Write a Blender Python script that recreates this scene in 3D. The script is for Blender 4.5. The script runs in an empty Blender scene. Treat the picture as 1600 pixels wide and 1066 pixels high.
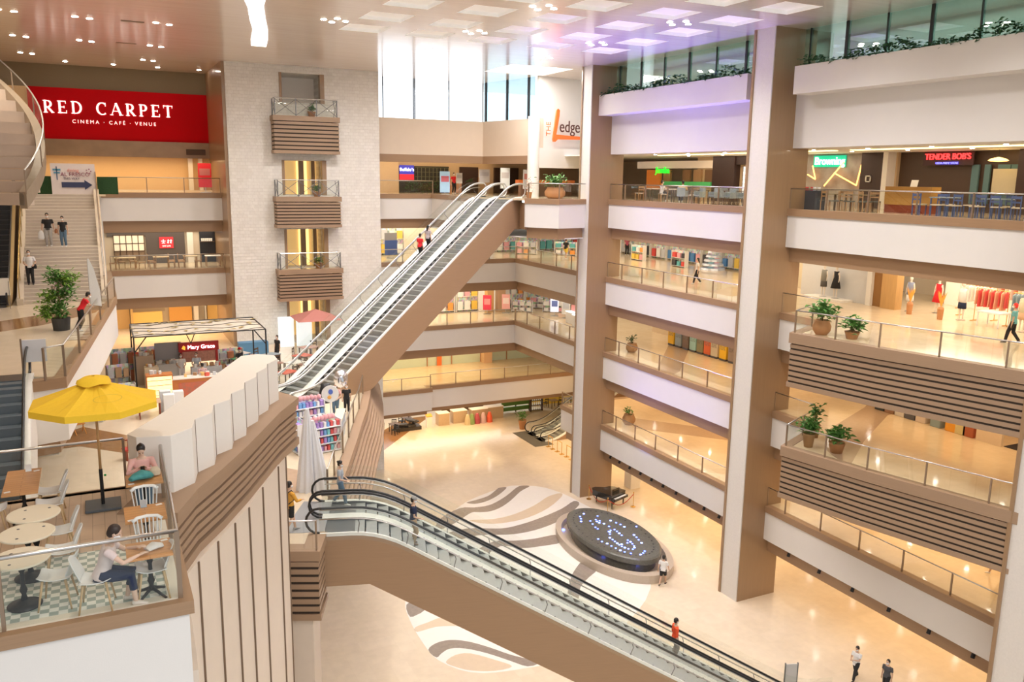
import bpy, bmesh, math, random
from math import sin, cos, pi, radians as R, sqrt, atan2, tan
from mathutils import Matrix, Vector
random.seed(7)
SC = bpy.context.scene
C = SC.collection
# ---------------- camera ----------------
EYE = 21.283
def setup_camera():
    pitch, roll, yaw = 0.190590, 0.014620, 0.458335
    fw = Vector((sin(yaw)*cos(pitch), cos(yaw)*cos(pitch), -sin(pitch)))
    rt = Vector((cos(yaw), -sin(yaw), 0)); up = rt.cross(fw)
    r2 = cos(roll)*rt+sin(roll)*up; u2 = -sin(roll)*rt+cos(roll)*up
    cd = bpy.data.cameras.new('camera'); cd.sensor_width = 36; cd.lens = 1321.54/1600*36
    cd.clip_start = .1; cd.clip_end = 400
    co = bpy.data.objects.new('camera', cd); C.objects.link(co)
    m = Matrix((r2, u2, -fw)).transposed().to_4x4(); m.translation = (0, 0, EYE)
    co.matrix_world = m; SC.camera = co
setup_camera()
# ---------------- world, lamps, exposure ----------------
SC.view_settings.view_transform = 'Standard'; SC.view_settings.look = 'None'
SC.view_settings.gamma = 1; SC.view_settings.exposure = 0.06
SC.view_settings.use_curve_mapping = False
W = bpy.data.worlds.new('sky'); SC.world = W; W.use_nodes = True
def sky():
    nt = W.node_tree; N = nt.nodes.new; K = nt.links.new; bg = nt.nodes['Background']
    bg.inputs[0].default_value = (.95, .98, 1, 1)
    tc = N('ShaderNodeTexCoord'); sp = N('ShaderNodeSeparateXYZ'); mr = N('ShaderNodeMapRange'); K(tc.outputs['Generated'], sp.inputs[0])
    mr.inputs[1].default_value = -.1; mr.inputs[2].default_value = .6; mr.inputs[3].default_value = .62; mr.inputs[4].default_value = 2.6   # brighter half of the sky
    K(sp.outputs[1], mr.inputs[0]); K(mr.outputs[0], bg.inputs[1])
sky()
WARM = (1, .68, .35); CREAM = (1, .85, .66); DAY = (1, .95, .9)
def area(name, x0, x1, y0, y1, z, power, col=WARM, down=True, spread=180):
    l = bpy.data.lights.new(name, 'AREA'); l.shape = 'RECTANGLE'
    l.size = abs(x1-x0); l.size_y = abs(y1-y0); l.energy = power; l.color = col; l.spread = R(spread)
    o = bpy.data.objects.new(name, l); C.objects.link(o)
    o.location = ((x0+x1)/2, (y0+y1)/2, z); o.rotation_euler = (0 if down else pi, 0, 0)
    return o
def spot(name, loc, power, col=CREAM, angle=100, rad=.12, blend=.6, aim=(0, 0, -1)):
    l = bpy.data.lights.new(name, 'SPOT'); l.energy = power; l.color = col
    l.spot_size = R(angle); l.spot_blend = blend; l.shadow_soft_size = rad
    o = bpy.data.objects.new(name, l); C.objects.link(o); o.location = loc
    o.rotation_euler = Vector(aim).to_track_quat('-Z', 'Y').to_euler(); return o
ZC = 28.2
SC.cycles.transparent_max_bounces = 40
L = {1: 0.0, 2: 5.0, 3: 10.0, 4: 15.0, 5: 20.0}
# soffit lighting of every floor, right side, back side and left side (real ceiling light fields)
for lv in (1, 2, 3, 4):
    zz = L[lv]+2.42
    area('soffit_light', 31.2, 40, 32.5, 46, zz, (350, 330, 330, 450)[lv-1], (WARM, WARM, WARM, CREAM)[lv-1])
    area('soffit_light', 31.2, 40, 18, 30, zz, (260, 340, 340, 450)[lv-1], (WARM, WARM, WARM, CREAM)[lv-1])
    area('soffit_light', 31.2, 40, 48, 62, zz, (420, 300, 300, 420)[lv-1], (WARM, WARM, CREAM, CREAM)[lv-1])
    area('soffit_light', 18.5, 30, 61.5, 68, zz, (420, 300, 380, 420)[lv-1], (WARM, WARM, CREAM, CREAM)[lv-1])
area('soffit_light', 31.4, 36.6, 32.5, 46, 22.78, 260, CREAM)
area('soffit_light', 31.4, 36.6, 18, 30, 22.78, 170, CREAM)
area('plant_room_fill', 30.6, 32.6, 17.6, 30.5, 28.1, 260, (.85, 1, .95))  # added lamps that lighten the view through the tinted upper windows
area('plant_room_fill', 30.6, 32.6, 32.4, 46.4, 28.1, 260, (.85, 1, .95))
area('soffit_light', 18.5, 30, 61.5, 66, 22.72, 160, WARM)
for lv, p, c in ((5, 240, WARM), (4, 170, CREAM), (3, 260, WARM)):
    area('soffit_light', -3 if lv == 5 else .6, 7.6, 60.8, 64.6, L[lv]+2.15, p, c)
# great skylight in the ceiling and the ceiling downlights, plus added fill spots
area('skylight_glow', 24.2, 28.2, 49.3, 53.2, 28.12, 900, DAY)
# added fill lamp in an unseen roof opening behind the camera
area('roof_fill', 2, 24, -14, 2, 28.0, 6000, DAY)
CLUST = [(x, y) for x in (17.3, 24.2) for y in (19, 25.7, 32.6, 39.6, 45.5)]+[(10.5, 33), (10.5, 40)]
for x, y in CLUST: spot('ceiling_spot', (x, y, 28.05), 2300, DAY, 140, .4, 1)
for x, y in ((3.6, 45), (3.8, 53), (-2.8, 45), (-2.8, 53), (3.6, 38), (-2, 30), (4, 22), (0, 16)):
    spot('ceiling_spot', (x, y, 28.05), 1000, (1, .86, .68), 130, .3, 1)
for x, y, e in ((10.5, 46.5, 2200), (14.5, 49.5, 2200), (6.5, 30, 1500)): spot('ceiling_spot', (x, y, 28.05), e, DAY, 150, .35, 1, (0, .25, -1))  # added spots turned towards the tower to brighten its stone
# violet show lights inside the fountain rim, shining up
for x, y, e, aim in ((27.6, 41.5, 3200, (.10, .02, 1)), (27.2, 36.8, 2600, (.07, -.02, 1))):
    spot('fountain_uplight', (x, y, 1.25), e, (.30, .24, 1), 62, .25, 1, aim)
for x, y, e in ((25.6, 36.5, 26000), (26.2, 42, 20000)):
    spot('fountain_uplight', (x, y, 1.2), e, (.26, .20, 1), 34, .3, 1, (.0, -.03, 1))
# ---------------- mesh tools ----------------
class MB:
    def __init__(s): s.v = []; s.f = []; s.M = Matrix()
    def add(s, vs, fs):
        n = len(s.v); M = s.M
        s.v += [tuple(M @ Vector(p)) for p in vs]; s.f += [tuple(i+n for i in f) for f in fs]; return s
    def box(s, x0, x1, y0, y1, z0, z1):
        return s.add([(x0,y0,z0),(x1,y0,z0),(x1,y1,z0),(x0,y1,z0),(x0,y0,z1),(x1,y0,z1),(x1,y1,z1),(x0,y1,z1)],
                     [(0,3,2,1),(4,5,6,7),(0,1,5,4),(1,2,6,5),(2,3,7,6),(3,0,4,7)])
    def cbox(s, c, d, rz=0, rx=0, ry=0):
        T = Matrix.Translation(c) @ Matrix.Rotation(rz, 4, 'Z') @ Matrix.Rotation(ry, 4, 'Y') @ Matrix.Rotation(rx, 4, 'X')
        old = s.M; s.M = old @ T; s.box(-d[0]/2, d[0]/2, -d[1]/2, d[1]/2, -d[2]/2, d[2]/2); s.M = old; return s
    def prism(s, poly, z0, z1):
        n = len(poly); a = sum(poly[i][0]*poly[(i+1) % n][1]-poly[(i+1) % n][0]*poly[i][1] for i in range(n))
        if a < 0: poly = poly[::-1]
        return s.add([(x, y, z0) for x, y in poly]+[(x, y, z1) for x, y in poly],
                     [tuple(range(n))[::-1], tuple(range(n, 2*n))]+[(i, (i+1) % n, n+(i+1) % n, n+i) for i in range(n)])
    def xprism(s, poly, y0, y1):   # polygon in XZ extruded along Y
        n = len(poly); a = sum(poly[i][0]*poly[(i+1) % n][1]-poly[(i+1) % n][0]*poly[i][1] for i in range(n))
        if a < 0: poly = poly[::-1]
        return s.add([(x, y0, z) for x, z in poly]+[(x, y1, z) for x, z in poly],
                     [tuple(range(n)), tuple(range(n, 2*n))[::-1]]+[((i+1) % n, i, n+i, n+(i+1) % n) for i in range(n)])
    def rings(s, pts, rad, n=8, cap=True, flat=None):
        """loft of elliptical rings; rad = list of r or (ra, rb); flat = reference side vector"""
        P = [Vector(p) for p in pts]; vs = []; ref = None
        for i, p in enumerate(P):
            t = (P[min(i+1, len(P)-1)]-P[max(i-1, 0)])
            t = t.normalized() if t.length > 1e-9 else Vector((0, 0, 1))
            if ref is None:
                ref = Vector(flat) if flat else (Vector((1, 0, 0)) if abs(t.x) < .8 else Vector((0, 1, 0)))
            a = (ref-t*ref.dot(t)); a = a.normalized() if a.length > 1e-6 else t.orthogonal().normalized()
            if not flat: ref = a
            b = t.cross(a); r = rad[i] if hasattr(rad, '__len__') else rad
            ra, rb = r if hasattr(r, '__len__') else (r, r)
            vs += [tuple(p+a*ra*cos(2*pi*k/n)+b*rb*sin(2*pi*k/n)) for k in range(n)]
        m = len(P); fs = [(i*n+k, i*n+(k+1) % n, (i+1)*n+(k+1) % n, (i+1)*n+k) for i in range(m-1) for k in range(n)]
        if cap: fs += [tuple(range(n))[::-1], tuple(range((m-1)*n, m*n))]
        return s.add(vs, fs)
    def tube(s, pts, r, n=8): return s.rings(pts, [r]*len(pts), n)
    def cyl(s, p0, p1, r0, r1=None, n=12): return s.rings([p0, p1], [r0, r0 if r1 is None else r1], n)
    def lathe(s, prof, c=(0, 0, 0), n=20, a0=0, a1=2*pi):
        full = abs(a1-a0-2*pi) < 1e-6; k = n if full else n+1
        vs = [(c[0]+r*cos(a0+(a1-a0)*j/n), c[1]+r*sin(a0+(a1-a0)*j/n), c[2]+z) for r, z in prof for j in range(k)]
        fs = [(i*k+j, i*k+(j+1) % k, (i+1)*k+(j+1) % k, (i+1)*k+j) for i in range(len(prof)-1) for j in range(n)]
        return s.add(vs, fs)
    def ball(s, c, r, n=12, m=8):
        rx, ry, rz = r if hasattr(r, '__len__') else (r, r, r)
        vs = [(c[0], c[1], c[2]-rz)]+[(c[0]+rx*sin(pi*i/m)*cos(2*pi*j/n), c[1]+ry*sin(pi*i/m)*sin(2*pi*j/n), c[2]-rz*cos(pi*i/m)) for i in range(1, m) for j in range(n)]+[(c[0], c[1], c[2]+rz)]
        fs = [(0, 1+(j+1) % n, 1+j) for j in range(n)]
        fs += [(1+i*n+j, 1+i*n+(j+1) % n, 1+(i+1)*n+(j+1) % n, 1+(i+1)*n+j) for i in range(m-2) for j in range(n)]
        b = 1+(m-2)*n; fs += [(b+j, b+(j+1) % n, len(vs)-1) for j in range(n)]
        return s.add(vs, fs)
    def leaf(s, base, d, ln, w, bend=.3):
        d = Vector(d).normalized(); sd = d.cross(Vector((0, 0, 1))); sd = sd.normalized() if sd.length > 1e-3 else Vector((1, 0, 0))
        B = Vector(base); m = B+d*ln*.5+Vector((0, 0, ln*.06)); e = B+d*ln-Vector((0, 0, ln*bend))
        return s.add([tuple(B), tuple(m+sd*w), tuple(e), tuple(m-sd*w)], [(0, 1, 2, 3)])
    def build(s, name, mat, parent=None, smooth=False, wpos=False, bevel=0, kind=None, remesh=0):
        me = bpy.data.meshes.new(name); off = Vector((0, 0, 0))
        if wpos and parent: off = parent.location
        me.from_pydata([tuple(Vector(p)-off) for p in s.v] if wpos and parent else s.v, [], s.f)
        for m in (mat if isinstance(mat, (list, tuple)) else [mat]): me.materials.append(m)
        if smooth: me.polygons.foreach_set('use_smooth', [True]*len(me.polygons))
        me.update(); o = bpy.data.objects.new(name, me); C.objects.link(o)
        if parent: o.parent = parent
        if remesh:
            md = o.modifiers.new('fuse', 'REMESH'); md.mode = 'VOXEL'; md.voxel_size = remesh; md.use_smooth_shade = True
            ms = o.modifiers.new('soft', 'SMOOTH'); ms.factor = .5; ms.iterations = 4
        if bevel:
            bv = o.modifiers.new('edge', 'BEVEL'); bv.width = bevel; bv.segments = 2; bv.limit_method = 'ANGLE'
        if kind: o['kind'] = kind
        return o
def local(c, rz): return Matrix.Translation(c) @ Matrix.Rotation(rz, 4, 'Z')
def thing(name, label, cat, loc=(0, 0, 0), rz=0, group=None):
    o = bpy.data.objects.new(name, None); o.empty_display_size = .2; C.objects.link(o)
    o.location = loc; o.rotation_euler = (0, 0, rz); return tag(o, label, cat, group)
def tag(o, label, cat, group=None, kind=None):
    if label: o['label'] = label
    if cat: o['category'] = cat
    if group: o['group'] = group
    if kind: o['kind'] = kind
    return o
def dup(root, loc=None, rz=None, label=None, group=None):
    kids = {}
    for o in ALLKIDS(root): kids.setdefault(o.parent, []).append(o)
    def cp(o, par):
        c = o.copy(); C.objects.link(c)
        if par: c.parent = par
        for k in kids.get(o, []): cp(k, c)
        return c
    r = cp(root, None)
    if loc is not None: r.location = loc
    if rz is not None: r.rotation_euler = (0, 0, rz)
    if label: r['label'] = label
    if group: r['group'] = group
    return r
def ALLKIDS(root):
    out = []; st = list(root.children)
    while st:
        o = st.pop(0); out.append(o); st += list(o.children)
    return out
NN = {}
def struct(base, mb, mat, label=None, **k):
    """room shell: numbered trims, walls by side"""
    nm = base
    if base in ('trim', 'window', 'door'):
        NN[base] = NN.get(base, 0)+1; nm = '%s_%d' % (base, NN[base])
    o = mb.build(nm, mat, kind='structure', **k)
    if label: o['label'] = label
    return o
# ---------------- materials ----------------
MATS = {}
def nodes(name):
    m = bpy.data.materials.new(name); m.use_nodes = True; nt = m.node_tree
    return m, nt, nt.nodes['Principled BSDF']
def mat(name, col, rough=.5, metal=0, emit=0, ecol=None, noise=0, nscale=8, bump=0, bscale=60, coat=0, spec=None, stretch=None, col2=None):
    if name in MATS: return MATS[name]
    m, nt, b = nodes(name); N = nt.nodes.new; Lk = nt.links.new
    c = tuple(col)+(1,); b.inputs['Base Color'].default_value = c
    b.inputs['Roughness'].default_value = rough; b.inputs['Metallic'].default_value = metal
    if spec is not None: b.inputs['Specular IOR Level'].default_value = spec
    if coat: b.inputs['Coat Weight'].default_value = coat; b.inputs['Coat Roughness'].default_value = .05
    if emit:
        b.inputs['Emission Color'].default_value = tuple(ecol or col)+(1,); b.inputs['Emission Strength'].default_value = emit
    tc = N('ShaderNodeTexCoord'); mp = N('ShaderNodeMapping'); Lk(tc.outputs['Object'], mp.inputs[0])
    if stretch: mp.inputs['Scale'].default_value = stretch
    nz = N('ShaderNodeTexNoise'); nz.inputs['Scale'].default_value = nscale; nz.inputs['Detail'].default_value = 5
    Lk(mp.outputs[0], nz.inputs['Vector'])
    rp = N('ShaderNodeMix'); rp.data_type = 'RGBA'; k = noise or .03
    rp.inputs[6].default_value = tuple(max(0, x*(1-k)) for x in col)+(1,)
    rp.inputs[7].default_value = (tuple(col2) if col2 else tuple(min(1, x*(1+k)) for x in col))+(1,)
    Lk(nz.outputs['Fac'], rp.inputs[0]); Lk(rp.outputs[2], b.inputs['Base Color'])
    if bump:
        n2 = N('ShaderNodeTexNoise'); n2.inputs['Scale'].default_value = bscale; Lk(mp.outputs[0], n2.inputs['Vector'])
        bp = N('ShaderNodeBump'); bp.inputs['Strength'].default_value = bump; bp.inputs['Distance'].default_value = .02
        Lk(n2.outputs['Fac'], bp.inputs['Height']); Lk(bp.outputs[0], b.inputs['Normal'])
    MATS[name] = m; return m
def tilemat(name, cols, sx, sy, mortar, rough=.12, off=0, bump=0, msize=.004, axis='XY', nz=.06, mcol=None, spec=.5):
    m, nt, b = nodes(name); N = nt.nodes.new; Lk = nt.links.new
    tc = N('ShaderNodeTexCoord'); sep = N('ShaderNodeSeparateXYZ'); cb = N('ShaderNodeCombineXYZ')
    Lk(tc.outputs['Object'], sep.inputs[0])
    ax = {'X': 0, 'Y': 1, 'Z': 2}
    Lk(sep.outputs[ax[axis[0]]], cb.inputs[0]); Lk(sep.outputs[ax[axis[1]]], cb.inputs[1])
    br = N('ShaderNodeTexBrick'); Lk(cb.outputs[0], br.inputs['Vector'])
    br.offset = off; br.inputs['Scale'].default_value = 1; br.inputs['Brick Width'].default_value = sx; br.inputs['Row Height'].default_value = sy
    br.inputs['Mortar Size'].default_value = msize; br.inputs['Mortar Smooth'].default_value = .1
    br.inputs['Color1'].default_value = tuple(cols[0])+(1,); br.inputs['Color2'].default_value = tuple(cols[1])+(1,)
    br.inputs['Mortar'].default_value = tuple(mortar)+(1,)
    n = N('ShaderNodeTexNoise'); n.inputs['Scale'].default_value = 2.5; n.inputs['Detail'].default_value = 6; Lk(tc.outputs['Object'], n.inputs['Vector'])
    mx = N('ShaderNodeMix'); mx.data_type = 'RGBA'; mx.blend_type = 'MULTIPLY'; mx.inputs[0].default_value = 1
    cr = N('ShaderNodeMapRange'); cr.inputs[3].default_value = 1-nz*2; cr.inputs[4].default_value = 1+nz; Lk(n.outputs['Fac'], cr.inputs[0])
    Lk(br.outputs['Color'], mx.inputs[6]); Lk(cr.outputs[0], mx.inputs[7]); Lk(mx.outputs[2], b.inputs['Base Color'])
    b.inputs['Roughness'].default_value = rough; b.inputs['Specular IOR Level'].default_value = spec
    if bump:
        bp = N('ShaderNodeBump'); bp.inputs['Strength'].default_value = 1; bp.inputs['Distance'].default_value = bump
        n3 = N('ShaderNodeTexNoise'); n3.inputs['Scale'].default_value = 9; Lk(tc.outputs['Object'], n3.inputs['Vector'])
        ad = N('ShaderNodeMath'); ad.operation = 'SUBTRACT'; Lk(n3.outputs['Fac'], ad.inputs[0]); Lk(br.outputs['Fac'], ad.inputs[1])
        Lk(ad.outputs[0], bp.inputs['Height']); Lk(bp.outputs[0], b.inputs['Normal'])
    MATS[name] = m; return m
def glassmat(name, tint, refl=.12, rough=.0):
    m = bpy.data.materials.new(name); m.use_nodes = True; nt = m.node_tree; nt.nodes.clear()
    N = nt.nodes.new; Lk = nt.links.new
    o = N('ShaderNodeOutputMaterial'); t = N('ShaderNodeBsdfTransparent'); g = N('ShaderNodeBsdfGlossy'); mx = N('ShaderNodeMixShader')
    t.inputs[0].default_value = tuple(tint)+(1,); g.inputs['Roughness'].default_value = rough; g.inputs[0].default_value = (1, 1, 1, 1)
    lw = N('ShaderNodeLayerWeight'); lw.inputs[0].default_value = .35
    mr = N('ShaderNodeMapRange'); mr.inputs[3].default_value = refl*.45; mr.inputs[4].default_value = min(.9, refl*3.2)
    Lk(lw.outputs['Facing'], mr.inputs[0]); Lk(mr.outputs[0], mx.inputs[0]); Lk(t.outputs[0], mx.inputs[1]); Lk(g.outputs[0], mx.inputs[2]); Lk(mx.outputs[0], o.inputs[0])
    MATS[name] = m; return m
PL = mat('white_plaster', (.80, .775, .75), .75, noise=.02, nscale=1.5, bump=.05)
TAN = mat('tan_plaster', (.74, .62, .50), .7, noise=.03, nscale=2)
BRN = mat('brown_laminate', (.36, .225, .13), .42, noise=.13, nscale=3, stretch=(.25, .25, 14), bump=.04, bscale=8)
BRNV = mat('brown_pillar_panel', (.34, .215, .12), .33, noise=.14, nscale=3, stretch=(14, 14, .2), coat=.25)
BRNS = mat('brown_soffit', (.33, .21, .13), .5, noise=.08, nscale=3)
SLAT = mat('brown_slats', (.36, .24, .155), .5, noise=.1, nscale=3, stretch=(.3, .3, 12))
DARK = mat('dark_gap', (.035, .022, .014), .8)
GROOVE = mat('bronze_groove', (.16, .10, .06), .5)
STONE = tilemat('tower_stone', ((.90, .865, .81), (.84, .80, .74)), .34, .21, (.78, .74, .68), .75, .37, .045, .01, 'XZ', .05)
STONEP = mat('pillar_stone', (.74, .71, .68), .55, noise=.07, nscale=14, bump=.25, bscale=22)
PANEL = mat('ribbed_panel', (.74, .64, .54), .55, noise=.04, nscale=3)
FLO = tilemat('cream_marble', ((.80, .68, .525), (.77, .65, .495)), .8, .8, (.74, .62, .48), .17, 0, 0, .005)
FLW = tilemat('warm_marble', ((.80, .65, .45), (.77, .62, .42)), .8, .8, (.70, .57, .41), .10, 0, 0, .005)
BMAR = mat('brown_marble', (.33, .17, .07), .14, noise=.2, nscale=5)
GMAR = mat('taupe_marble', (.30, .25, .215), .2, noise=.2, nscale=6)
WMAR = mat('white_marble', (.86, .83, .78), .16, noise=.04, nscale=3)
GL = glassmat('clear_glass', (.965, .98, .97), .05)
GLG = glassmat('green_glass', (.80, .90, .86), .16)
STEEL = mat('brushed_steel', (.62, .61, .60), .28, 1)
STEELD = mat('dark_steel', (.22, .22, .23), .35, .9)
BRZ = mat('bronze_post', (.33, .24, .17), .4, .5)
BLK = mat('black_rubber', (.018, .018, .02), .35)
BLKM = mat('black_metal', (.02, .02, .022), .4, .3)
PL2 = mat('parapet_paint', (.86, .82, .77), .7, noise=.02)
LAMP = mat('lamp_disc', (1, .93, .82), .4, emit=14)
LAMPW = mat('lamp_disc_warm', (1, .78, .5), .4, emit=9)
WHT = mat('white_paint', (.82, .82, .82), .4)
# ---------------- the hall: floors, ledges, walls ----------------
def ceilmat():
    m, nt, b = nodes('gloss_ceiling'); N = nt.nodes.new; Lk = nt.links.new
    b.inputs['Base Color'].default_value = (.70, .60, .54, 1); b.inputs['Roughness'].default_value = .22
    b.inputs['Specular IOR Level'].default_value = .8; b.inputs['Coat Weight'].default_value = .35; b.inputs['Coat Roughness'].default_value = .12
    tc = N('ShaderNodeTexCoord'); mp = N('ShaderNodeMapping'); mp.inputs['Scale'].default_value = (.35, 2.6, 1); mp.inputs['Rotation'].default_value = (0, 0, 0)
    n = N('ShaderNodeTexNoise'); n.inputs['Scale'].default_value = 1.3; n.inputs['Detail'].default_value = 3
    n2 = N('ShaderNodeTexNoise'); n2.inputs['Scale'].default_value = .9; n2.inputs['Detail'].default_value = 2
    Lk(tc.outputs['Object'], mp.inputs[0]); Lk(mp.outputs[0], n.inputs[0]); Lk(mp.outputs[0], n2.inputs[0])
    bp = N('ShaderNodeBump'); bp.inputs['Strength'].default_value = .35; bp.inputs['Distance'].default_value = .02
    Lk(n.outputs['Fac'], bp.inputs['Height']); Lk(bp.outputs[0], b.inputs['Normal'])
    cr = N('ShaderNodeMix'); cr.data_type = 'RGBA'; cr.inputs[6].default_value = (.72, .62, .54, 1); cr.inputs[7].default_value = (.82, .73, .66, 1)
    Lk(n2.outputs['Fac'], cr.inputs[0]); Lk(cr.outputs[2], b.inputs['Base Color'])
    return m
CEIL = ceilmat()
COFF = mat('coffer_panel', (.92, .90, .87), .5, noise=.02, emit=.16)  # weak emission brightens the matte panels; they are no lamps
CX = [11.3, 14.6, 18.0, 21.5, 24.85]; CY = [26.7, 30.05, 33.45, 36.95, 40.35]
holes = [(x, y, x+2, y+2) for x in CX for y in CY]+[(24.0, 49.2, 28.4, 53.4), (2, -14, 24, 2)]  # last hole is an added, unseen opening for the fill lamp
def ceiling():
    xs = sorted({-12., 46.}|{h[0] for h in holes}|{h[2] for h in holes}); ys = sorted({-14.5, 66.}|{h[1] for h in holes}|{h[3] for h in holes})
    a = MB(); lid = MB()
    for i in range(len(xs)-1):
        for j in range(len(ys)-1):
            cx, cy = (xs[i]+xs[i+1])/2, (ys[j]+ys[j+1])/2
            if any(h[0] < cx < h[2] and h[1] < cy < h[3] for h in holes): continue
            a.add([(xs[i], ys[j], ZC), (xs[i+1], ys[j], ZC), (xs[i+1], ys[j+1], ZC), (xs[i], ys[j+1], ZC)], [(0, 3, 2, 1)])
    o = struct('ceiling', a, CEIL, 'glossy pinkish ceiling over the hall')
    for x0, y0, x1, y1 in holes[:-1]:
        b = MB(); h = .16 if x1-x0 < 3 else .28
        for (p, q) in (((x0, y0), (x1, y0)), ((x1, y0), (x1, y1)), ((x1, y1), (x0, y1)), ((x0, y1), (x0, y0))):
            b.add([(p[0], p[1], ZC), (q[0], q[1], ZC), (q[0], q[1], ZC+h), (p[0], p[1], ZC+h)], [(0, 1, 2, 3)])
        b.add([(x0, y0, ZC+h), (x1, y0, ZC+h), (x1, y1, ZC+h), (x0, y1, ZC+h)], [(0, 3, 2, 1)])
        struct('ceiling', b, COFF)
ceiling()
def poly_floor(poly, z, m, th=.12, name='floor', label=None):
    return struct(name, MB().prism(poly, z-th, z), m, label)
# ground floor and the upper slabs
gf = poly_floor([(-12, 5), (46, 5), (46, 78), (-12, 78)], 0, FLO, label='cream marble ground floor')
BX = 29.85     # plane of the right-hand ledges
RW = 43.0      # rear of the right-hand shops
for lv in (2, 3, 4):
    z = L[lv]
    if lv == 2:
        poly_floor([(BX, 5), (RW, 5), (RW, 52.2), (BX, 52.2)], z, FLW, label='polished marble walkway floor')
        poly_floor([(18, 60.5), (22.9, 60.5), (22.9, 61.2), (RW, 61.2), (RW, 68.5), (18, 68.5)], z, FLW)
    else:
        poly_floor([(BX, 5), (RW, 5), (RW, 68.5), (18, 68.5), (18, 60.1), (BX, 60.1)], z, FLW, label='polished marble walkway floor')
poly_floor([(BX, 5), (RW, 5), (RW, 66), (18, 66), (18, 60.1), (22.8, 60.1), (22.8, 51.9), (24.72, 48.55), (26.07, 46.5), (28.7, 47.2), (BX, 47.3)], 20, FLW, label='polished floor of the top level')
# ceilings under the slabs
for lv in (2, 3, 4, 5):
    z = L[lv]-2.5
    struct('ceiling', MB().prism([(BX+.35, 5), (RW, 5), (RW, 68.5), (18, 68.5), (18, 61.6 if lv == 2 else 60.45), (BX+.35, 61.6 if lv == 2 else 60.45)] if lv != 2 else [(BX+.35, 5), (RW, 5), (RW, 52.0), (BX+.35, 52.0)], z, z+.06), PL)
struct('ceiling', MB().box(18, RW, 61.6, 68.5, 2.84, 2.9), PL)
struct('ceiling', MB().prism([(22.9, 60.4), (22.9, 52.2), (25, 48.9), (26.3, 46.9), (BX+.35, 47.6), (BX+.35, 60.4)], 17.5, 17.56), PL)
struct('ceiling', MB().prism([(BX+.4, 5), (RW, 5), (RW, 66), (18, 66), (18, 60.4), (BX+.4, 60.4)], 22.84, 22.9), PL)
def off(path, d):
    """offset an open polyline sideways (left of travel positive)"""
    P = [Vector((p[0], p[1])) for p in path]; out = []
    for i in range(len(P)):
        a = (P[i]-P[i-1]).normalized() if i else None; b = (P[i+1]-P[i]).normalized() if i < len(P)-1 else None
        if a is None: n = Vector((-b.y, b.x)); out.append(P[i]+n*d)
        elif b is None: n = Vector((-a.y, a.x)); out.append(P[i]+n*d)
        else:
            n = Vector((-a.y, a.x))+Vector((-b.y, b.x)); n.normalize(); k = n.dot(Vector((-a.y, a.x)))
            out.append(P[i]+n*(d/max(.3, k)))
    return [(p.x, p.y) for p in out]
def strip(path, d0, d1, z0, z1, m, base='trim', label=None, parent=None, name=None):
    a = off(path, d0); b = off(path, d1); mb = MB()
    for i in range(len(path)-1): mb.prism([a[i], a[i+1], b[i+1], b[i]], z0, z1)
    if parent: return mb.build(name, m, parent, wpos=True)
    return struct(base, mb, m, label)
def ledge(path, z, low=.70, depth=1.8, keep=False):
    """slab edge seen from the hall; path runs so that the hall is on its RIGHT"""
    path = path if keep else path[::-1]
    strip(path, .30, -.06, z-.31, z+.02, BRN)
    strip(path, .30, 0, z-depth, z-.31, PL)
    if low: strip(path, .36, .30, z-depth-low, z-depth+.05, BRN)
for lv in (2, 3, 4, 5):
    z = L[lv]
    ledge([(BX, 30.9), (BX, 28.0 if lv in (3, 4) else 17.5)][::-1], z)
    ledge([(BX, 46.9), (BX, 32.0)][::-1], z)
ledge([(BX, 47.6), (BX, 60.1), (18, 60.1)], 15); ledge([(BX, 47.6), (BX, 60.1), (18, 60.1)], 10)
ledge([(BX, 47.6), (BX, 52.2), (RW, 52.2)], 5)
ledge([(RW, 61.2), (22.9, 61.2), (22.9, 60.5), (18, 60.5)], 5, low=.36)
ledge([(28.9, 47.2), (26.07, 46.5), (24.72, 48.55)], 20)
struct('trim', MB().prism([(24.74, 48.5), (24.9, 48.6), (25.2, 49.9), (24.95, 49.9)], 18.05, 19.72), BRN)
ledge([(22.8, 51.9), (22.8, 60.1), (18, 60.1)], 20)
# three hall pillars on the right
def pillar(y0, y1, name):
    x0, x1 = 28.32, 30.85
    struct('wall_pillar', MB().box(x0, x0+.45, y0, y1, 0, ZC), STONEP, 'stone-faced hall pillar')
    struct('wall_pillar', MB().box(x0+.05, x1, y0-.03, y0+.12, 0, ZC), BRNV)
    struct('wall_pillar', MB().box(x0+.45, x1, y0+.12, y1, 0, ZC), BRNV)
    struct('trim', MB().box(x0-.06, x0+.5, y1, y1+.14, 0, ZC), BRNV)
pillar(30.92, 32.1, 'a'); pillar(46.75, 47.75, 'b'); pillar(16.25, 17.35, 'c')
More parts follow.
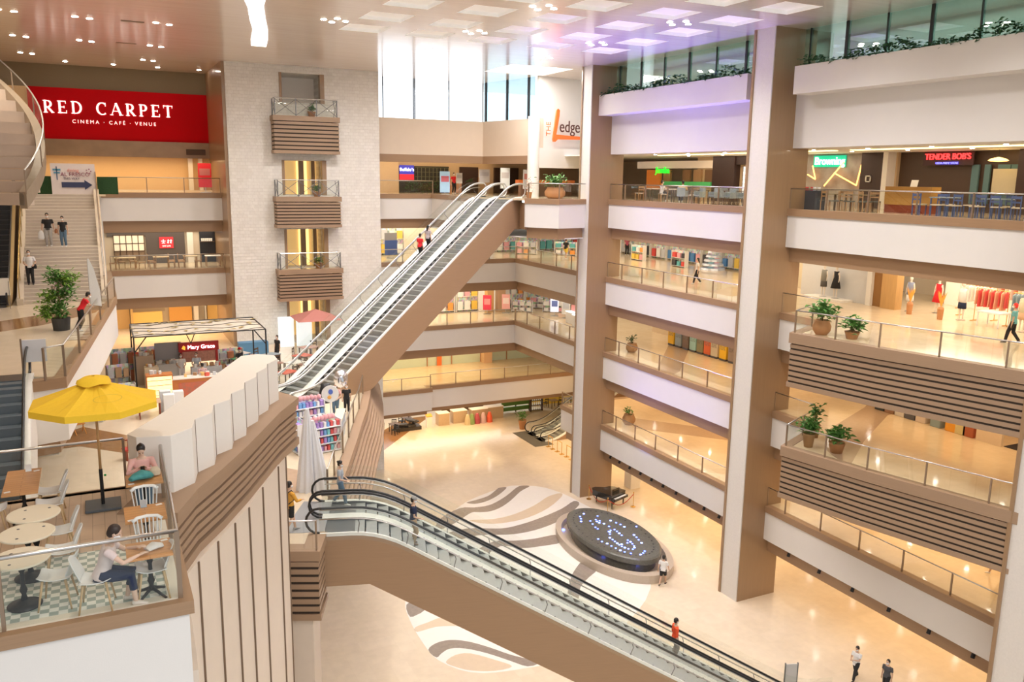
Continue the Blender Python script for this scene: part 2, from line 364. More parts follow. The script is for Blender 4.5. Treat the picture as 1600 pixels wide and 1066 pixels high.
# right wall above the top level: fascia, planter, glass
for (y0, y1, py0, py1) in ((32.1, 46.7, 33.2, 46.7), (17.4, 30.9, 17.4, 30.1)):
    struct('wall_right', MB().box(BX, BX+.35, y0, y1, 22.84, 26.35), PL)
    p = MB(); x0 = BX-1.0
    p.box(x0, BX, py0, py1, 25.18, 25.28); p.box(x0, x0+.1, py0, py1, 25.28, 26.4)
    p.box(x0+.1, BX, py0, py0+.1, 25.28, 26.4); p.box(x0+.1, BX, py1-.1, py1, 25.28, 26.4)
    struct('trim', p, PL, 'long white planter box on the wall')
    struct('floor', MB().box(x0+.1, BX, py0+.1, py1-.1, 26.15, 26.25), mat('soil', (.05, .035, .02), .9))
    g = MB(); g.box(BX+.28, BX+.30, y0, y1, 26.35, ZC)
    struct('window', g, glassmat('tinted_glass', (.52, .62, .58), .20) if 'tinted_glass' not in MATS else MATS['tinted_glass'])
    f = MB(); n = 6; 
    for i in range(n+1):
        yy = y0+.4+(y1-y0-.8)*i/n; w = .07 if i % 2 else .03
        f.box(BX+.2, BX+.27, yy-w, yy+w, 26.35, ZC)
    struct('trim', f, mat('window_mullion', (.03, .035, .035), .4))
    struct('wall_right', MB().box(BX+3, BX+3.1, y0, y1, 24, 30), mat('plant_room', (.50, .58, .54), .8))
    struct('floor', MB().box(BX+.35, BX+3, y0, y1, 26.0, 26.05), mat('plant_room2', (.4, .45, .42), .8))
# back wall above the top level, clerestory
struct('wall_back', MB().box(18, 26.9, 60.0, 60.3, 22.85, 25.4), TAN)
struct('trim', MB().box(18, 26.9, 59.98, 60.25, 22.3, 22.85), BRN)
ANG = [(26.9, 60.0), (28.4, 53.6)]
def seg(p, q, t0, t1, th):
    p, q = Vector(p), Vector(q); n = Vector((-(q-p).y, (q-p).x)).normalized()*th; a = p+(q-p)*t0; b = p+(q-p)*t1
    return [tuple(a), tuple(b), tuple(b+n), tuple(a+n)]
struct('wall_back', MB().prism(seg(*ANG, 0, 1, .3), 22.85, 25.4), TAN)
struct('trim', MB().prism(seg(*ANG, 0, .97, .25), 22.3, 22.85), BRN)
SKYG = glassmat('sky_glass', (.95, .97, 1), .06)
struct('window', MB().box(18, 26.9, 60.1, 60.12, 25.4, ZC), SKYG)
struct('window', MB().prism(seg((26.95, 60.0), (28.25, 54.2), 0, 1, .02), 25.4, ZC), glassmat('blue_sky_glass', (.62, .75, .80), .10))
m_ = MB()
for x in (19.1, 21.4, 21.5, 24.15, 26.9): m_.box(x-.03, x+.03, 60.02, 60.1, 25.4, ZC)
for t in (.02, .45, .86): m_.prism(seg((26.9, 59.9), (28.2, 54.1), t, t+.03, .1), 25.4, ZC)
struct('trim', m_, BLKM)
struct('wall_back', MB().prism([(28.3, 53.7), (34, 54.6), (34, 54.9), (28.3, 54.0)], 22.9, ZC), PL)
struct('wall_back', MB().prism([(28.0, 53.0), (34, 53.9), (34, 54.6), (28.0, 53.7)], 22.0, 23.35), PL)
struct('wall_back', MB().cyl((27.75, 53.3, 20), (27.75, 53.3, 25.45), .42, n=20), PL)
# shop back walls (right) per level
WM = mat('cream_wall', (.80, .70, .56), .6, noise=.03); ORW = mat('orange_wood', (.60, .36, .14), .35, noise=.15, nscale=3, stretch=(6, 6, .4))
MINT = mat('mint_hoarding', (.62, .74, .62), .45, noise=.03)
struct('wall_back', MB().box(18, RW, 68.0, 68.3, 5, 7.5), MINT)
struct('wall_back', MB().box(18, RW, 66.5, 66.8, 10, 12.5), WM)
struct('wall_back', MB().box(18, RW, 66.5, 66.8, 15, 17.5), WM)
struct('wall_back', MB().box(18, RW, 65.6, 65.9, 20, 22.9), mat('shop_tan', (.68, .52, .36), .5))
struct('wall_back', MB().box(-12, 46, 77.7, 78, 0, 5), mat('dark_wood_wall', (.22, .13, .07), .6))
struct('wall_right', MB().box(RW, RW+.2, 5, 78, 0, 22.9), WM)
struct('wall_right', MB().box(BX+.35, RW+.2, 4.8, 5, 0, ZC), WM)
# left: tower, bands, red wall
struct('wall_tower', MB().box(8.02, 11.35, 57.5, 60.6, 0, ZC), STONE, 'white split-stone lift tower')
struct('wall_tower', MB().box(14.28, 18.0, 57.5, 60.6, 0, ZC), STONE)
TO = [(27.75, 25.9), (22.22, 19.95), (17.7, 15.0), (12.85, 10)]
zt = ZC
for top, bot in TO:
    struct('wall_tower', MB().box(11.35, 14.28, 57.5, 60.6, top, zt), STONE); zt = bot
    struct('trim', MB().box(11.35, 11.52, 57.45, 57.9, bot, top).box(14.0, 14.28, 57.45, 57.9, bot, top), BRNV)
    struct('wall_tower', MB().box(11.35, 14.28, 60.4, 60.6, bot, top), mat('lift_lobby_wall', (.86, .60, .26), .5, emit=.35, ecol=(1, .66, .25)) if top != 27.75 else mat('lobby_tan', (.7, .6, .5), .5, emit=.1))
    if top < 27: struct('trim', MB().box(13.0, 13.35, 60.1, 60.4, bot, top).box(13.7, 13.95, 59.4, 59.8, bot, top), BRNV); struct('trim', MB().box(12.9, 13.0, 60.3, 60.38, bot, top).box(13.4, 13.6, 60.3, 60.38, bot, top), mat('lobby_strip', (1, .7, .25), .4, emit=1.5))
struct('wall_tower', MB().box(11.35, 14.28, 57.5, 60.6, 0, 10), STONE)
struct('wall_left', MB().box(7.82, 8.02, 57.6, 65.5, 0, ZC), BRNV)
struct('wall_back', MB().box(-12, 8, 65.5, 65.8, 26.72, ZC), mat('dark_olive_wall', (.22, .17, .10), .6))
struct('wall_back', MB().box(-3.3, 7.83, 65.4, 65.7, 23.4, 26.72), mat('deep_red_panel', (.58, .002, .008), .8, spec=.15))
struct('trim', MB().box(-3.3, 7.83, 65.3, 65.75, 22.32, 23.4), mat('brown_marble_band', (.33, .235, .145), .3, noise=.3, nscale=1.2))
struct('wall_back', MB().box(-12, -3.3, 65.5, 65.8, 15, 26.72), mat('amber_wall', (.82, .58, .30), .6))
struct('wall_back', MB().box(-3.3, 8, 65.5, 65.8, 20, 22.32), MATS['amber_wall'])
struct('wall_back', MB().box(-3.3, 8, 64.8, 65.1, 15, 20.1), WM)
poly_floor([(-.2, 55.6), (.75, 55.6), (.75, 65), (-.2, 65)], 15, FLW)
struct('wall_back', MB().box(-12, .75, 65.0, 65.3, 12.3, 20), WM)
struct('wall_left', MB().box(.16, .5, 55.6, 60.3, 15, 19.95), PL)
struct('wall_back', MB().box(-12, 8, 67.6, 67.9, 0, 12.9), WM)
struct('wall_left', MB().box(-12, -11.8, 5, 66, 0, ZC), TAN)
for z in (20, 15):
    poly_floor([(.75 if z == 20 else .75, 60), (7.83, 60), (7.83, 65.6), (.75, 65.6)], z, FLW)
    ledge([(7.83, 60), (.2 if z == 20 else .75, 60)], z, low=.75)
    struct('ceiling', MB().box(.75, 7.83, 60.4, 65.6, z-2.56, z-2.5), PL)
poly_floor([(-12, 55.3), (.75, 55.3), (.75, 65.6), (-12, 65.6)], 20, FLW)
# level 4 on the left, its slanting edge, and level 3
E4 = [(.75, 60.2), (.75, 48), (-1.1, 29.0), (-2.1, 28.6)]
poly_floor([(-12, 28.6)]+[(-3.6, 28.6), (-3.6, 29.6), (-2.1, 29.6), (-1.15, 29.0), (.75, 47.5), (.75, 55.6), (-12, 55.6)], 15, FLO, label='cream marble floor at the foot of the stairs')
ledge([(.75, 60), (.75, 47.5), (-1.15, 29.0), (-2.1, 28.7)][::-1], 15, depth=2.0, low=.45, keep=True)
struct('ceiling', MB().prism([(-12, 29), (-1.5, 29.3), (.4, 47.5), (.4, 65), (-12, 65)], 12.45, 12.5), PL)
# cafe level (level 3) floor, walkway nose and its curved slatted edge up to the tower
CURVE3 = [(6.85, 28.6), (7.6, 30.6), (8.6, 33.1), (9.4, 35.1), (10.2, 37.2), (11.1, 39.4), (12.1, 42.2), (13.4, 46.5), (14.6, 51), (15.6, 57.4)]
poly_floor([(-12, 20.5), (3.2, 20.5), (4.55, 24.6), (5.45, 24.2), (5.95, 25.45)]+CURVE3+[(8, 57.4), (8, 67.6), (-12, 67.6)], 10, FLO, label='cream marble floor of the cafe level')
def slats(path, z, h, n, d=.22, m=SLAT, base='trim', label=None, cap=True, d_in=.45, taper=0):
    """stack of projecting timber boards under a cap, hall side to the right of travel"""
    mb = MB(); gap = h/n
    def ring(a, b, z0, z1, t0=0, t1=0):
        A = off(path, a); B = off(path, b)
        for i in range(len(path)-1): mb.prism([A[i], A[i+1], B[i+1], B[i]], z0, z1)
    for k in range(n):
        zt_ = z-gap*k; w = (.30 if k in (0, n-1) else gap)
        ring(.1, -d+taper*k, zt_-gap*.66, zt_)
    o = struct(base, mb, m, label)
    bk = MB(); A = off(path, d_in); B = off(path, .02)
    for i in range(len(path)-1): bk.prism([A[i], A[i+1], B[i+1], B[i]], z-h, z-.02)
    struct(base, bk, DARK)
    return o
def slatband(path, z, h, n, label, capdepth=.3, d=.0, in_=.5):
    strip(path, in_, -d-.06, z-capdepth, z+.02, SLAT, label=label)
    slats(path, z-capdepth-.05, h-capdepth-.25, n, d)
    strip(path, in_, -d-.04, z-h, z-h+.2, SLAT)
rc = CURVE3
strip(rc, .02, -.4, 9.72, 10.0, SLAT)
slats(off(rc, -.4), 9.68, 1.75, 8, .0, label='curved band of brown slats under the cafe level', taper=-.10)
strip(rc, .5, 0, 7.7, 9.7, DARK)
nose = [(3.2, 21.2), (4.45, 24.65), (5.45, 24.2), (5.98, 25.5)]
slatband(nose, 10, 2.28, 7, 'slatted brown band under the walkway nose')
struct('wall_pier', MB().prism([(4.6, 24.85), (5.3, 24.55), (5.75, 25.6), (5.0, 26)], 0, 7.72), PANEL)
# slatted bulge of level 4 beside the terrace, its white parapet and the ribbed wall below
B4 = [(.93, 16.2), (1.41, 17.35), (2.03, 18.4), (2.77, 19.8), (3.45, 21.2), (4.05, 22.45), (4.8, 23.75), (4.3, 24.9)]
slatband(B4, 15.0, 1.36, 5, 'curving band of brown slats beside the terrace', in_=1.0, capdepth=.18, d=.05)
poly_floor([(.9, 16.3)]+B4[1:]+[(3.5, 25.4), (.3, 18.1), (.4, 16.3)], 14.99, SLAT)
pl = MB(); base = [(1.07, 17.30), (1.50, 17.70), (1.62, 18.32), (2.01, 18.70), (2.13, 19.36), (2.52, 19.69), (2.63, 20.24), (2.98, 20.62), (3.09, 21.25), (3.45, 21.74), (3.55, 22.23), (3.88, 22.71), (3.99, 23.17), (4.36, 23.7), (4.38, 24.24), (3.98, 24.6), (3.5, 24.5), (1.88, 20.9), (.94, 18.9), (.30, 17.73), (.45, 17.45)]
pl.prism(base, 15.0, 16.2); struct('wall_parapet', pl, PL2, 'wide white parapet with a stepped side', bevel=.01)
rb = MB(); rw = [(.98, 12.9), (1.12, 16.3), (1.4, 16.9), (1.88, 17.75), (2.35, 18.6), (2.78, 19.4), (3.3, 20.6), (3.95, 22.0), (4.4, 23.3), (4.0, 24.2)]
rb.prism(rw+[(3.0, 24), (-1, 18), (-1, 12.9)], 0, 13.66); struct('wall_ribbed', rb, PANEL, 'tall beige ribbed wall under the slats')
gv = MB()
for i in range(1, len(rw)-1):
    x, y = rw[i]; gv.cyl((x+.005, y-.005, 0), (x+.005, y-.005, 13.64), .03, n=6)
struct('trim', gv, GROOVE)
pg = MB()
for k in (2, 4, 6, 8, 10, 12): pg.cyl((*base[k], 15.0), (*base[k], 16.19), .012, n=6)
struct('trim', pg, GROOVE)
# terrace on level 4, nearest the camera
TILE = tilemat('patterned_tile', ((.86, .88, .84), (.46, .52, .49)), .12, .12, (.75, .77, .74), .3, .0, 0, .012)
def checker():
    m, nt, b = nodes('checker_tile'); N = nt.nodes.new; Lk = nt.links.new
    tc = N('ShaderNodeTexCoord'); ck = N('ShaderNodeTexChecker'); mp = N('ShaderNodeMapping'); mp.inputs['Rotation'].default_value = (0, 0, .0)
    ck.inputs['Scale'].default_value = 8.2; ck.inputs[1].default_value = (.84, .86, .80, 1); ck.inputs[2].default_value = (.36, .44, .40, 1)
    Lk(tc.outputs['Object'], mp.inputs[0]); Lk(mp.outputs[0], ck.inputs[0]); Lk(ck.outputs[0], b.inputs['Base Color']); b.inputs['Roughness'].default_value = .35
    return m
CHK = checker()
WOODF = tilemat('wood_look_tile', ((.66, .50, .36), (.60, .45, .32)), 1.2, .2, (.42, .30, .2), .3, .5, 0, .006, 'YX')
poly_floor([(-12, 12.7), (.8, 12.7), (.8, 15.05), (-12, 15.05)], 15, CHK, label='white and grey-green checker tiled terrace floor')
poly_floor([(-12, 15.05), (.8, 15.05), (.92, 16.3), (.4, 16.3), (.3, 18.1), (-12, 18.1)], 15, WOODF, label='wood-look tiled terrace floor')
struct('trim', MB().box(-12, .80, 12.7, 12.9, 15.0, 15.012).box(.60, .80, 12.9, 16.3, 15.0, 15.012), mat('terrace_border', (.78, .74, .64), .35))
struct('trim', MB().box(-12, .95, 12.55, 12.72, 14.80, 15.01).box(.80, .95, 12.72, 16.2, 14.80, 15.01), BRN, 'brown rim of the terrace')
struct('wall_terrace', MB().box(-12, .88, 12.62, 12.8, 8, 14.8), PL, 'white wall under the terrace')
struct('trim', MB().box(-12, .35, 17.95, 18.15, 14.7, 15.0), BRN)
struct('ceiling', MB().prism([(-12, 12.8), (.7, 12.8), (1, 18), (-12, 18)], 14.7, 14.75), PL)
# protruding slatted balconies on the right between the second and third pillars
BP = [(29.85, 28.1), (26.2, 26.4), (26.95, 22.6), (28.1, 18.2), (29.4, 13.5)]
for z in (15, 10):
    slatband(BP, z, 2.32, 7, 'long slatted brown balcony front', in_=.35, capdepth=.42)
    poly_floor(BP+[(BX, 13.5)], z, FLW, th=.05)
    struct('ceiling', MB().prism(off(BP, .3)+[(BX, 13.5)], z-2.3, z-2.26), BRNS)
# slatted balconies on the tower
for z, zb in ((24.98, 22.63), (19.85, 17.85), (15.08, 13.0)):
    slatband([(10.75, 57.5), (10.75, 56.5), (14.95, 56.5), (14.95, 57.5)], z, z-zb, 7, 'slatted brown balcony on the white tower', in_=.25)
    poly_floor([(10.8, 56.6), (14.9, 56.6), (14.9, 57.5), (10.8, 57.5)], z, FLW)

# ---------------- inlaid marble on the floors ----------------
def inlay(poly, z, m, dz=.006, curve=False):
    if curve:
        n = len(poly); out = []
        for i in range(n):
            p0, p1, p2, p3 = [Vector(poly[(i+k) % n]) for k in (-1, 0, 1, 2)]
            for t in (0, .33, .66): out.append(tuple(.5*((2*p1)+(p2-p0)*t+(2*p0-5*p1+4*p2-p3)*t*t+(3*p1-p0-3*p2+p3)*t**3)))
        poly = out
    return struct('floor', MB().prism([tuple(p) for p in poly], z, z+dz), m)
OUTL = [(13.01, 38.3), (12.5, 36.2), (12.36, 33.9), (12.5, 32.3), (13.43, 30.84), (15.2, 30.2), (18.5, 30.0), (22, 31.5), (25.2, 34), (27.6, 38), (28.3, 42), (27.9, 46.4), (27.6, 48.1), (26.9, 49.6), (25.7, 50.4), (24.7, 50.6), (22.3, 49.8), (20.3, 48.6), (17.5, 45.8), (15, 42.2)]
inlay(OUTL, 0, WMAR, .005, True)
BEI = mat('beige_marble', (.70, .57, .42), .16, noise=.06, nscale=4)
for p, m in ((
 [(20.97, 49.01), (21.74, 49.19), (22.8, 49.53), (23.79, 50.35), (24.13, 50.6), (24.66, 50.5), (23.92, 49.73), (22.98, 49.04), (22.09, 48.64), (21.39, 48.61)], GMAR),
 ([(17.5, 45.6), (18.4, 47.2), (20.2, 48.3), (21.13, 48.03), (22.09, 47.98), (22.97, 48.38), (24.04, 49.12), (25.12, 50.04), (25.69, 50.34), (26.24, 50.04), (25.23, 49.42), (23.91, 48.22), (22.81, 47.4), (21.85, 47.02), (21.13, 47.15), (20.56, 47.3), (19, 46.2)], GMAR),
 ([(19.97, 46.22), (21.47, 45.78), (22.99, 45.94), (24.89, 46.74), (26.47, 47.76), (27.54, 47.97), (27.32, 47.38), (25.49, 45.95), (23.54, 45.09), (22.02, 44.94), (20.76, 45.27)], BEI),
 ([(15.6, 42.9), (17, 44.6), (19.32, 45.12), (21.23, 44.26), (22.66, 44.31), (24.33, 44.74), (26.25, 45.49), (27.67, 46.34), (27.67, 45.62), (25.68, 44.13), (24.11, 43.42), (22.53, 43.12), (21.21, 43.27), (19.5, 43.9), (17.4, 43.4), (15, 41.6)], GMAR),
 ([(18, 41.6), (20.05, 42.72), (21.2, 42.31), (22.45, 42.07), (24.01, 42.01), (23.7, 40.97), (22.33, 40.97), (21.11, 41.21), (20.14, 41.96), (18.5, 41)], GMAR),
 ([(21.0, 35.5), (21.94, 36.79), (22.64, 37.54), (23.51, 38.26), (24.18, 38.34), (23.74, 37.04), (22.82, 36.39), (21.85, 35.63), (20.8, 34.2), (20.4, 34.6)], GMAR),
 ([(12.84, 37.65), (13.45, 37.7), (14.6, 36.9), (16.5, 34.8), (16, 34.2), (13.8, 36.58), (13.22, 36.57), (12.62, 36.45)], GMAR),
 ([(12.49, 35.39), (13.21, 35.58), (14.15, 35.69), (15.5, 34.6), (15.2, 34.0), (14.4, 34.66), (13.44, 35.03), (12.46, 34.97)], BEI),
 ([(12.38, 33.29), (12.92, 33.67), (13.6, 33.65), (14.28, 33.21), (14.96, 32.38), (15.67, 31.29), (16.5, 30.3), (15.9, 30.2), (15.39, 30.92), (14.73, 31.88), (13.97, 32.68), (13.32, 32.97), (12.82, 32.76), (12.49, 32.55)], GMAR),
 ([(12.74, 32.02), (13.33, 32.37), (14.02, 32.21), (14.85, 31.21), (15.28, 30.49), (14.48, 30.48), (13.5, 30.95), (12.98, 31.52)], BEI)):
    inlay(p, .005, m, .003, True)
inlay([(18.3, 60.6), (26.2, 69.6), (23.6, 69.6), (18.3, 64.2)], 0, BMAR)
inlay([(-3.6, 39.2), (-2.6, 39.9), (-1.06, 41.3), (.9, 38.9), (1.6, 36.4), (.5, 36.6), (-1.17, 38.3), (-3.6, 38.1)], 10, BMAR)
inlay([(-12, 40.5), (-3.9, 41.2), (-2.3, 42.6), (-.7, 44.8), (.3, 45.2), (-.2, 42.4), (-2.2, 39.6), (-4, 38.2), (-12, 37)], 15, BMAR)
TMAR = mat('rosy_marble', (.50, .36, .25), .14, noise=.1, nscale=5)
inlay([(37.3, 31.2), (37.3, 28.6), (34.6, 28.03), (30.0, 25.4), (27.12, 23.46), (27.0, 24.0), (27.6, 25.3), (30.04, 27.44), (34.81, 29.6)], 10, TMAR)
inlay([(32.4, 47.6), (38, 40.5), (36.5, 39.2), (31.5, 45.0)], 5, TMAR)
inlay([(35.4, 47.06), (35.7, 45.2), (31.0, 40.0), (BX+.2, 39.4), (BX+.2, 41)], 10, TMAR)
inlay([(34, 30), (38, 24), (37, 22.5), (32.5, 28)], 5, TMAR)
inlay([(3.6, 31.4), (5.95, 32.35), (6.9, 31.2), (6.4, 29.3), (4.3, 29.4)], 10, TMAR)
GMAT = mat('grey_entry_mat', (.32, .33, .35), .8, noise=.1, nscale=60)
inlay([(6.86, 28.0), (5.95, 28.4), (4.7, 26.0), (5.3, 25.75), (5.98, 25.6)], 10, GMAT, .01)
inlay([(30.7, 61.9), (30.7, 57.7), (32.4, 57.7), (32.4, 61.9)], 0, mat('dark_entry_mat', (.12, .11, .09), .8), .012)
# door and arch details: brown band spotlights under the lowest right-hand ledge
def fixtures(pts, lab, grp):
    pr = None
    for k, p in enumerate(pts):
        if pr is None:
            pr = thing('ledge_spotlight', lab, 'spotlight', p, 0, grp)
            MB().cyl((0, 0, .16), (0, 0, .06), .03, n=8).build('bracket', BLKM, pr)
            MB().cyl((0, 0, .06), (-.06, 0, -.12), .075, .085, n=12).build('lamp_head', BLKM, pr)
        else: dup(pr, p)
fixtures([(30.0, y, 3.045) for y in (45.6, 44.5, 43.3, 42.1, 40.9, 39.7, 38.4, 37.1, 35.8, 34.5, 33.2)], 'small black spotlight under the lowest ledge between the pillars', 'black spotlights under the lowest ledge, left bay')
fixtures([(30.0, y, 3.045) for y in (29.2, 27.2, 25.2, 23.2, 21.2, 19.2)], 'small black spotlight under the lowest white ledge right of the near pillar', 'black spotlights under the lowest ledge, right bay')
# ---------------- railings ----------------
def railing(path, z, label, posts=None, step=2.25, h=.97, rail=STEEL, post=BRZ, glass=GL, r=.028, ends=True, pw=.05, group=None, name='glass_railing', post_out=0):
    t = thing(name, label, 'railing', (path[0][0], path[0][1], z), group=group)
    P = [Vector((*p, z)) if len(p) == 2 else Vector(p) for p in path]
    up = Vector((0, 0, h))
    MB().tube([tuple(p+up) for p in P], r, 8).build('handrail', rail, t, wpos=True, smooth=True)
    stops = []
    for i in range(len(P)-1):
        a, b = P[i], P[i+1]; Ln = (b-a).length
        n = max(1, round(Ln/step)); ts = [k/n for k in range(n+1)]
        if posts and i == 0: ts = sorted({0., 1.}|{(q-a.y)/(b.y-a.y) for q in posts if 0 < (q-a.y)/(b.y-a.y) < 1})
        for k, tt in enumerate(ts):
            p = a+(b-a)*tt; d = (b-a).normalized(); ang = atan2(d.y, d.x)
            if not (k == len(ts)-1 and i < len(P)-2):
                if ends or not (k in (0, len(ts)-1)):
                    MB().cbox(tuple(p+up*.5), (pw, .07, h), ang).build('post', post, t, wpos=True)
            if k:
                q = a+(b-a)*ts[k-1]; q0 = q+d*.03; p0 = p-d*.03
                nrm = Vector((-d.y, d.x, 0))*.006; lo = Vector((0, 0, .03)); hi = Vector((0, 0, h-.05))
                vs = [q0-nrm+lo, p0-nrm+lo, p0+nrm+lo, q0+nrm+lo, q0-nrm+hi, p0-nrm+hi, p0+nrm+hi, q0+nrm+hi]
                MB().add([tuple(v) for v in vs], [(0,3,2,1),(4,5,6,7),(0,1,5,4),(1,2,6,5),(2,3,7,6),(3,0,4,7)]).build('glass_panel', glass, t, wpos=True)
    return t
XR = 29.95
YB = [28.65, 26.32, 23.89, 21.42, 19.0]; YA = [45.05, 42.84, 40.64, 38.4, 36.15, 33.9]; Y2 = [29.65, 27.34, 25.05, 22.75, 20.45, 18.18]
railing([(XR, 30.9), (XR, 17.4)], 20, 'long glass railing of the top level in front of the two neon-signed restaurants', YB)
railing([(XR, 46.7), (XR, 32.15)], 20, 'glass railing of the top level in front of the grey dining chairs', YA)
railing([(XR, 46.7), (XR, 32.15)], 15, 'glass railing on the second level from the top, between the two stone pillars', YA)
railing([(XR, 46.7), (XR, 32.15)], 10, 'glass railing between the two stone pillars, one level above the lowest one', YA)
railing([(XR, 46.7), (XR, 32.15)], 5, 'lowest glass railing between the two stone pillars, above the piano', YA)
railing([(XR, 30.9), (XR, 17.4)], 5, 'lowest right-hand glass railing, under the lower slatted balcony', Y2)
for z, s in ((15, 'upper'), (10, 'lower')):
    B_ = off(BP, .12)
    railing(B_[1:], z, 'long glass railing along the front of the %s slatted balcony' % s, step=2.25)
    railing([B_[0], (B_[1][0]+.1, B_[1][1]+.05)], z, 'short side railing of the %s slatted balcony, near its plants' % s, step=2.0, ends=False)
    railing([(XR, 30.9), (XR, 28.3)], z, 'glass railing between the pillar and the %s slatted balcony' % s, step=3)
railing([(29.93, 60.2), (29.93, 47.7)], 15, 'slanting-away glass railing left of the far pillar, two floors down from the top', [58.05, 55.94, 53.57, 51.42, 49.3])
railing([(29.93, 60.2), (29.93, 47.7)], 10, 'slanting-away glass railing left of the far pillar, on the middle level', [58.05, 55.94, 53.57, 51.42, 49.3])
railing([(29.93, 52.2), (29.93, 47.7)], 5, 'short glass railing left of the far pillar, above the small escalators', step=2.2)
railing([(18.05, 60.0), (29.9, 60.0)], 15, 'glass railing on the back side behind the long escalator, second floor from the top', step=2.2)
railing([(18.05, 60.0), (29.9, 60.0)], 10, 'glass railing on the back side in front of the bright shops on the middle level', step=2.15)
railing([(18.05, 60.5), (22.8, 60.5)], 5, 'short low glass railing on the back side, right of the tower foot', step=2.6)
railing([(23, 61.1), (36, 61.1)], 5, 'long glass railing in front of the mint green hoarding', step=2.2)
railing([(18.05, 60.0), (22.85, 60.0)], 20, 'top level glass railing behind the head of the long escalators', step=4.6)
railing([(24.9, 48.45), (26.12, 46.6), (28.4, 47.15)], 20, 'angled glass railing round the potted plant on the top level', step=2.6)
railing([(1.0, 60.0), (7.75, 60.0)], 20, 'glass railing of the top level below the red wall', step=2.22)
railing([(.8, 60.0), (7.75, 60.0)], 15, 'glass railing in front of the dark cafe tables left of the tower', step=9)
railing([(-1.65, 28.75), (-1.12, 29.1), (.72, 47.4)], 15, 'slanting glass railing above the stairs foot with the man in red leaning on it', step=3.7, h=1.02)
railing([(-4.5, 17.98), (.22, 17.98)], 15, 'railing at the back edge of the terrace behind the umbrella pole', step=2.55, h=1.05)
railing([(-3.8, 12.72), (.78, 12.72), (.86, 17.1)], 15, 'steel-topped glass railing round the near corner of the terrace', step=2.0, h=1.08, r=.035, post=BRZ)
railing([(x-.0, y) for x, y in CURVE3[:7]], 10, 'curving glass railing above the slats beside the toy stand', step=2.2, h=1.0)
railing([(4.0, 24.75), (4.55, 24.62), (5.42, 24.28)], 10, 'short steel-topped railing at the walkway nose beside the man with the backpack', step=2)
for z, s in ((24.98, 'top'), (19.85, 'middle'), (15.08, 'lowest')):
    t = thing('balcony_railing', 'crossed steel bar railing on the %s slatted balcony of the white tower' % s, 'railing', (10.8, 56.5, z))
    for (a, b, n) in (((10.85, 56.55), (14.85, 56.55), 3), ((10.85, 57.45), (10.85, 56.55), 1), ((14.85, 56.55), (14.85, 57.45), 1)):
        A, B = Vector((*a, z)), Vector((*b, z)); u = Vector((0, 0, 1.1))
        MB().tube([tuple(A+u), tuple(B+u)], .035, 6).build('handrail', STEEL, t, wpos=True)
        for k in range(n):
            p = A+(B-A)*k/n; q = A+(B-A)*(k+1)/n
            MB().tube([tuple(p), tuple(p+u)], .03, 6).build('post', STEELD, t, wpos=True)
            MB().tube([tuple(p+u*.05), tuple(q+u*.95)], .018, 6).tube([tuple(p+u*.95), tuple(q+u*.05)], .018, 6).build('cross_bar', STEELD, t, wpos=True)
    g = MB(); g.box(10.85, 14.85, 56.57, 56.58, z+.05, z+1.05); g.build('glass_panel', GL, t, wpos=True)
# ---------------- escalators ----------------
SL = .595
def hfun(z0, U, r=.9, s=SL):
    sm = lambda x: 0 if x < -r else (x if x > r else (x+r)**2/(4*r))
    return lambda u: z0+s*(sm(u)-sm(u-U))
TREAD = mat('step_tread', (.34, .35, .36), .4, .55); RISER = mat('step_riser', (.46, .47, .47), .35, .5)
def stepmat():
    m, nt, b = nodes('escalator_step'); N = nt.nodes.new; Lk = nt.links.new
    tc = N('ShaderNodeTexCoord'); w = N('ShaderNodeTexWave'); w.inputs['Scale'].default_value = 14; w.bands_direction = 'Y'
    Lk(tc.outputs['Object'], w.inputs[0]); c = N('ShaderNodeMix'); c.data_type = 'RGBA'
    c.inputs[6].default_value = (.20, .21, .21, 1); c.inputs[7].default_value = (.50, .51, .51, 1)
    Lk(w.outputs['Fac'], c.inputs[0]); Lk(c.outputs[2], b.inputs['Base Color']); b.inputs['Metallic'].default_value = .4; b.inputs['Roughness'].default_value = .4
    return m
STEP = stepmat(); SKRT = mat('dark_skirt', (.07, .07, .07), .4, .5)
CRM = mat('cream_deck', (.80, .77, .70), .3); WDK = mat('white_deck', (.86, .86, .84), .3)
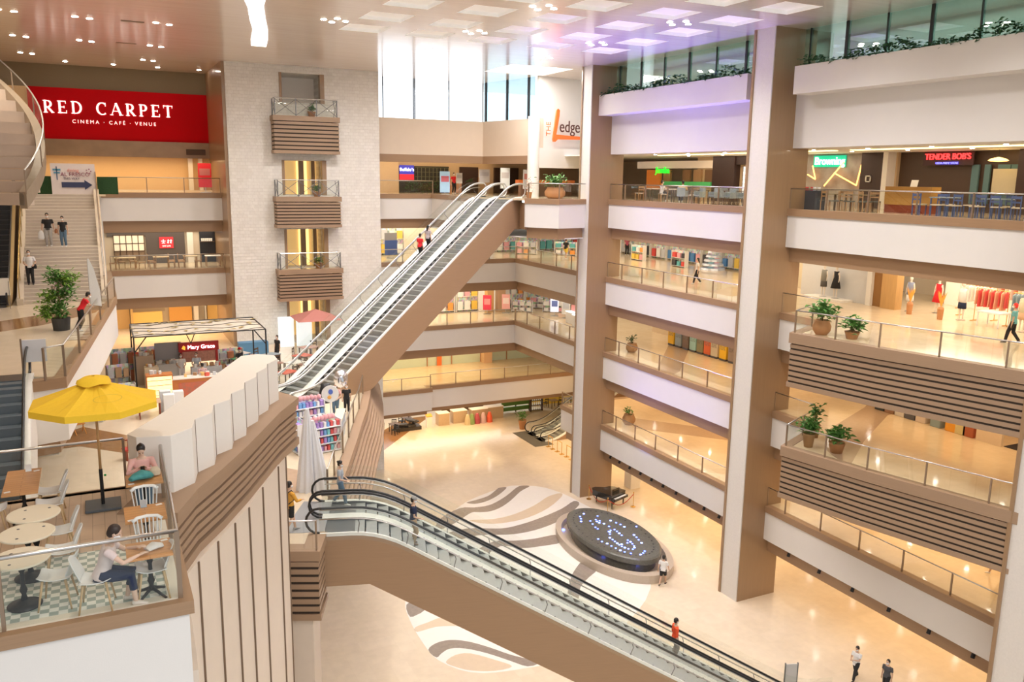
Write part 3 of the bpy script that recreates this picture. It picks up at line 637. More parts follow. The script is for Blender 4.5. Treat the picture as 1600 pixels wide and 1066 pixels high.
def lane(label, org, az, U, z0, w=1.45, L0=1.6, L1=1.9, depth=1.75, truss=BRN, deckw=(.2, .2), deckh=(-.29, -.29), guard=(0, 0), deckm=WDK, glass=GL, hand=BLK, group=None, clamp=True, stepm=None, s=SL, name='escalator'):
    """one moving stair: u runs along the rising direction from the lower bend, v to its left, 0..w"""
    t = thing(name, label, 'escalator', (org[0], org[1], z0), az, group)
    h = hfun(0, U, s=s); H = h(U+5); r = .9
    us = [-L0]+[-r+2*r*k/5 for k in range(6)]+[U*.5]+[U-r+2*r*k/5 for k in range(6)]+[U+L1]
    def sweep(mb, v0, v1, a, b, U0=None, U1=None):
        uu = us if U0 is None else [U0]+[x for x in us if U0 < x < U1]+[U1]; n = len(uu)
        vs = [(u, v, h(u)+o) for u in uu for v, o in ((v0, a), (v1, a), (v1, b), (v0, b))]
        fs = [(4*i+k, 4*i+(k+1) % 4, 4*i+4+(k+1) % 4, 4*i+4+k) for i in range(n-1) for k in range(4)]
        mb.add(vs, [f[::-1] for f in fs]+[(0, 1, 2, 3), (4*n-1, 4*n-2, 4*n-3, 4*n-4)])
    # truss with its cladding
    lo0 = lambda u: min(H-depth, H-depth-s*(U+.35-u))
    mb = MB(); lo = (lambda u: max(lo0(u), -.06)) if clamp else lo0
    uu = sorted(set(us+[.3, 1, 2, 3, 3.4, 3.8, 4.2, U-2, U-1, U+.35, U+.36]));
    vs = [q for u in uu for q in ((u, 0.02, min(lo(u), h(u)-.3)), (u, w-.02, min(lo(u), h(u)-.3)), (u, w-.02, h(u)-.28), (u, .02, h(u)-.28))]
    n = len(uu); fs = [(4*i+k, 4*i+4+k, 4*i+4+(k+1) % 4, 4*i+(k+1) % 4) for i in range(n-1) for k in range(4)]
    mb.add(vs, fs+[(3, 2, 1, 0), (4*n-4, 4*n-3, 4*n-2, 4*n-1)])
    mb.build('truss', truss, t)
    if not hasattr(deckw, '__len__'): deckw = (deckw, deckw)
    for sd, (va, vb) in enumerate(((0, deckw[0]), (w-deckw[1], w))):
        ue = sorted(set(uu)); ys = (.0, .03) if sd == 0 else (w-.03, w); tp = (lambda u: h(u)-.04)
        pz = MB(); vs = [q for u in ue for q in ((u, ys[0], min(lo(u), tp(u)-.02)), (u, ys[1], min(lo(u), tp(u)-.02)), (u, ys[1], tp(u)), (u, ys[0], tp(u)))]
        n_ = len(ue); pz.add(vs, [(4*i+k, 4*i+4+k, 4*i+4+(k+1) % 4, 4*i+(k+1) % 4) for i in range(n_-1) for k in range(4)]+[(3, 2, 1, 0), (4*n_-4, 4*n_-3, 4*n_-2, 4*n_-1)])
        pz.build('side_cladding', truss, t)
        sk = MB(); vk = (vb, vb+.02) if sd == 0 else (va-.02, va); sweep(sk, vk[0], vk[1], -.35, .07); sk.build('skirt', SKRT, t)
        m2 = MB(); sweep(m2, va, vb, -.03, .08); m2.build('deck', deckm, t)
        vi = va+min(.12, (vb-va)*.6) if sd == 0 else vb-min(.12, (vb-va)*.6)
        g = MB(); sweep(g, vi-.006, vi+.006, .07, .86); g.build('glass_balustrade', glass, t)
        k = 8; end0 = [(-L0-.42*sin(pi*j/k), vi, h(-L0)+.5-.42*cos(pi*j/k)) for j in range(k+1)]
        end1 = [(U+L1+.42*sin(pi*j/k), vi, H+.5+.42*cos(pi*j/k)) for j in range(k+1)]
        MB().tube(end0+[(u, vi, h(u)+.92) for u in us[1:-1]]+end1, .042, 8).build('handrail', hand, t, smooth=True)
        MB().tube([(u, vi, h(u)+.86) for u in us], .022, 6).build('handrail_guide', STEEL, t, smooth=True)
        if guard[sd]:
            vo = va-.14 if sd == 0 else vb+.14
            MB().tube([(u, vo, h(u)+.62) for u in us], .022, 6).build('guard_tube', STEEL, t, smooth=True)
            q = -L0+.4
            while q < U+L1:
                MB().tube([(q, (va+vb)/2, h(q)+.07), (q-.05, vo, h(q)+.45), (q, vo, h(q)+.62)], .016, 6).build('bracket', STEELD, t); q += 1.55
            g = MB(); sweep(g, vo-.006, vo+.006, -.1, 1.28); g.build('guard_glass', glass, t)
    a, b = deckw[0]+.02, w-deckw[1]-.02
    st0 = MB().box(0.0, .35, a, b, -.28, 0)
    proto = None; u = -.8
    while u < U+.8:
        o = st0.build('step', stepm or STEP, t) if proto is None else proto.copy()
        if proto is None: proto = o
        else: C.objects.link(o); o.parent = t
        o.location = (u, 0, max(0, min(H, h(u+.2)))); u += .4
    MB().box(-L0-.3, -.8, a, b, -.05, .012).build('landing_plate', STEELD, t)
    MB().box(U+.8, U+L1+.3, a, b, H-.05, H+.012).build('landing_plate', STEELD, t)
    return t
az = R(29.5); o0 = Vector((9.52, 41.0)); per = Vector((-sin(az), cos(az)))
ST = 10/SL
GLE = glassmat('escalator_glass', (.975, .985, .975), .045)
SIL = mat('silver_handrail', (.55, .56, .55), .3, .6)
lane('front lane of the long escalator up to the top level, beside the brown side panel', tuple(o0), az, ST, 10, 1.65, depth=2.0, deckw=(.1, .3), deckh=(-.04, -.29), L1=1.2, hand=SIL, glass=GLE)
lane('rear lane of the long escalator up to the top level, carrying the couple', tuple(o0+per*1.65), az, ST, 10, 1.65, depth=2.0, deckw=(.16, .34), L1=1.2, hand=SIL, guard=(0, 1), glass=GLE)
az2 = R(163); o2 = Vector((24.43, 22.75)); per2 = Vector((-sin(az2), cos(az2)))
STEP2 = mat('pale_step', (.36, .375, .375), .45, .2, noise=.15, nscale=4)
lane('rear lane of the long lower escalator, carrying the person in orange', tuple(o2), az2, ST-.1, 0, 1.45, deckw=(.17, .2), guard=(1, 0), stepm=STEP2, glass=GLE)
lane('front lane of the long lower escalator, carrying the man in the grey cap', tuple(o2+per2*1.45), az2, ST-.1, 0, 1.45, deckw=(.2, .07), deckh=(-.29, -.05), guard=(0, 1), stepm=STEP2, glass=GLE)
# escalator from level 4 down to the cafe level on the far left, dark one going up, small pair at the back
DST = mat('blue_grey_step', (.16, .20, .24), .45, .3)
lane('left escalator going down beside the terrace, with blue-grey steps', (-2.0, 19.9), R(90), 5/SL, 10, 1.6, deckw=.2, L1=1.4, stepm=DST, truss=PL, clamp=True)
BST = mat('black_step', (.03, .03, .033), .5)
lane('dark escalator rising beside the wide stairs', (-3.75, 46.6), R(90), 5/SL, 15, 1.6, L0=1, L1=.8, deckw=.18, stepm=BST, deckm=mat('brass_deck', (.42, .30, .14), .35, .5), truss=BRN)
for k, (y, s_) in enumerate(((58.55, 'nearer'), (60.2, 'further'))):
    lane('%s of the two small escalators by the black mat on the ground floor' % s_, (33.2, y), 0, 5/SL, 0, 1.4, L0=1.1, deckw=.2)
# wide stone stairs on the left
def stairs():
    n = 31; x0, x1 = -3.25, .12; y0, y1 = 46.2, 55.3
    mb = MB(); tr = (y1-y0-1.2)/n
    y = y0; z = 15
    mats = mat('stair_stone', (.60, .52, .44), .5, noise=.08, nscale=6); prof = [(y0, 15.0)]
    for k in range(n):
        z += 5/n; prof.append((y, z)); y += tr+(.6 if k in (14, 25) else 0); prof.append((y, z))
    prof.append((y, 15.0)); prof[0] = (y0, 14.99)
    vs = [(x0, a, b) for a, b in prof]+[(x1, a, b) for a, b in prof]; m = len(prof)
    mb.add(vs, [tuple(range(m)), tuple(range(m, 2*m))[::-1]]+[(i+1, i, m+i, m+i+1) for i in range(m-1)])
    struct('stairs', mb, mats, 'wide stone stairs up to the top level')
    ns = MB()
    for a, b in prof[1:-1:2]: ns.box(x0, x1, a-.015, a+.03, b-.02, b+.004)
    struct('trim', ns, mat('stair_nosing', (.74, .68, .58), .5))
    for xa in (x0-.28, x1):
        s = MB(); k = [(y0-.3, 14.98), (y0-.3, 15.3), (y0+.0, 15.35), (y1, 20.3), (y1, 14.98)]
        s.add([(xa, a, b) for a, b in k]+[(xa+.28, a, b) for a, b in k], [(0, 1, 2, 3, 4)[::-1], (5, 6, 7, 8, 9)]+[(i, (i+1) % 5, 5+(i+1) % 5, 5+i) for i in range(5)])
        struct('wall_stair', s, mat('stair_cheek', (.66, .56, .44), .5))
stairs()
BRASS = mat('brass', (.60, .42, .16), .25, .9)
for xx, lb in ((-3.4, 'brass-framed stair railing between the dark escalator and the stairs'), (.28, 'slim stair railing on the right side of the wide stairs')):
    t = thing('stair_railing', lb, 'railing', (xx, 46.2, 15.3))
    P = [Vector((xx, 46.0+9.3*k/7, 15.32+5*k/7)) for k in range(8)]; u = Vector((0, 0, .95))
    MB().tube([tuple(p+u) for p in P], .04, 6).build('handrail', BRASS if xx < 0 else STEEL, t, wpos=True)
    for p in P: MB().cbox(tuple(p+u*.5), (.04, .10, .95)).build('post', BRASS if xx < 0 else BRZ, t, wpos=True)
    for a, b in zip(P, P[1:]):
        MB().add([tuple(a+Vector((0, .05, .05))), tuple(b+Vector((0, -.05, .05))), tuple(b+u*.93), tuple(a+u*.93)], [(0, 1, 2, 3)]).build('glass_panel', GL, t, wpos=True)
# ---------------- people ----------------
SKIN = mat('skin', (.62, .40, .28), .55, noise=.03, nscale=10); SKIN2 = mat('skin_light', (.72, .50, .38), .55, noise=.03, nscale=10)
HAIR = mat('black_hair', (.018, .014, .012), .45, noise=.3, nscale=40); MASK = mat('white_mask', (.85, .87, .90), .7)
def cloth(name, c, **k): return mat('cloth_'+name, c, .85, noise=k.get('noise', .08), nscale=k.get('nscale', 25), bump=.15, bscale=90, **{q: v for q, v in k.items() if q not in ('noise', 'nscale')})
def ik(a, c, l1, l2, hint):
    a, c = Vector(a), Vector(c); d = c-a; L_ = min(d.length, l1+l2-.004); d.normalize(); c = a+d*L_
    x = (l1*l1-l2*l2+L_*L_)/(2*L_); y = sqrt(max(0, l1*l1-x*x)); h = Vector(hint); h = (h-d*h.dot(d)).normalized()
    return a+d*x+h*y, c
def person(label, loc, face, H=1.65, hip=.90, lean=0, feet=((-.10, 0, 0), (.10, 0, 0)), hands=((-.24, .02, .78), (.24, .02, .78)), top=None, sleeve=.5, bottom=None, leg=1., skirt=0, shoes=None, hair='short', haircol=None, mask=True, look=0, turn=0, skin=SKIN, kneehint=(0, 1, .2), elbow=((-.5, -1, 0), (.5, -1, 0)), cap=None, pack=None, fine=.011, group=None, wide=1., hoist=0):
    """figure standing at loc, facing angle `face` (0 = +Y); measures for 1.70 m then scaled"""
    t = thing('person', label, 'person', loc, face, group); k = H/1.70; M = Matrix.Scale(k, 4)
    ln = lean; c_, s_ = cos(ln), sin(ln)
    up = lambda x, y, z: Vector((x, y*c_+z*s_, hip+(-y*s_+z*c_)))     # torso frame, z above hips
    b = MB(); b.M = M
    w = wide
    tor = [(0, 0, -.08), (0, 0, .02), (0, .01, .17), (0, .012, .33), (0, 0, .46), (0, 0, .52)]
    tr = [(.13*w, .10*w), (.162*w, .112*w), (.128*w, .095*w), (.155*w, .112*w), (.145*w, .085*w), (.07, .06)]
    b.rings([up(*p) for p in tor], tr, 16, flat=(1, 0, 0))
    b.rings([up(0, 0, .48), up(0, .012, .56), up(0, .02, .62)], [.062, .052, .054], 12, flat=(1, 0, 0))
    hc = up(0, .03, .685); HM = Matrix.Translation(hc) @ Matrix.Rotation(turn, 4, 'Z') @ Matrix.Rotation(-look-ln*.4, 4, 'X')
    ob = b.M; b.M = M @ HM
    b.ball((0, -.01, .022), (.074, .094, .098), 16, 12); b.ball((0, .018, -.035), (.058, .070, .074), 14, 10)
    b.rings([(0, .085, .02), (0, .105, -.018), (0, .09, -.03)], [.010, .016, .012], 8)
    for sx in (-1, 1): b.ball((sx*.076, -.008, -.008), (.012, .02, .03), 8, 6)
    b.rings([(-.026, .083, -.062), (0, .091, -.062), (.026, .083, -.062)], [.007, .009, .007], 6)
    b.M = ob
    sh = [up(sx*.185*w, 0, .445) for sx in (-1, 1)]; arms = []
    for i, sx in enumerate((-1, 1)):
        e, h = ik(sh[i], hands[i], .285, .25, elbow[i]); arms.append((sh[i], e, h))
        b.rings([up(sx*.09, 0, .44), sh[i], sh[i]*.5+e*.5, e, e*.5+h*.5, h], [.05, .054, .044, .037, .034, .025], 10)
        d = (h-e).normalized(); side = Vector((-sx, .25, .1)); side = (side-d*side.dot(d)).normalized(); nrm = d.cross(side)
        pm = h+d*.085
        b.rings([h-d*.01, h+d*.04, pm], [(.026, .016), (.038, .017), (.040, .014)], 10, flat=tuple(side))
        for q in range(4):
            o_ = side*(.030-.0195*q); lnq = (.062, .072, .068, .052)[q]; cu = -nrm*sx*(.018)
            p0 = pm-d*.012+o_; p1 = pm+d*lnq*.5+o_+cu*.4; p2 = pm+d*lnq*.95+o_+cu*1.7
            b.rings([p0, p1, p2], [.0098, .0092, .0075], 6)
        p0 = h+d*.02+side*.024; b.rings([p0, p0+d*.03+side*.022, p0+d*.062+side*.026-nrm*sx*.01], [.012, .0105, .008], 6)
    hipj = [Vector((sx*.085*w, 0, hip)) for sx in (-1, 1)]; legs = []
    for i in (0, 1):
        f = Vector(feet[i]); an = f+Vector((0, -.03, .08)); kn, an = ik(hipj[i], an, .43, .42, kneehint)
        legs.append((hipj[i], kn, an, f))
        b.rings([hipj[i]+Vector((0, 0, .04)), hipj[i]*.6+kn*.4, kn, kn*.62+an*.38, an], [.088*w, .078*w, .054, .053, .034], 12)
        b.rings([an+Vector((0, -.035, -.03)), an+Vector((0, .03, -.035)), an+Vector((0, .13, -.055))], [(.034, .036), (.038, .032), (.03, .018)], 10, flat=(1, 0, 0))
    b.build('body', skin, t, remesh=fine*k)
    eye = MB(); eye.M = M @ HM
    if hair:
        hm = MB(); hm.M = M @ HM
        hm.ball((0, -.028, .038), (.086, .098, .100), 16, 12); hm.ball((0, -.045, -.01), (.080, .075, .085), 14, 10)
        if hair == 'long': hm.rings([(0, -.06, .02), (0, -.10, -.10), (0, -.13, -.26)], [(.08, .05), (.085, .045), (.05, .03)], 12, flat=(1, 0, 0))
        if hair == 'tail': hm.rings([(0, -.10, .04), (0, -.15, -.02), (0, -.15, -.16)], [.03, .032, .015], 8)
        if hair == 'bun': hm.ball((0, -.12, .06), .045, 10, 8)
        if hair == 'fringe': hm.ball((0, .045, .085), (.07, .05, .03), 12, 8)
        hm.build('hair', haircol or HAIR, t, remesh=.012*k)
    for sx in (-1, 1):
        e1 = MB(); e1.M = M @ HM; e1.ball((sx*.029, .079, .012), (.012, .007, .006), 8, 6); e1.build('eye', mat('eye_dark', (.03, .02, .02), .3), t, smooth=True)
    if mask:
        mk = MB(); mk.M = M @ HM
        mk.ball((0, .045, -.045), (.066, .068, .052), 14, 10); o = mk.build('face_mask', MASK, t, remesh=.011*k)
        for sx in (-1, 1): MB_ = MB(); MB_.M = M @ HM; MB_.tube([(sx*.06, .07, -.03), (sx*.082, .0, .0)], .003, 5); MB_.build('mask_strap', MASK, o)
    if cap:
        cm = MB(); cm.M = M @ HM; cm.ball((0, -.012, .062), (.092, .108, .082), 16, 10); cm.cbox((0, .12, .055), (.13, .10, .012), rx=-.15)
        cm.build('cap', cap, t, remesh=.012*k)
    if top:
        s = MB(); s.M = M; g = .014
        s.rings([up(*p) for p in [(0, 0, -.05-hoist)]+tor[1:5]+[(0, .0, .495)]], [(.168*w+g, .118*w+g)]+[(a+g, c+g) for a, c in tr[1:5]]+[(.085, .075)], 16, flat=(1, 0, 0))
        for i, sx in enumerate((-1, 1)):
            a_, e, h = arms[i]; pts = [up(sx*.08, 0, .44), a_]; rr = [.062, .068]
            if sleeve <= .5: pts.append(a_+(e-a_)*sleeve*1.25); rr.append(.058)
            else: pts += [e, e+(h-e)*min(1, (sleeve-.5)*2)]; rr += [.052, .042]
            if sleeve > 0: s.rings(pts, rr, 10)
        s.build('top', top, t, remesh=.012*k)
    if bottom:
        s = MB(); s.M = M
        s.rings([up(0, 0, .07), up(0, 0, .0), Vector((0, 0, hip-.09))], [(.155*w, .112*w), (.178*w, .128*w), (.165*w, .12*w)], 14, flat=(1, 0, 0))
        if skirt:
            kn = (legs[0][1]+legs[1][1])/2; hp = Vector((0, 0, hip)); e = hp+(kn-hp)*skirt
            s.rings([hp, hp*.5+e*.5, e], [(.18, .13), (.20, .15), (.23, .17)], 14, flat=(1, 0, 0))
        else:
            for hj, kn, an, f in legs:
                pts = [hj+Vector((0, 0, .03)), hj*.6+kn*.4]; rr = [.104*w, .096*w]
                if leg <= .55: pts.append(hj+(kn-hj)*min(1.0, leg*1.7)); rr.append(.082)
                else: pts += [kn, kn+(an-kn)*min(.98, (leg-.5)*2)]; rr += [.078, .060]
                s.rings(pts, rr, 12)
        s.build('skirt' if skirt else ('shorts' if leg < .6 else 'trousers'), bottom, t, remesh=.013*k)
    for i, (hj, kn, an, f) in enumerate(legs):
        s = MB(); s.M = M
        s.rings([an+Vector((0, -.06, -.035)), an+Vector((0, -.03, -.03)), an+Vector((0, .06, -.038)), an+Vector((0, .155, -.058)), an+Vector((0, .175, -.062))], [(.034, .036), (.042, .046), (.046, .036), (.040, .022), (.02, .015)], 12, flat=(1, 0, 0))
        s.build('shoe', shoes or mat('white_shoe', (.8, .79, .77), .5), t, remesh=.012*k)
    if pack:
        p = MB(); p.M = M; c = up(0, -.21, .27)
        p.rings([up(0, -.19, .05), up(0, -.22, .10), up(0, -.225, .30), up(0, -.19, .47), up(0, -.16, .50)], [(.12, .06), (.15, .09), (.15, .09), (.12, .06), (.06, .03)], 14, flat=(1, 0, 0))
        o = p.build('backpack', pack, t, remesh=.014)
        for sx in (-1, 1):
            q = MB(); q.M = M; q.tube([up(sx*.09, -.14, .46), up(sx*.10, .02, .53), up(sx*.11, .13, .38), up(sx*.13, .10, .22), up(sx*.14, -.12, .12)], .016, 6); q.build('strap', pack, o)
    return t
walk = ((-.09, .26, 0), (.09, -.22, .05)); walk2 = ((-.09, -.24, .06), (.09, .24, 0))
PH = mat('phone', (.02, .02, .025), .2)
def held(name, label, cat, mb, m): o = mb.build(name, m); tag(o, label, cat); return o
BLKC = cloth('black', (.02, .02, .022)); WHC = cloth('white', (.80, .80, .80)); JEAN = cloth('jeans', (.10, .17, .25)); NAVY = cloth('navy', (.015, .025, .065)); RED = cloth('red', (.72, .02, .03)); GREYC = cloth('grey', (.30, .31, .33))
BSH = mat('black_shoe', (.03, .03, .03), .5)
# on the terrace: the woman at the near table, sitting, and the woman with the teal bag
SEAT = .47
person('short-haired woman in a pale striped top and navy trousers seated at the near terrace table', (-.26, 12.93, 15), R(-97), 1.62, hip=.53, lean=.30, feet=((-.10, .36, 0), (.12, .50, 0)), hands=((-.16, .52, .84), (.14, .56, .83)), top=cloth('blush_stripe', (.74, .62, .60)), sleeve=.42, bottom=NAVY, leg=.78, shoes=mat('pale_shoe', (.70, .64, .58), .6), look=.42, kneehint=(0, .6, 1), elbow=((-.6, -.2, -.6), (.6, -.2, -.6)), fine=.0075, skin=SKIN2, haircol=mat('dark_brown_hair', (.035, .022, .018), .5, noise=.3, nscale=40))
person('woman in a pink jacket looking down at her phone beside the white parapet', (.50, 16.95, 15), R(180), 1.60, hip=.53, lean=.18, feet=((-.10, .30, 0), (.10, .30, 0)), hands=((-.05, .36, .88), (.05, .36, .88)), top=cloth('pink', (.84, .50, .46)), sleeve=1, bottom=JEAN, look=.7, kneehint=(0, .6, 1), elbow=((-1, -.2, -.6), (1, -.2, -.6)), hair='tail', mask=False, fine=.0085, skin=SKIN2)
held('phone', 'dark phone held by the woman in the pink jacket', 'phone', MB().cbox((.50, 16.50, 15.85), (.075, .14, .01), rx=.5), PH)
# walkway and lower escalator
person('man in a mustard shirt and black shorts with a black backpack walking to the escalator', (4.98, 25.95, 10), R(-70), 1.72, feet=walk, hands=((-.2, .28, 1.02), (.16, .34, 1.06)), top=cloth('mustard', (.72, .36, .05)), sleeve=.9, bottom=BLKC, leg=.5, pack=mat('black_pack', (.03, .028, .026), .7), shoes=mat('grey_shoe', (.35, .35, .36), .6), look=.1)
person('woman in a grey top and blue jeans stepping onto the lower escalator', (7.05, 27.6, 10), R(-115), 1.60, feet=walk2, hands=((-.2, .2, .95), (.2, .26, 1.0)), top=cloth('grey_blue', (.38, .42, .48)), sleeve=.45, bottom=JEAN, hair='bun', look=.25)
u_ = Vector((cos(az2), sin(az2)))
def on_lower(u, v):
    p = o2+u_*u+per2*v; q = int((u+.8)/.4); uu = -.8+q*.4
    return (p.x, p.y, max(0, hfun(0, ST-.1)(uu+.2)))
person('man in a navy shirt, grey cap and khaki trousers riding the lower escalator', on_lower(15.6, 2.15), R(-107), 1.68, feet=((-.1, 0, 0), (.1, .02, 0)), top=NAVY, sleeve=.5, bottom=cloth('khaki', (.42, .30, .18)), cap=cloth('cap_grey', (.33, .33, .32)), shoes=mat('brown_shoe', (.2, .13, .08), .6), look=.2, hands=((-.22, .05, .8), (.2, .25, .98)))
person('person in an orange top riding down the lower escalator', on_lower(5.6, .62), R(-107), 1.66, feet=((-.1, 0, 0), (.1, .02, 0)), top=cloth('orange', (.86, .10, .03)), sleeve=.6, hoist=.14, bottom=cloth('dusk', (.30, .26, .24)), look=.1)
# upper escalator couple
h5 = hfun(10, ST); ua = Vector((cos(az), sin(az)))
for lb, u, v, kw in (('person in a red shirt riding up the long escalator', 10.55, 2.35, dict(top=RED, bottom=BLKC, H=1.62)), ('person in a grey patterned top standing above the red-shirted rider', 11.35, 2.4, dict(top=cloth('grey_patterned', (.45, .40, .42), noise=.6, nscale=30), bottom=BLKC, H=1.6, hair='long'))):
    p = o0+ua*u+per*v; uu = -.8+int((u+.8)/.4)*.4
    person(lb, (p.x, p.y, h5(uu+.2)), az-pi/2, feet=((-.08, 0, 0), (.08, 0, 0)), **kw)
# stairs and level 4 left
def stair_z(y):
    z = 15; yy = 46.2; tr = (55.3-46.2-1.2)/31
    for k in range(31):
        if y < yy: break
        z += 5/31; yy += tr+(.6 if k in (14, 25) else 0)
    return z
person('man in a black T-shirt and grey trousers carrying a white bag down the stairs', (-2.15, 50.4, stair_z(50.4)), R(175), 1.72, top=BLKC, bottom=cloth('light_grey', (.42, .40, .38)), hands=((-.3, .05, .82), (.28, .06, .8)), look=.35, wide=1.08)
held('shopping_bag', 'white plastic shopping bag carried by the man in black on the stairs', 'bag', MB().rings([(-2.47, 50.3, stair_z(50.4)+.84), (-2.48, 50.3, stair_z(50.4)+.7), (-2.48, 50.3, stair_z(50.4)+.45), (-2.48, 50.3, stair_z(50.4)+.38)], [(.05, .02), (.13, .07), (.15, .09), (.12, .07)], 10, flat=(1, 0, 0)), WHT)
person('woman in a black top and blue jeans coming down the stairs', (-1.45, 49.9, stair_z(49.9)), R(170), 1.58, top=BLKC, sleeve=.35, bottom=JEAN, look=.3, hair='tail', hands=((-.24, .02, .8), (.24, .04, .78)))
held('shoulder_bag', 'small brown shoulder bag at the hip of the woman on the stairs', 'bag', MB().rings([(-1.75, 49.8, stair_z(49.9)+.95), (-1.76, 49.8, stair_z(49.9)+.85), (-1.76, 49.8, stair_z(49.9)+.72)], [(.04, .05), (.07, .11), (.06, .09)], 10), mat('tan_leather', (.32, .12, .05), .5))
person('man in a white T-shirt and black trousers with a shoulder bag near the stairs foot', (-2.95, 47.3, stair_z(47.3)), R(180), 1.68, top=WHC, bottom=BLKC, hands=((-.2, .2, 1.0), (.15, .22, 1.02)), shoes=BSH)
held('sling_bag', 'black sling bag worn by the man in white at the stairs foot', 'bag', MB().rings([(-2.74, 47.15, stair_z(47.3)+1.0), (-2.72, 47.12, stair_z(47.3)+.9), (-2.72, 47.12, stair_z(47.3)+.8)], [(.08, .05), (.10, .06), (.08, .05)], 10), BLKC)
person('man in a red shirt leaning on the slanting railing beside the plants', (-.72, 37.6, 15), R(-78), 1.65, hip=.88, lean=.5, feet=((-.12, -.18, 0), (.1, -.1, 0)), hands=((-.2, .42, 1.03), (.2, .42, 1.03)), top=RED, bottom=BLKC, look=.1, elbow=((-.8, -.4, .2), (.8, -.4, .2)), hair='short')
# ground floor
person('man in a white T-shirt and black shorts walking beside the fountain', (25.96, 34.0, 0), R(-55), 1.70, feet=walk2, top=WHC, bottom=BLKC, leg=.5, shoes=BSH, hands=((-.28, .0, .8), (.24, .22, .9)))
person('man in a loose white shirt looking at his phone while striding across the ground floor', (28.4, 23.3, 0), R(100), 1.60, feet=((-.09, .32, 0), (.09, -.30, .05)), top=WHC, hoist=.1, sleeve=.5, bottom=BLKC, shoes=BSH, look=.35, hands=((-.08, .34, 1.15), (.08, .34, 1.13)))
person('dark-haired person at the very bottom edge of the picture', (28.75, 22.0, 0), R(100), 1.60, feet=walk, top=cloth('dark_grey', (.08, .08, .09)), bottom=BLKC)
# upper levels, right
person('woman in a white top and dark trousers standing at the clothes shop, left bay', (33.19, 41.6, 15), R(60), 1.62, feet=walk, top=cloth('pale', (.7, .66, .62)), bottom=BLKC, hair='long', mask=False)
person('person in a yellow top and black trousers half hidden by the near pillar', (33.4, 37.6, 15), R(10), 1.66, feet=walk2, top=cloth('olive', (.55, .45, .18)), bottom=BLKC, hair='short', mask=False)
person('woman in a teal shirt and bright red headscarf walking past the clothes shop', (32.95, 21.2, 15), R(20), 1.64, feet=walk, top=cloth('teal', (.16, .44, .46)), bottom=BLKC, haircol=cloth('scarf', (.85, .05, .04)), shoes=BSH)
person('distant man in a dark pink shirt inside the bright shop, left bay', (40.3, 60.0, 15), R(160), 1.66, top=cloth('plum', (.45, .10, .14)), bottom=BLKC, mask=False)
person('distant person in a black top and yellow shorts two floors from the top', (33.4, 58.3, 15), R(-60), 1.66, feet=walk, top=BLKC, bottom=cloth('yellow', (.8, .6, .08)), leg=.45, mask=False)
person('distant person in a red top beyond the rear railing of the top level', (25.6, 62.6, 20), R(180), 1.62, top=RED, bottom=BLKC)
person('walker whose legs show below the lower slatted balcony', (33.4, 20.8, 5), R(30), 1.66, feet=((-.09, .36, 0), (.09, -.30, .06)), top=WHC, bottom=BLKC, leg=.45)
person('woman in a pink top by the toy stand under the long escalator', (9.75, 38.6, 10), R(150), 1.6, top=cloth('rose', (.80, .45, .45)), bottom=JEAN, hair='long', hands=((-.2, .25, 1.0), (.2, .25, 1.0)))
person('child-height person in a black top with a white bag beside the toy stand', (10.35, 38.9, 10), R(170), 1.45, top=BLKC, bottom=BLKC, hair='long')
person('woman in a red patterned dress at the cafe kiosk counter', (4.55, 45.6, 10), R(10), 1.60, top=cloth('red_print', (.75, .16, .18), noise=.7, nscale=30, col2=(.9, .7, .7)), bottom=cloth('red_print2', (.70, .14, .16), noise=.5, nscale=30), skirt=.95, hair='bun')
person('kiosk worker in white, left one behind the cafe counter', (3.75, 48.4, 10), R(180), 1.62, top=WHC, bottom=WHC, hands=((-.15, .3, 1.0), (.15, .3, 1.0)))
person('kiosk worker in pale blue, right one behind the cafe counter', (4.55, 48.4, 10), R(165), 1.62, top=cloth('pale_blue', (.6, .7, .8)), bottom=WHC, hands=((-.15, .3, 1.0), (.15, .3, 1.0)))
person('person in a red cap and black shirt behind the cafe kiosk', (6.9, 48.9, 10), R(-150), 1.62, top=BLKC, bottom=cloth('apron', (.85, .5, .05)), cap=RED)
person('person in dark clothes at the far tables right of the kiosk', (9.6, 52.0, 10), R(120), 1.62, top=BLKC, bottom=BLKC)
person('walker in a dark skirt whose legs show under the yellow umbrella', (-.25, 41.9, 10), R(60), 1.6, top=NAVY, bottom=cloth('slate', (.08, .10, .12)), skirt=.9)
person('diner in a white shirt at the tables under the green sign', (31.9, 43.9, 20), R(-100), 1.62, hip=.53, feet=((-.1, .4, 0), (.1, .4, 0)), top=WHC, bottom=NAVY, kneehint=(0, .6, 1), hands=((-.2, .35, .8), (.2, .35, .8)))
person('diner in a yellow shirt at the tables under the green sign', (31.6, 41.4, 20), R(-20), 1.62, hip=.53, feet=((-.1, .4, 0), (.1, .4, 0)), top=cloth('sun', (.78, .55, .25)), bottom=NAVY, kneehint=(0, .6, 1), hands=((-.2, .35, .8), (.2, .35, .8)), mask=False)
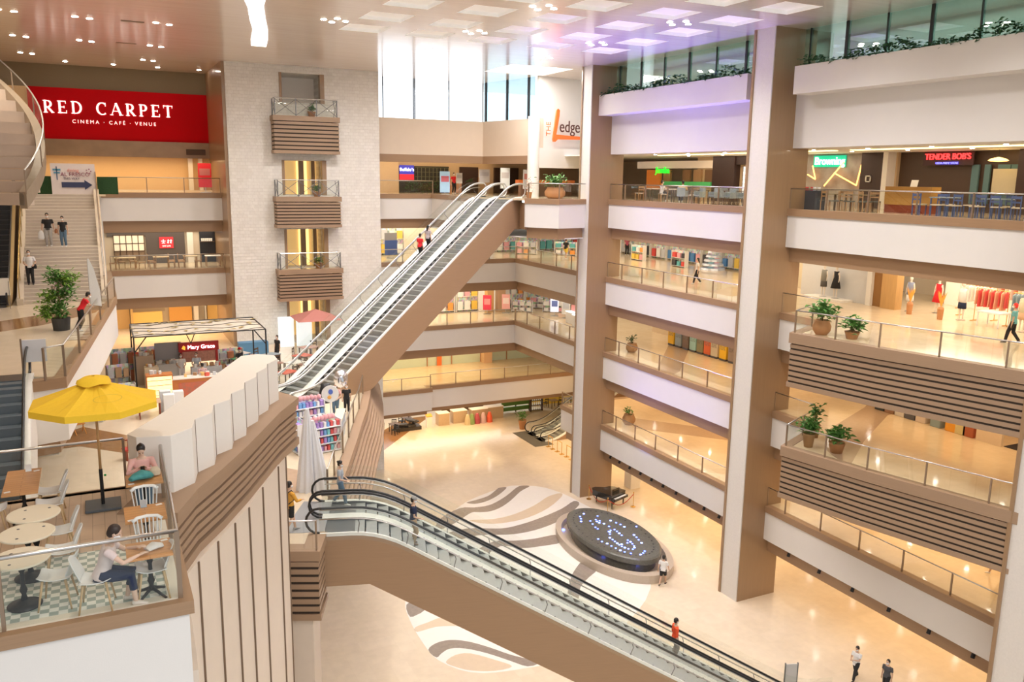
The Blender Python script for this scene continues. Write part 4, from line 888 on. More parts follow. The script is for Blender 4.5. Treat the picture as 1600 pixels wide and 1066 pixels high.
# ---------------- furniture and goods ----------------
def flat(c, n=None, r=.6, e=0): return mat(n or 'paint_%03d_%03d_%03d' % tuple(int(x*255) for x in c), c, r, emit=e)
SHELLW = mat('white_shell_plastic', (.80, .82, .82), .35); OAK = mat('oak_leg', (.55, .38, .20), .5, noise=.15, nscale=8, stretch=(8, 8, 1))
TTOP = mat('pale_table_top', (.80, .73, .58), .35, noise=.04, nscale=4); WTOP = tilemat('plank_table_top', ((.62, .33, .14), (.56, .28, .11)), 1.2, .11, (.35, .18, .08), .35, .5, 0, .004)
IRON = mat('black_cast_iron', (.02, .02, .02), .45, .5)
def legs4(t, w, d, h, r0, r1, m, spl=.05, n=8):
    for sx in (-1, 1):
        for sy in (-1, 1): MB().cyl((sx*w, sy*d, h), (sx*(w+spl), sy*(d+spl), 0), r0, r1, n).build('leg', m, t, smooth=True)
def shell_chair(label, loc, rz):
    t = thing('cafe_chair', label, 'chair', loc, rz)     # sitter faces +Y
    s = MB(); prof = []
    for v in (0, .15, .35, .55, .75, 1):
        row = []
        for k in range(9):
            a = -1+2*k/8; y = -.21+.44*v
            row.append((a*(.215-.02*v), y, .45+.045*a*a+(-.03*sin(pi*v))+(.03 if v > .9 else 0)))
        prof.append(row)
    back = []
    for v in (0, .25, .5, .75, 1):
        row = []
        for k in range(9):
            a = -1+2*k/8; row.append((a*(.215-.05*v*v), -.21-.13*v+.05*a*a, .45+.045*a*a*(1-v)+.38*v-.04*a*a*v))
        back.append(row)
    for rows, nm in ((prof, 'seat'), (back, 'backrest')):
        mb = MB(); n = len(rows)
        mb.add([p for r_ in rows for p in r_], [(i*9+k, i*9+k+1, (i+1)*9+k+1, (i+1)*9+k) for i in range(n-1) for k in range(8)])
        o = mb.build(nm, SHELLW, t, smooth=True); md = o.modifiers.new('thick', 'SOLIDIFY'); md.thickness = .018
        o.modifiers.new('sub', 'SUBSURF').levels = 1
    legs4(t, .15, .15, .44, .020, .012, OAK, .07)
    return t
z15 = 15.003
c0 = [('white shell chair with wooden legs at the furthest round table', (-.87, 15.05), 90), ('white shell chair with wooden legs at the middle round table', (-.82, 14.22), 88), ('white shell chair with wooden legs at the nearest round table', (-.86, 13.28), 80),
      ('white shell chair under the seated woman in navy trousers', (-.34, 12.93), -97), ('white shell chair pulled up to the far wooden table, further one', (-1.08, 17.1), 88), ('white shell chair pulled up to the far wooden table, nearer one', (-1.05, 16.45), 92), ('white shell chair at the left picture edge by the far wooden table', (-1.95, 16.5), -90)]
for lb, (x, y), a in c0: shell_chair(lb, (x, y, z15), R(a))
def spindle_chair(label, loc, rz):
    t = thing('spindle_chair', label, 'chair', loc, rz)
    MB().rings([(0, 0, .43), (0, 0, .46)], [.22, .215], 20).build('seat', SHELLW, t, bevel=.006)
    MB().rings([(-.22, -.18, .80), (-.15, -.23, .84), (0, -.25, .85), (.15, -.23, .84), (.22, -.18, .80)], [(.03, .014)]*5, 10).build('back_rail', SHELLW, t, smooth=True)
    for k in range(8):
        a = -1+2*k/7; MB().cyl((a*.17, -.15-.03*(1-a*a), .45), (a*.21, -.19-.06*(1-a*a), .83), .010, n=6).build('spindle', SHELLW, t)
    legs4(t, .14, .14, .44, .018, .013, SHELLW, .05)
    return t
for lb, p, a in (('white spindle-back chair between the two nearer square wooden tables', (.44, 13.84), 180), ('white spindle-back chair by the table with the teal bag', (.47, 15.30), 180)):
    spindle_chair(lb, (*p, z15), R(a))
shell_chair('white chair beneath the nearest square wooden table', (.42, 12.98, z15), R(90))
def pedestal(t, h, base):
    prof = [(0, h), (.05, h), (.03, h-.05), (.045, h-.16), (.028, h-.2), (.032, .32), (.055, .25), (.03, .18), (.05, .1), (0, .1)]
    MB().lathe(prof[::-1], n=14).build('pedestal', IRON, t, smooth=True)
    if base == 'disc': MB().lathe([(0, 0), (.23, 0), (.235, .02), (.12, .05), (.04, .11), (0, .11)], n=24).build('foot', IRON, t, smooth=True)
    else:
        for k in range(4):
            a = k*pi/2+pi/4; MB().rings([(cos(a)*.03, sin(a)*.03, .12), (cos(a)*.16, sin(a)*.16, .06), (cos(a)*.27, sin(a)*.27, .012)], [.03, .022, .018], 8).build('foot', IRON, t, smooth=True)
for lb, p in (('furthest of the three pale round terrace tables', (-1.22, 15.2)), ('middle of the three pale round terrace tables', (-1.27, 14.38)), ('nearest of the three pale round terrace tables', (-1.30, 13.42))):
    t = thing('round_table', lb, 'table', (*p, z15)); MB().lathe([(0, .72), (.38, .72), (.395, .73), (.395, .75), (.385, .757), (0, .757)], n=36).build('tabletop', TTOP, t)
    pedestal(t, .72, 'disc')
    for k, (a, r_) in enumerate(((.6, .27), (2.2, .22), (4.2, .25))):
        MB().cyl((r_*cos(a), r_*sin(a), .757), (r_*cos(a), r_*sin(a), .760), .022, n=12).build('table_sticker', flat((.12, .12, .13)), t)
for lb, p, sz in (('long wooden table at the far left of the terrace', (-1.49, 16.95), (.56, 1.38)), ('wooden table with the teal bag beside the white parapet', (.50, 16.22), (.62, .60)), ('bare square wooden table in the middle by the terrace railing', (.43, 14.50), (.63, .72)), ('square wooden table where the short-haired woman sits', (.40, 12.98), (.63, .62))):
    t = thing('wooden_table', lb, 'table', (*p, z15)); MB().box(-sz[0]/2, sz[0]/2, -sz[1]/2, sz[1]/2, .72, .755).build('tabletop', WTOP, t, bevel=.004); pedestal(t, .72, 'cross')
    for sx, sy in ((-1, -1), (1, 1)): MB().cbox((sx*sz[0]*.36, sy*sz[1]*.38, .757), (.10, .06, .003), .3).build('place_marker', WHT, t)
def stand(label, p, w=.1, h=.14, c=(.8, .82, .82)):
    t = thing('table_sign', label, 'sign', p); MB().cbox((0, 0, h/2), (w, .004, h), rx=.25).build('panel', flat(c), t); MB().cbox((0, .0, .004), (w, .05, .008)).build('foot', flat(c), t); return t
stand('small clear sign standing on the far left wooden table', (-1.42, 17.5, 15.76)); stand('small grey menu stand on the bare square table', (.42, 14.75, 15.76), c=(.55, .6, .64))
def blob(name, label, cat, pts, rad, m, vox=.012, n=12, fl=(1, 0, 0)): 
    o = MB().rings(pts, rad, n, flat=fl).build(name, m, remesh=vox); tag(o, label, cat); return o
blob('tote_bag', 'crumpled teal cloth bag lying on the wooden table', 'bag', [(.27, 16.05, 15.82), (.36, 16.12, 15.84), (.48, 16.16, 15.86), (.60, 16.2, 15.83), (.66, 16.22, 15.80)], [(.06, .04), (.13, .06), (.15, .085), (.11, .06), (.04, .02)], cloth('teal_bag', (.07, .30, .31), noise=.35, nscale=14), .01, fl=(0, 1, 0))
blob('handbag', 'light beige handbag with a brown patch beside the teal bag', 'bag', [(.70, 16.30, 15.77), (.70, 16.31, 15.86), (.70, 16.33, 15.93)], [(.09, .07), (.10, .06), (.05, .03)], cloth('beige_bag', (.66, .55, .42)))
blob('paper_bag', 'white soft bag lying on the nearest square table', 'bag', [(.36, 12.92, 15.77), (.48, 12.98, 15.80), (.60, 13.0, 15.78)], [(.09, .03), (.12, .045), (.07, .02)], WHC, .01, fl=(0, 1, 0))
# yellow parasol
t = thing('parasol', 'yellow cafe parasol with a printed oval badge, on a flat black base', 'parasol', (-.21, 17.12, z15))
MB().cbox((0, 0, .03), (.62, .62, .05)).build('base_plate', mat('slate_base', (.10, .12, .14), .45), t, bevel=.01)
MB().cyl((0, 0, .05), (0, 0, .75), .033, n=12).build('sleeve', BLKM, t); MB().cyl((.05, 0, .62), (.09, 0, .62), .02, n=8).build('knob', flat((.02, .3, .06)), t)
MB().cyl((0, 0, .6), (0, 0, 2.45), .024, n=10).build('pole', mat('varnished_pole', (.50, .29, .12), .4, noise=.1), t, smooth=True)
YEL = mat('yellow_canvas', (.93, .60, .03), .75, noise=.05, nscale=20, bump=.1, bscale=120)
def canopy():
    n = 8; m = MB(); R0 = 1.14; rows = []
    for f_, zz in ((.06, 2.46), (.2, 2.42), (.55, 2.27), (1., 2.09), (1.0, 1.97)):
        row = []
        for k in range(n*4):
            a = 2*pi*k/(n*4)+R(20); q = (k % 4)/4; e = cos(pi/n)/cos((q-.5)*2*pi/n)
            row.append((R0*f_*e*cos(a), R0*f_*e*sin(a), zz-(.035*sin(pi*q) if 0 < f_ < 1 else 0)))
        rows.append(row)
    N_ = n*4; m.add([p for r_ in rows for p in r_], [(i*N_+(k+1) % N_, i*N_+k, (i+1)*N_+k, (i+1)*N_+(k+1) % N_) for i in range(len(rows)-1) for k in range(N_)])
    return m
o = canopy().build('canopy', YEL, t); o.modifiers.new('thick', 'SOLIDIFY').thickness = .006
m = MB(); N_ = 24
rows = [[(r_*cos(2*pi*k/N_), r_*sin(2*pi*k/N_), zz+.02*sin(4*2*pi*k/N_)*(r_ > .2)) for k in range(N_)] for r_, zz in ((.03, 2.56), (.15, 2.55), (.27, 2.50), (.30, 2.43))]
m.add([p for r_ in rows for p in r_], [(i*N_+(k+1) % N_, i*N_+k, (i+1)*N_+k, (i+1)*N_+(k+1) % N_) for i in range(3) for k in range(N_)]); m.build('top_vent', YEL, t, smooth=True)
for k in range(8):
    a = 2*pi*k/8+R(20); MB().tube([(.03*cos(a), .03*sin(a), 2.44), (1.08*cos(a), 1.08*sin(a), 2.06)], .009, 5).build('rib', OAK, t)
bd = MB(); 
for k in range(24):
    a0, a1 = 2*pi*k/24, 2*pi*(k+1)/24
    for rr, w_ in ((1, .008),):
        def P(a, s): 
            xx = .24*s*cos(a); yy = .115*s*sin(a); r_ = .72+yy; th = R(-72)+xx/.72
            return (r_*cos(th), r_*sin(th), 2.42-(r_/1.14-.2)/.8*.33+.03)
        bd.add([P(a0, 1), P(a1, 1), P(a1, 1.05), P(a0, 1.05)], [(0, 1, 2, 3)])
bd.build('badge', flat((.62, .42, .03)), t)
# plants
LEAF = mat('leaf_green', (.10, .26, .05), .5, noise=.5, nscale=6); LEAF2 = mat('leaf_dark', (.03, .10, .035), .5, noise=.5, nscale=9); TERRA = mat('terracotta', (.50, .24, .10), .7, noise=.1); BROWNPOT = mat('wicker_pot', (.42, .24, .11), .7, noise=.2, nscale=30)
def foliage(mb, c, r, n, ln, w, zs=1., up=.3):
    for _ in range(n):
        a = random.uniform(0, 2*pi); b_ = random.uniform(-.5, 1); d = Vector((cos(a), sin(a), up+b_*.8))
        q = Vector(c)+Vector((random.gauss(0, r*.45), random.gauss(0, r*.45), random.gauss(0, r*.4*zs)))
        mb.leaf(q, d, ln*random.uniform(.6, 1.2), w*random.uniform(.7, 1.2), .25)
def potted(name, label, p, ph=.45, pr=.25, fh=.6, fr=.3, n=110, ln=.28, w=.035, pot=TERRA, leaf=LEAF, sphere=False):
    t = thing(name, label, 'plant', p)
    prof = [(0, 0), (pr*.7, 0), (pr, ph*.95), (pr*1.06, ph), (pr*.9, ph), (pr*.88, ph-.05), (0, ph-.05)] if not sphere else [(0, 0), (pr*.6, 0), (pr*.95, ph*.3), (pr, ph*.6), (pr*.75, ph*.95), (pr*.8, ph), (pr*.65, ph), (0, ph-.06)]
    MB().lathe(prof, n=20).build('pot', pot, t, smooth=True)
    s = MB(); 
    for k in range(5): s.tube([(0, 0, ph-.05), (random.uniform(-.1, .1), random.uniform(-.1, .1), ph+fh*.6)], .012, 5)
    s.build('stem', mat('stem_brown', (.18, .12, .05), .7), t)
    f = MB(); foliage(f, (0, 0, ph+fh*.5), fr, n, ln, w, fh/fr*.6); f.build('foliage', leaf, t)
    return t
potted('potted_plant', 'potted plant in a round clay pot at the end of the upper slatted balcony', (27.15, 25.65, 15), .62, .38, .7, .45, 200, .40, .07, TERRA, LEAF, True)
potted('potted_plant', 'smaller leafy plant in a low pot, second on the upper slatted balcony', (27.6, 24.45, 15), .30, .3, .6, .38, 160, .40, .07)
potted('potted_plant', 'green plant in a straight tan pot at the corner of the lower slatted balcony', (27.2, 25.9, 10), .60, .26, .6, .36, 160, .36, .07, BROWNPOT)
potted('potted_plant', 'tall thin plant behind the others on the lower slatted balcony', (28.5, 26.8, 10), .6, .2, 1.0, .3, 90, .34, .06, BROWNPOT)
potted('potted_plant', 'bushy green plant in an orange pot on the lower slatted balcony', (27.7, 24.8, 10), .45, .34, .6, .42, 160, .38, .08)
potted('potted_plant', 'trailing green plant in a large orange pot behind the angled top railing', (26.75, 48.3, 20), .72, .68, .7, .75, 200, .5, .06, TERRA, LEAF, True)
potted('potted_plant', 'dry pinkish potted plant beside the large orange pot on the top level', (25.55, 49.6, 20), .4, .2, .8, .25, 80, .3, .03, TERRA, mat('leaf_rosy', (.45, .28, .2), .6))
potted('potted_plant', 'green plant in a square brown pot left of the small escalators', (32.0, 62.6, 0), .8, .35, .7, .4, 110, .4, .05, TERRA)
for z, s in ((24.98, 'top'), (19.85, 'middle'), (15.08, 'lowest')): potted('balcony_plant', 'green plant in an orange pot on the %s balcony of the tower' % s, (13.3 if z > 20 else 13.5, 57.02, z), .35, .26, .4, .2, 80, .24, .05)
potted('potted_plant', 'brown pot plant standing by the lowest railing behind the far pillar', (31.6, 46.0, 5), .7, .45, .4, .3, 50, .3, .05, BROWNPOT, LEAF, True)
potted('potted_plant', 'small bush in a brown pot behind the middle railing next to the far pillar', (31.6, 46.0, 10), .6, .4, .5, .3, 50, .3, .05, BROWNPOT, LEAF2, True)
# tall plant arrangement and red-shirt man's corner
t = thing('plant_stand', 'tall bushy plant arrangement with pink flowers beside the man in red', 'plant', (-1.45, 38.1, 15))
MB().lathe([(0, 0), (.3, 0), (.35, .5), (.3, .5), (0, .45)], n=16).build('pot', flat((.05, .05, .05)), t); MB().cyl((0, 0, .4), (0, 0, 2.2), .04, n=8).build('stem', BRNV, t)
for k, c in enumerate(((0, 0, .8), (-.3, .1, 1.3), (.25, 0, 1.5), (.35, .1, 2.05), (-.1, 0, 2.1), (-.45, .1, .7))):
    f = MB(); foliage(f, c, .4, 180, .36, .05); f.build('foliage', (LEAF, mat('leaf_lime', (.22, .40, .06), .5, noise=.3))[k % 2], t)
f = MB(); foliage(f, (0, -.1, 1.75), .3, 50, .12, .04); f.build('blossom', flat((.62, .38, .36)), t)
t = thing('feather_flag', 'slim white feather banner behind the plant arrangement', 'banner', (-.35, 39.4, 15)); MB().cyl((0, 0, 0), (0, 0, 2.7), .015, n=6).build('pole', STEEL, t)
MB().xprism([(0, .8), (.42, .7), (.40, 1.4), (.22, 2.3), (.05, 2.75), (0, 2.7)], -.006, .006).build('flag', WHC, t)
# white planter greenery on the right wall
for (y0, y1, lb) in ((33.4, 46.4, 'low trailing hedge in the white wall planter between the pillars'), (17.7, 29.9, 'low green hedge in the long white wall planter on the right')):
    f = MB(); n = int((y1-y0)*75)
    for k in range(n):
        y = random.uniform(y0, y1); a = random.uniform(0, 2*pi); h = .25+.18*sin(y*1.3)+.1*sin(y*3.1)
        f.leaf((28.95+random.uniform(-.1, .5), y, 26.36+random.uniform(0, h+.12)), (cos(a)-.5, sin(a), random.uniform(-.3, .8)), random.uniform(.14, .26), .07, .35)
    o = f.build('planter_hedge', LEAF2); tag(o, lb, 'plant', kind=None)
# ---------------- fountain and piano ----------------
t = thing('fountain', 'oval black stone fountain with glowing blue lights in a low beige basin', 'fountain', (25.95, 39.0, 0))
def oval(prof, a, b, n=56):
    m = MB(); m.lathe(prof, n=n); m.v = [(x*a, y*b, z) for x, y, z in m.v]; return m
oval([(1.16, 0), (1.16, .48), (1.04, .48), (1.02, .12), (0, .12)], 2.3, 4.1).build('basin', mat('beige_granite', (.52, .43, .34), .35, noise=.12, nscale=20), t)
o = oval([(.90, .12), (.92, .70), (1.0, .72), (1.0, 1.0), (.97, 1.06), (0, 1.06)], 2.05, 3.95).build('stone_disc', mat('black_granite', (.12, .12, .105), .22, noise=.3, nscale=9), t)
BLED = mat('blue_light', (.15, .22, 1), .4, emit=7, ecol=(.10, .16, 1)); BLEDW = mat('blue_white_light', (.3, .42, 1), .4, emit=6, ecol=(.20, .30, 1))
led = MB().cyl((0, 0, 0), (0, 0, .03), .055, n=8); hole = MB().cyl((0, 0, 0), (0, 0, .02), .05, n=8)
def ledat(u, v, m, sc=1, mb=led, nm='water_light'):
    if not hasattr(ledat, nm+m.name): setattr(ledat, nm+m.name, mb.build(nm, m, t).data); o_ = bpy.data.objects[-1] if 0 else [q for q in t.children][-1]
    else: o_ = bpy.data.objects.new(nm, getattr(ledat, nm+m.name)); C.objects.link(o_); o_.parent = t
    o_.location = (u, v, 1.055); o_.scale = (sc, sc, 1)
LEDS = [(-0.16, 2.96), (-0.58, 2.69), (-0.72, 2.35), (-0.91, 2.01), (-0.37, 1.83), (0.04, 1.88), (-0.04, 1.62), (0.16, 1.62), (-0.48, 1.39), (-0.02, 1.38), (-0.58, 0.91), (-0.57, 0.66), (0.17, 1.16), (0.44, 2.32), (0.22, 0.68), (0.78, 1.38), (0.9, 0.96), (1.0, 0.64), (1.02, 0.26), (0.27, 0.16), (0.26, -0.11), (0.23, -0.4), (0.21, -0.69), (-0.0, 0.16), (-0.17, -0.01), (-0.2, 0.06), (-0.33, -0.28), (-0.61, -0.71), (-0.6, -0.98), (-0.62, -1.25), (-0.63, -1.51), (-0.64, -1.73), (-0.62, -1.97), (-0.56, -2.18), (-0.47, -2.4), (-0.27, -2.54), (-0.06, -2.39), (0.04, -2.21), (0.11, -1.93), (0.16, -1.67), (0.15, -1.41), (-0.07, -1.71), (-0.48, -1.73), (-1.31, -0.57), (-1.3, -0.96), (-1.18, -1.32), (-1.13, -1.68), (-1.06, -2.02), (-0.98, -2.36), (-0.87, -2.63), (-0.67, -2.94), (-0.27, -3.3), (-0.02, -3.18), (0.19, -3.02), (0.89, -0.95), (0.84, -1.27), (0.74, -1.63), (0.66, -2.04), (0.93, -0.57)]
for k, (u, v) in enumerate(LEDS): ledat(u, v, BLEDW if k % 3 == 0 else BLED, 1.25 if k % 3 == 0 else 1.0)
NZ = mat('nozzle_hole', (.01, .01, .012), .5)
for k in range(40):
    a = 2*pi*k/40; ledat(1.70*cos(a), 3.40*sin(a), NZ, 1, hole, 'nozzle')

up_ = MB()
for a in (35, 80, 130, 200, 250, 300): up_.cyl((2.3*cos(R(a)), 4.15*sin(R(a)), .13), (2.3*cos(R(a)), 4.15*sin(R(a)), .2), .12, n=10)
up_.build('basin_lamp', BLED, t)
t = thing('grand_piano', 'black grand piano with its lid closed beside the far pillar', 'piano', (29.6, 44.7, 0), R(20))
PBLK = mat('piano_lacquer', (.012, .011, .011), .12, coat=.5)
outl = [(-.75, -.55), (.75, -.55), (.75, .35), (.55, .62), (.2, .75), (.0, 1.0), (-.2, 1.22), (-.5, 1.25), (-.72, 1.05), (-.75, .6)]
MB().prism(outl, .62, .98).build('case', PBLK, t); MB().prism([(x*1.02, y*1.02) for x, y in outl if y > -.6][0:], .985, 1.01).build('lid', PBLK, t)
MB().box(-.72, .72, -.80, -.53, .62, .78).build('keyboard', PBLK, t); MB().box(-.62, .62, -.78, -.62, .78, .79).build('keys', WHT, t)
MB().box(-.35, .35, -.35, -.30, 1.01, 1.25).build('music_stand', PBLK, t)
for x, y in ((-.62, -.5), (.62, -.5), (-.4, .95)): MB().rings([(x, y, .62), (x, y, .4), (x, y, .06)], [.06, .05, .035], 8).build('leg', PBLK, t)
MB().box(-.06, .06, -.2, -.1, .1, .62).build('pedal_lyre', PBLK, t)
GOLD = mat('gold_post', (.75, .48, .15), .25, .9); ROPE = mat('red_rope', (.45, .04, .02), .7)
PP = [(28.79, 46.25), (28.68, 43.74), (30.77, 43.88)]
for (x, y), s in zip(PP, ('left of', 'in front of', 'right of')):
    t = thing('stanchion', 'gold rope post standing %s the black piano' % s, 'rope post', (x, y, 0))
    MB().lathe([(0, 0), (.17, 0), (.17, .02), (.04, .05), (0, .05)], n=18).build('base', GOLD, t); MB().cyl((0, 0, .04), (0, 0, .95), .022, n=8).build('pole', GOLD, t); MB().ball((0, 0, .98), .045).build('finial', GOLD, t, smooth=True)
for a, b, s in ((PP[0], PP[1], 'left'), (PP[1], PP[2], 'right')):
    o = MB().tube([(a[0]+(b[0]-a[0])*k/8, a[1]+(b[1]-a[1])*k/8, .88-.55*sin(pi*k/8)) for k in range(9)], .025, 6).build('barrier_rope', ROPE, smooth=True); tag(o, 'sagging red rope on the %s side of the piano' % s, 'rope')
for k, (x, y) in enumerate(((31.7, 57.0), (31.75, 55.6), (31.8, 54.2))):
    t = thing('queue_barrier', '%s of the three brass queue barriers below the small escalators' % ('furthest', 'middle', 'nearest')[k], 'barrier', (x, y, 0))
    for dy in (-.35, .35):
        MB().cyl((0, dy, .03), (0, dy, .98), .025, n=8).build('post', GOLD, t); MB().cbox((0, dy, .02), (.35, .3, .03)).build('foot', GOLD, t)
    MB().cbox((0, 0, .95), (.05, .7, .04)).build('rail', GOLD, t)
# ---------------- writing ----------------
def text(s, size, m, parent, loc, rot, name='lettering', ext=.02, ax='CENTER', sx=1, sp=1.0):
    cu = bpy.data.curves.new('t', 'FONT'); cu.body = s; cu.size = size; cu.extrude = ext; cu.align_x = ax; cu.space_character = sp
    o = bpy.data.objects.new('t', cu); C.objects.link(o); dg = bpy.context.evaluated_depsgraph_get(); dg.update()
    me = bpy.data.meshes.new_from_object(o.evaluated_get(dg)); bpy.data.objects.remove(o); me.materials.clear(); me.materials.append(m)
    q = bpy.data.objects.new(name, me); C.objects.link(q); q.parent = parent; q.location = loc; q.rotation_euler = rot; q.scale = (sx, 1, 1); return q
FRONT = (pi/2, 0, 0)                 # faces the camera side (-Y)
SIDE = (pi/2, 0, -pi/2)              # faces the hall from the right wall (-X)
LITW = mat('lit_white', (1, .96, .92), .4, emit=.95); 
t = thing('wall_sign', 'large white lettering RED CARPET on the deep red wall', 'sign', (1.7, 65.38, 25.02))
def ribbon(mb, pts, wd, y0=-.05, y1=0):
    P = [Vector((a, b)) for a, b in pts]; L_, R_ = [], []
    for i, p in enumerate(P):
        d = (P[min(i+1, len(P)-1)]-P[max(i-1, 0)]).normalized(); n = Vector((-d.y, d.x))*(wd[i] if hasattr(wd, '__len__') else wd)/2
        L_.append(p+n); R_.append(p-n)
    for i in range(len(P)-1): mb.xprism([tuple(L_[i]), tuple(L_[i+1]), tuple(R_[i+1]), tuple(R_[i])], y0, y1)
def serif_glyph(ch, x, z, h):
    """upright roman capital: thick stems, thin hairlines, flat slab feet"""
    mb = MB(); S = .17; T = .07
    def r(pts, wd): ribbon(mb, [(x+a*h, z+b*h) for a, b in pts], [w*h for w in wd] if hasattr(wd, '__len__') else wd*h)
    def stem(a): r([(a, 0), (a, 1)], S)
    def foot(a, b, w=.32): r([(a-w/2, b), (a+w/2, b)], .055)
    def arc(cx, cz, rx, rz, a0, a1, wm=S, wt=T, n=14):
        p = [(cx+rx*cos(R(a0+(a1-a0)*k/n)), cz+rz*sin(R(a0+(a1-a0)*k/n))) for k in range(n+1)]
        r(p, [wt+(wm-wt)*abs(cos(R(a0+(a1-a0)*k/n))) for k in range(n+1)])
    if ch in 'REDP': stem(.17); foot(.17, .03); foot(.15, .97, .28)
    if ch in 'RP': r([(.17, .96), (.36, .96)], T); r([(.17, .47), (.36, .47)], T); arc(.36, .715, .22, .245, 90, -90)
    if ch == 'R': r([(.34, .47), (.68, .03)], .16); foot(.70, .03, .22)
    if ch == 'E':
        for b, w in ((.965, .62), (.5, .5), (.035, .66)): r([(.17, b), (w, b)], T)
        r([(.62, .99), (.62, .78)], [.03, .07]); r([(.66, .0), (.66, .24)], [.03, .07]); r([(.5, .40), (.5, .60)], .05)
    if ch == 'D': r([(.17, .965), (.36, .965)], T); r([(.17, .035), (.36, .035)], T); arc(.36, .5, .38, .465, 90, -90)
    if ch == 'C': arc(.46, .5, .38, .48, 50, 310); r([(.71, .99), (.71, .70)], [.03, .07])
    if ch == 'A': r([(.06, .0), (.42, 1.0)], T); r([(.42, 1.0), (.78, .0)], S); r([(.18, .34), (.66, .34)], .06); foot(.06, .03, .26); foot(.80, .03, .32)
    if ch == 'T': stem(.36); foot(.36, .03); r([(.0, .965), (.72, .965)], T); r([(.02, 1.0), (.02, .76)], [.07, .03]); r([(.70, 1.0), (.70, .76)], [.07, .03])
    return mb
def redcarpet(t):
    x = -4.15
    for ch in 'RED CARPET':
        if ch == ' ': x += .62; continue
        serif_glyph(ch, x, .06, .80).build('letter', LITW, t); x += {'R': .84, 'E': .80, 'D': .90, 'C': .88, 'A': .92, 'P': .78, 'T': .8}[ch]
    text('CINEMA \u00b7 CAF\u00c9 \u00b7 VENUE', .33, LITW, t, (.1, 0, -.55), FRONT, 'tagline', sp=1.5)
redcarpet(t)
t = thing('wall_sign', 'orange and brown lettering THE Ledge on the white wall', 'sign', (30.0, 53.4, 24.0), R(8))
ORG = mat('sign_orange', (.85, .16, .03), .4, emit=.25)
MB().add([(0, 0, 0), (0, 0, 0)], []); l = MB()
l.xprism([(-.85, -.05), (-.55, 1.95), (-.42, 2.05), (-.28, 1.95), (-.30, 1.6), (-.55, .3), (1.9, .22), (1.9, .02), (-.4, -.02), (-.62, -.2), (-.8, -.2)], -.12, -.02); l.build('initial', ORG, t)
text('edge', 1.15, mat('sign_brown', (.10, .03, .02), .5), t, (-.25, -.05, .50), FRONT, 'script', ax='LEFT', sx=.85); text('THE', .52, ORG, t, (-1.02, -.05, .18), (pi/2, -pi/2, 0), 'small_word', ax='LEFT')
for dx in (-1.3, .9): pass
NG = mat('neon_green', (.2, 1, .5), .4, emit=5, ecol=(.05, 1, .38)); NGC = mat('neon_mint', (.7, 1, .85), .4, emit=3.2, ecol=(.45, 1, .72)); NR = mat('neon_red', (1, .05, .05), .4, emit=3.2, ecol=(1, .03, .03)); NB = mat('neon_blue', (.2, .2, 1), .4, emit=3, ecol=(.12, .12, 1)); NO = mat('neon_orange', (1, .5, .15), .4, emit=3.6, ecol=(1, .42, .10)); NL = mat('lit_green', (.05, .9, .05), .4, emit=1.6, ecol=(.02, 1, .03))
t = thing('neon_sign', 'green glowing script sign above the orange light tubes', 'sign', (36.86, 35.25, 22.3)); text('Browning', .62, NGC, t, (-.04, 0, -.05), SIDE, sx=.9, ext=.03); MB().box(-.0, .05, -1.1, 1.2, -.18, .45).build('backing', mat('green_board', (.0, .25, .14), .5, emit=.6, ecol=(0, .8, .4)), t)
t = thing('neon_sign', 'red neon sign reading TENDER BOBS over a small blue line', 'sign', (36.86, 27.95, 22.45)); text('TENDER BOB\u2019S', .40, NR, t, (-.04, 0, .0), SIDE, ext=.03, sx=.92); text('USDA PRIME STEAK', .14, NB, t, (-.04, 0, -.22), SIDE, 'blue_line', ext=.02); MB().box(0, .05, -1.35, 1.35, -.28, .36).build('backing', flat((.05, .02, .02)), t)
t = thing('neon_sign', 'bright green sign over the restaurant left of the dark wall', 'sign', (36.86, 50.7, 21.9)); text('Jamba', .60, NL, t, (-.04, 0, -.12), SIDE, ext=.04, sx=1.15); MB().box(0, .03, -1.1, 1.1, -.05, .0).build('backing', flat((.02, .1, .02)), t)
t = thing('light_tube_frame', 'zigzag orange light tubes under the green script sign', 'light', (36.75, 34, 20)); 
for a, b in (((2.39, 2.2), (2.11, 1.48)), ((2.11, 1.45), (2.71, 1.71)), ((.13, 2.4), (1.43, 1.09)), ((.77, 1.8), (-.82, 1.15)), ((-.82, 1.15), (-1.05, 2.22))): MB().tube([(0, a[0], a[1]), (0, b[0], b[1])], .035, 6).build('tube', NO, t)
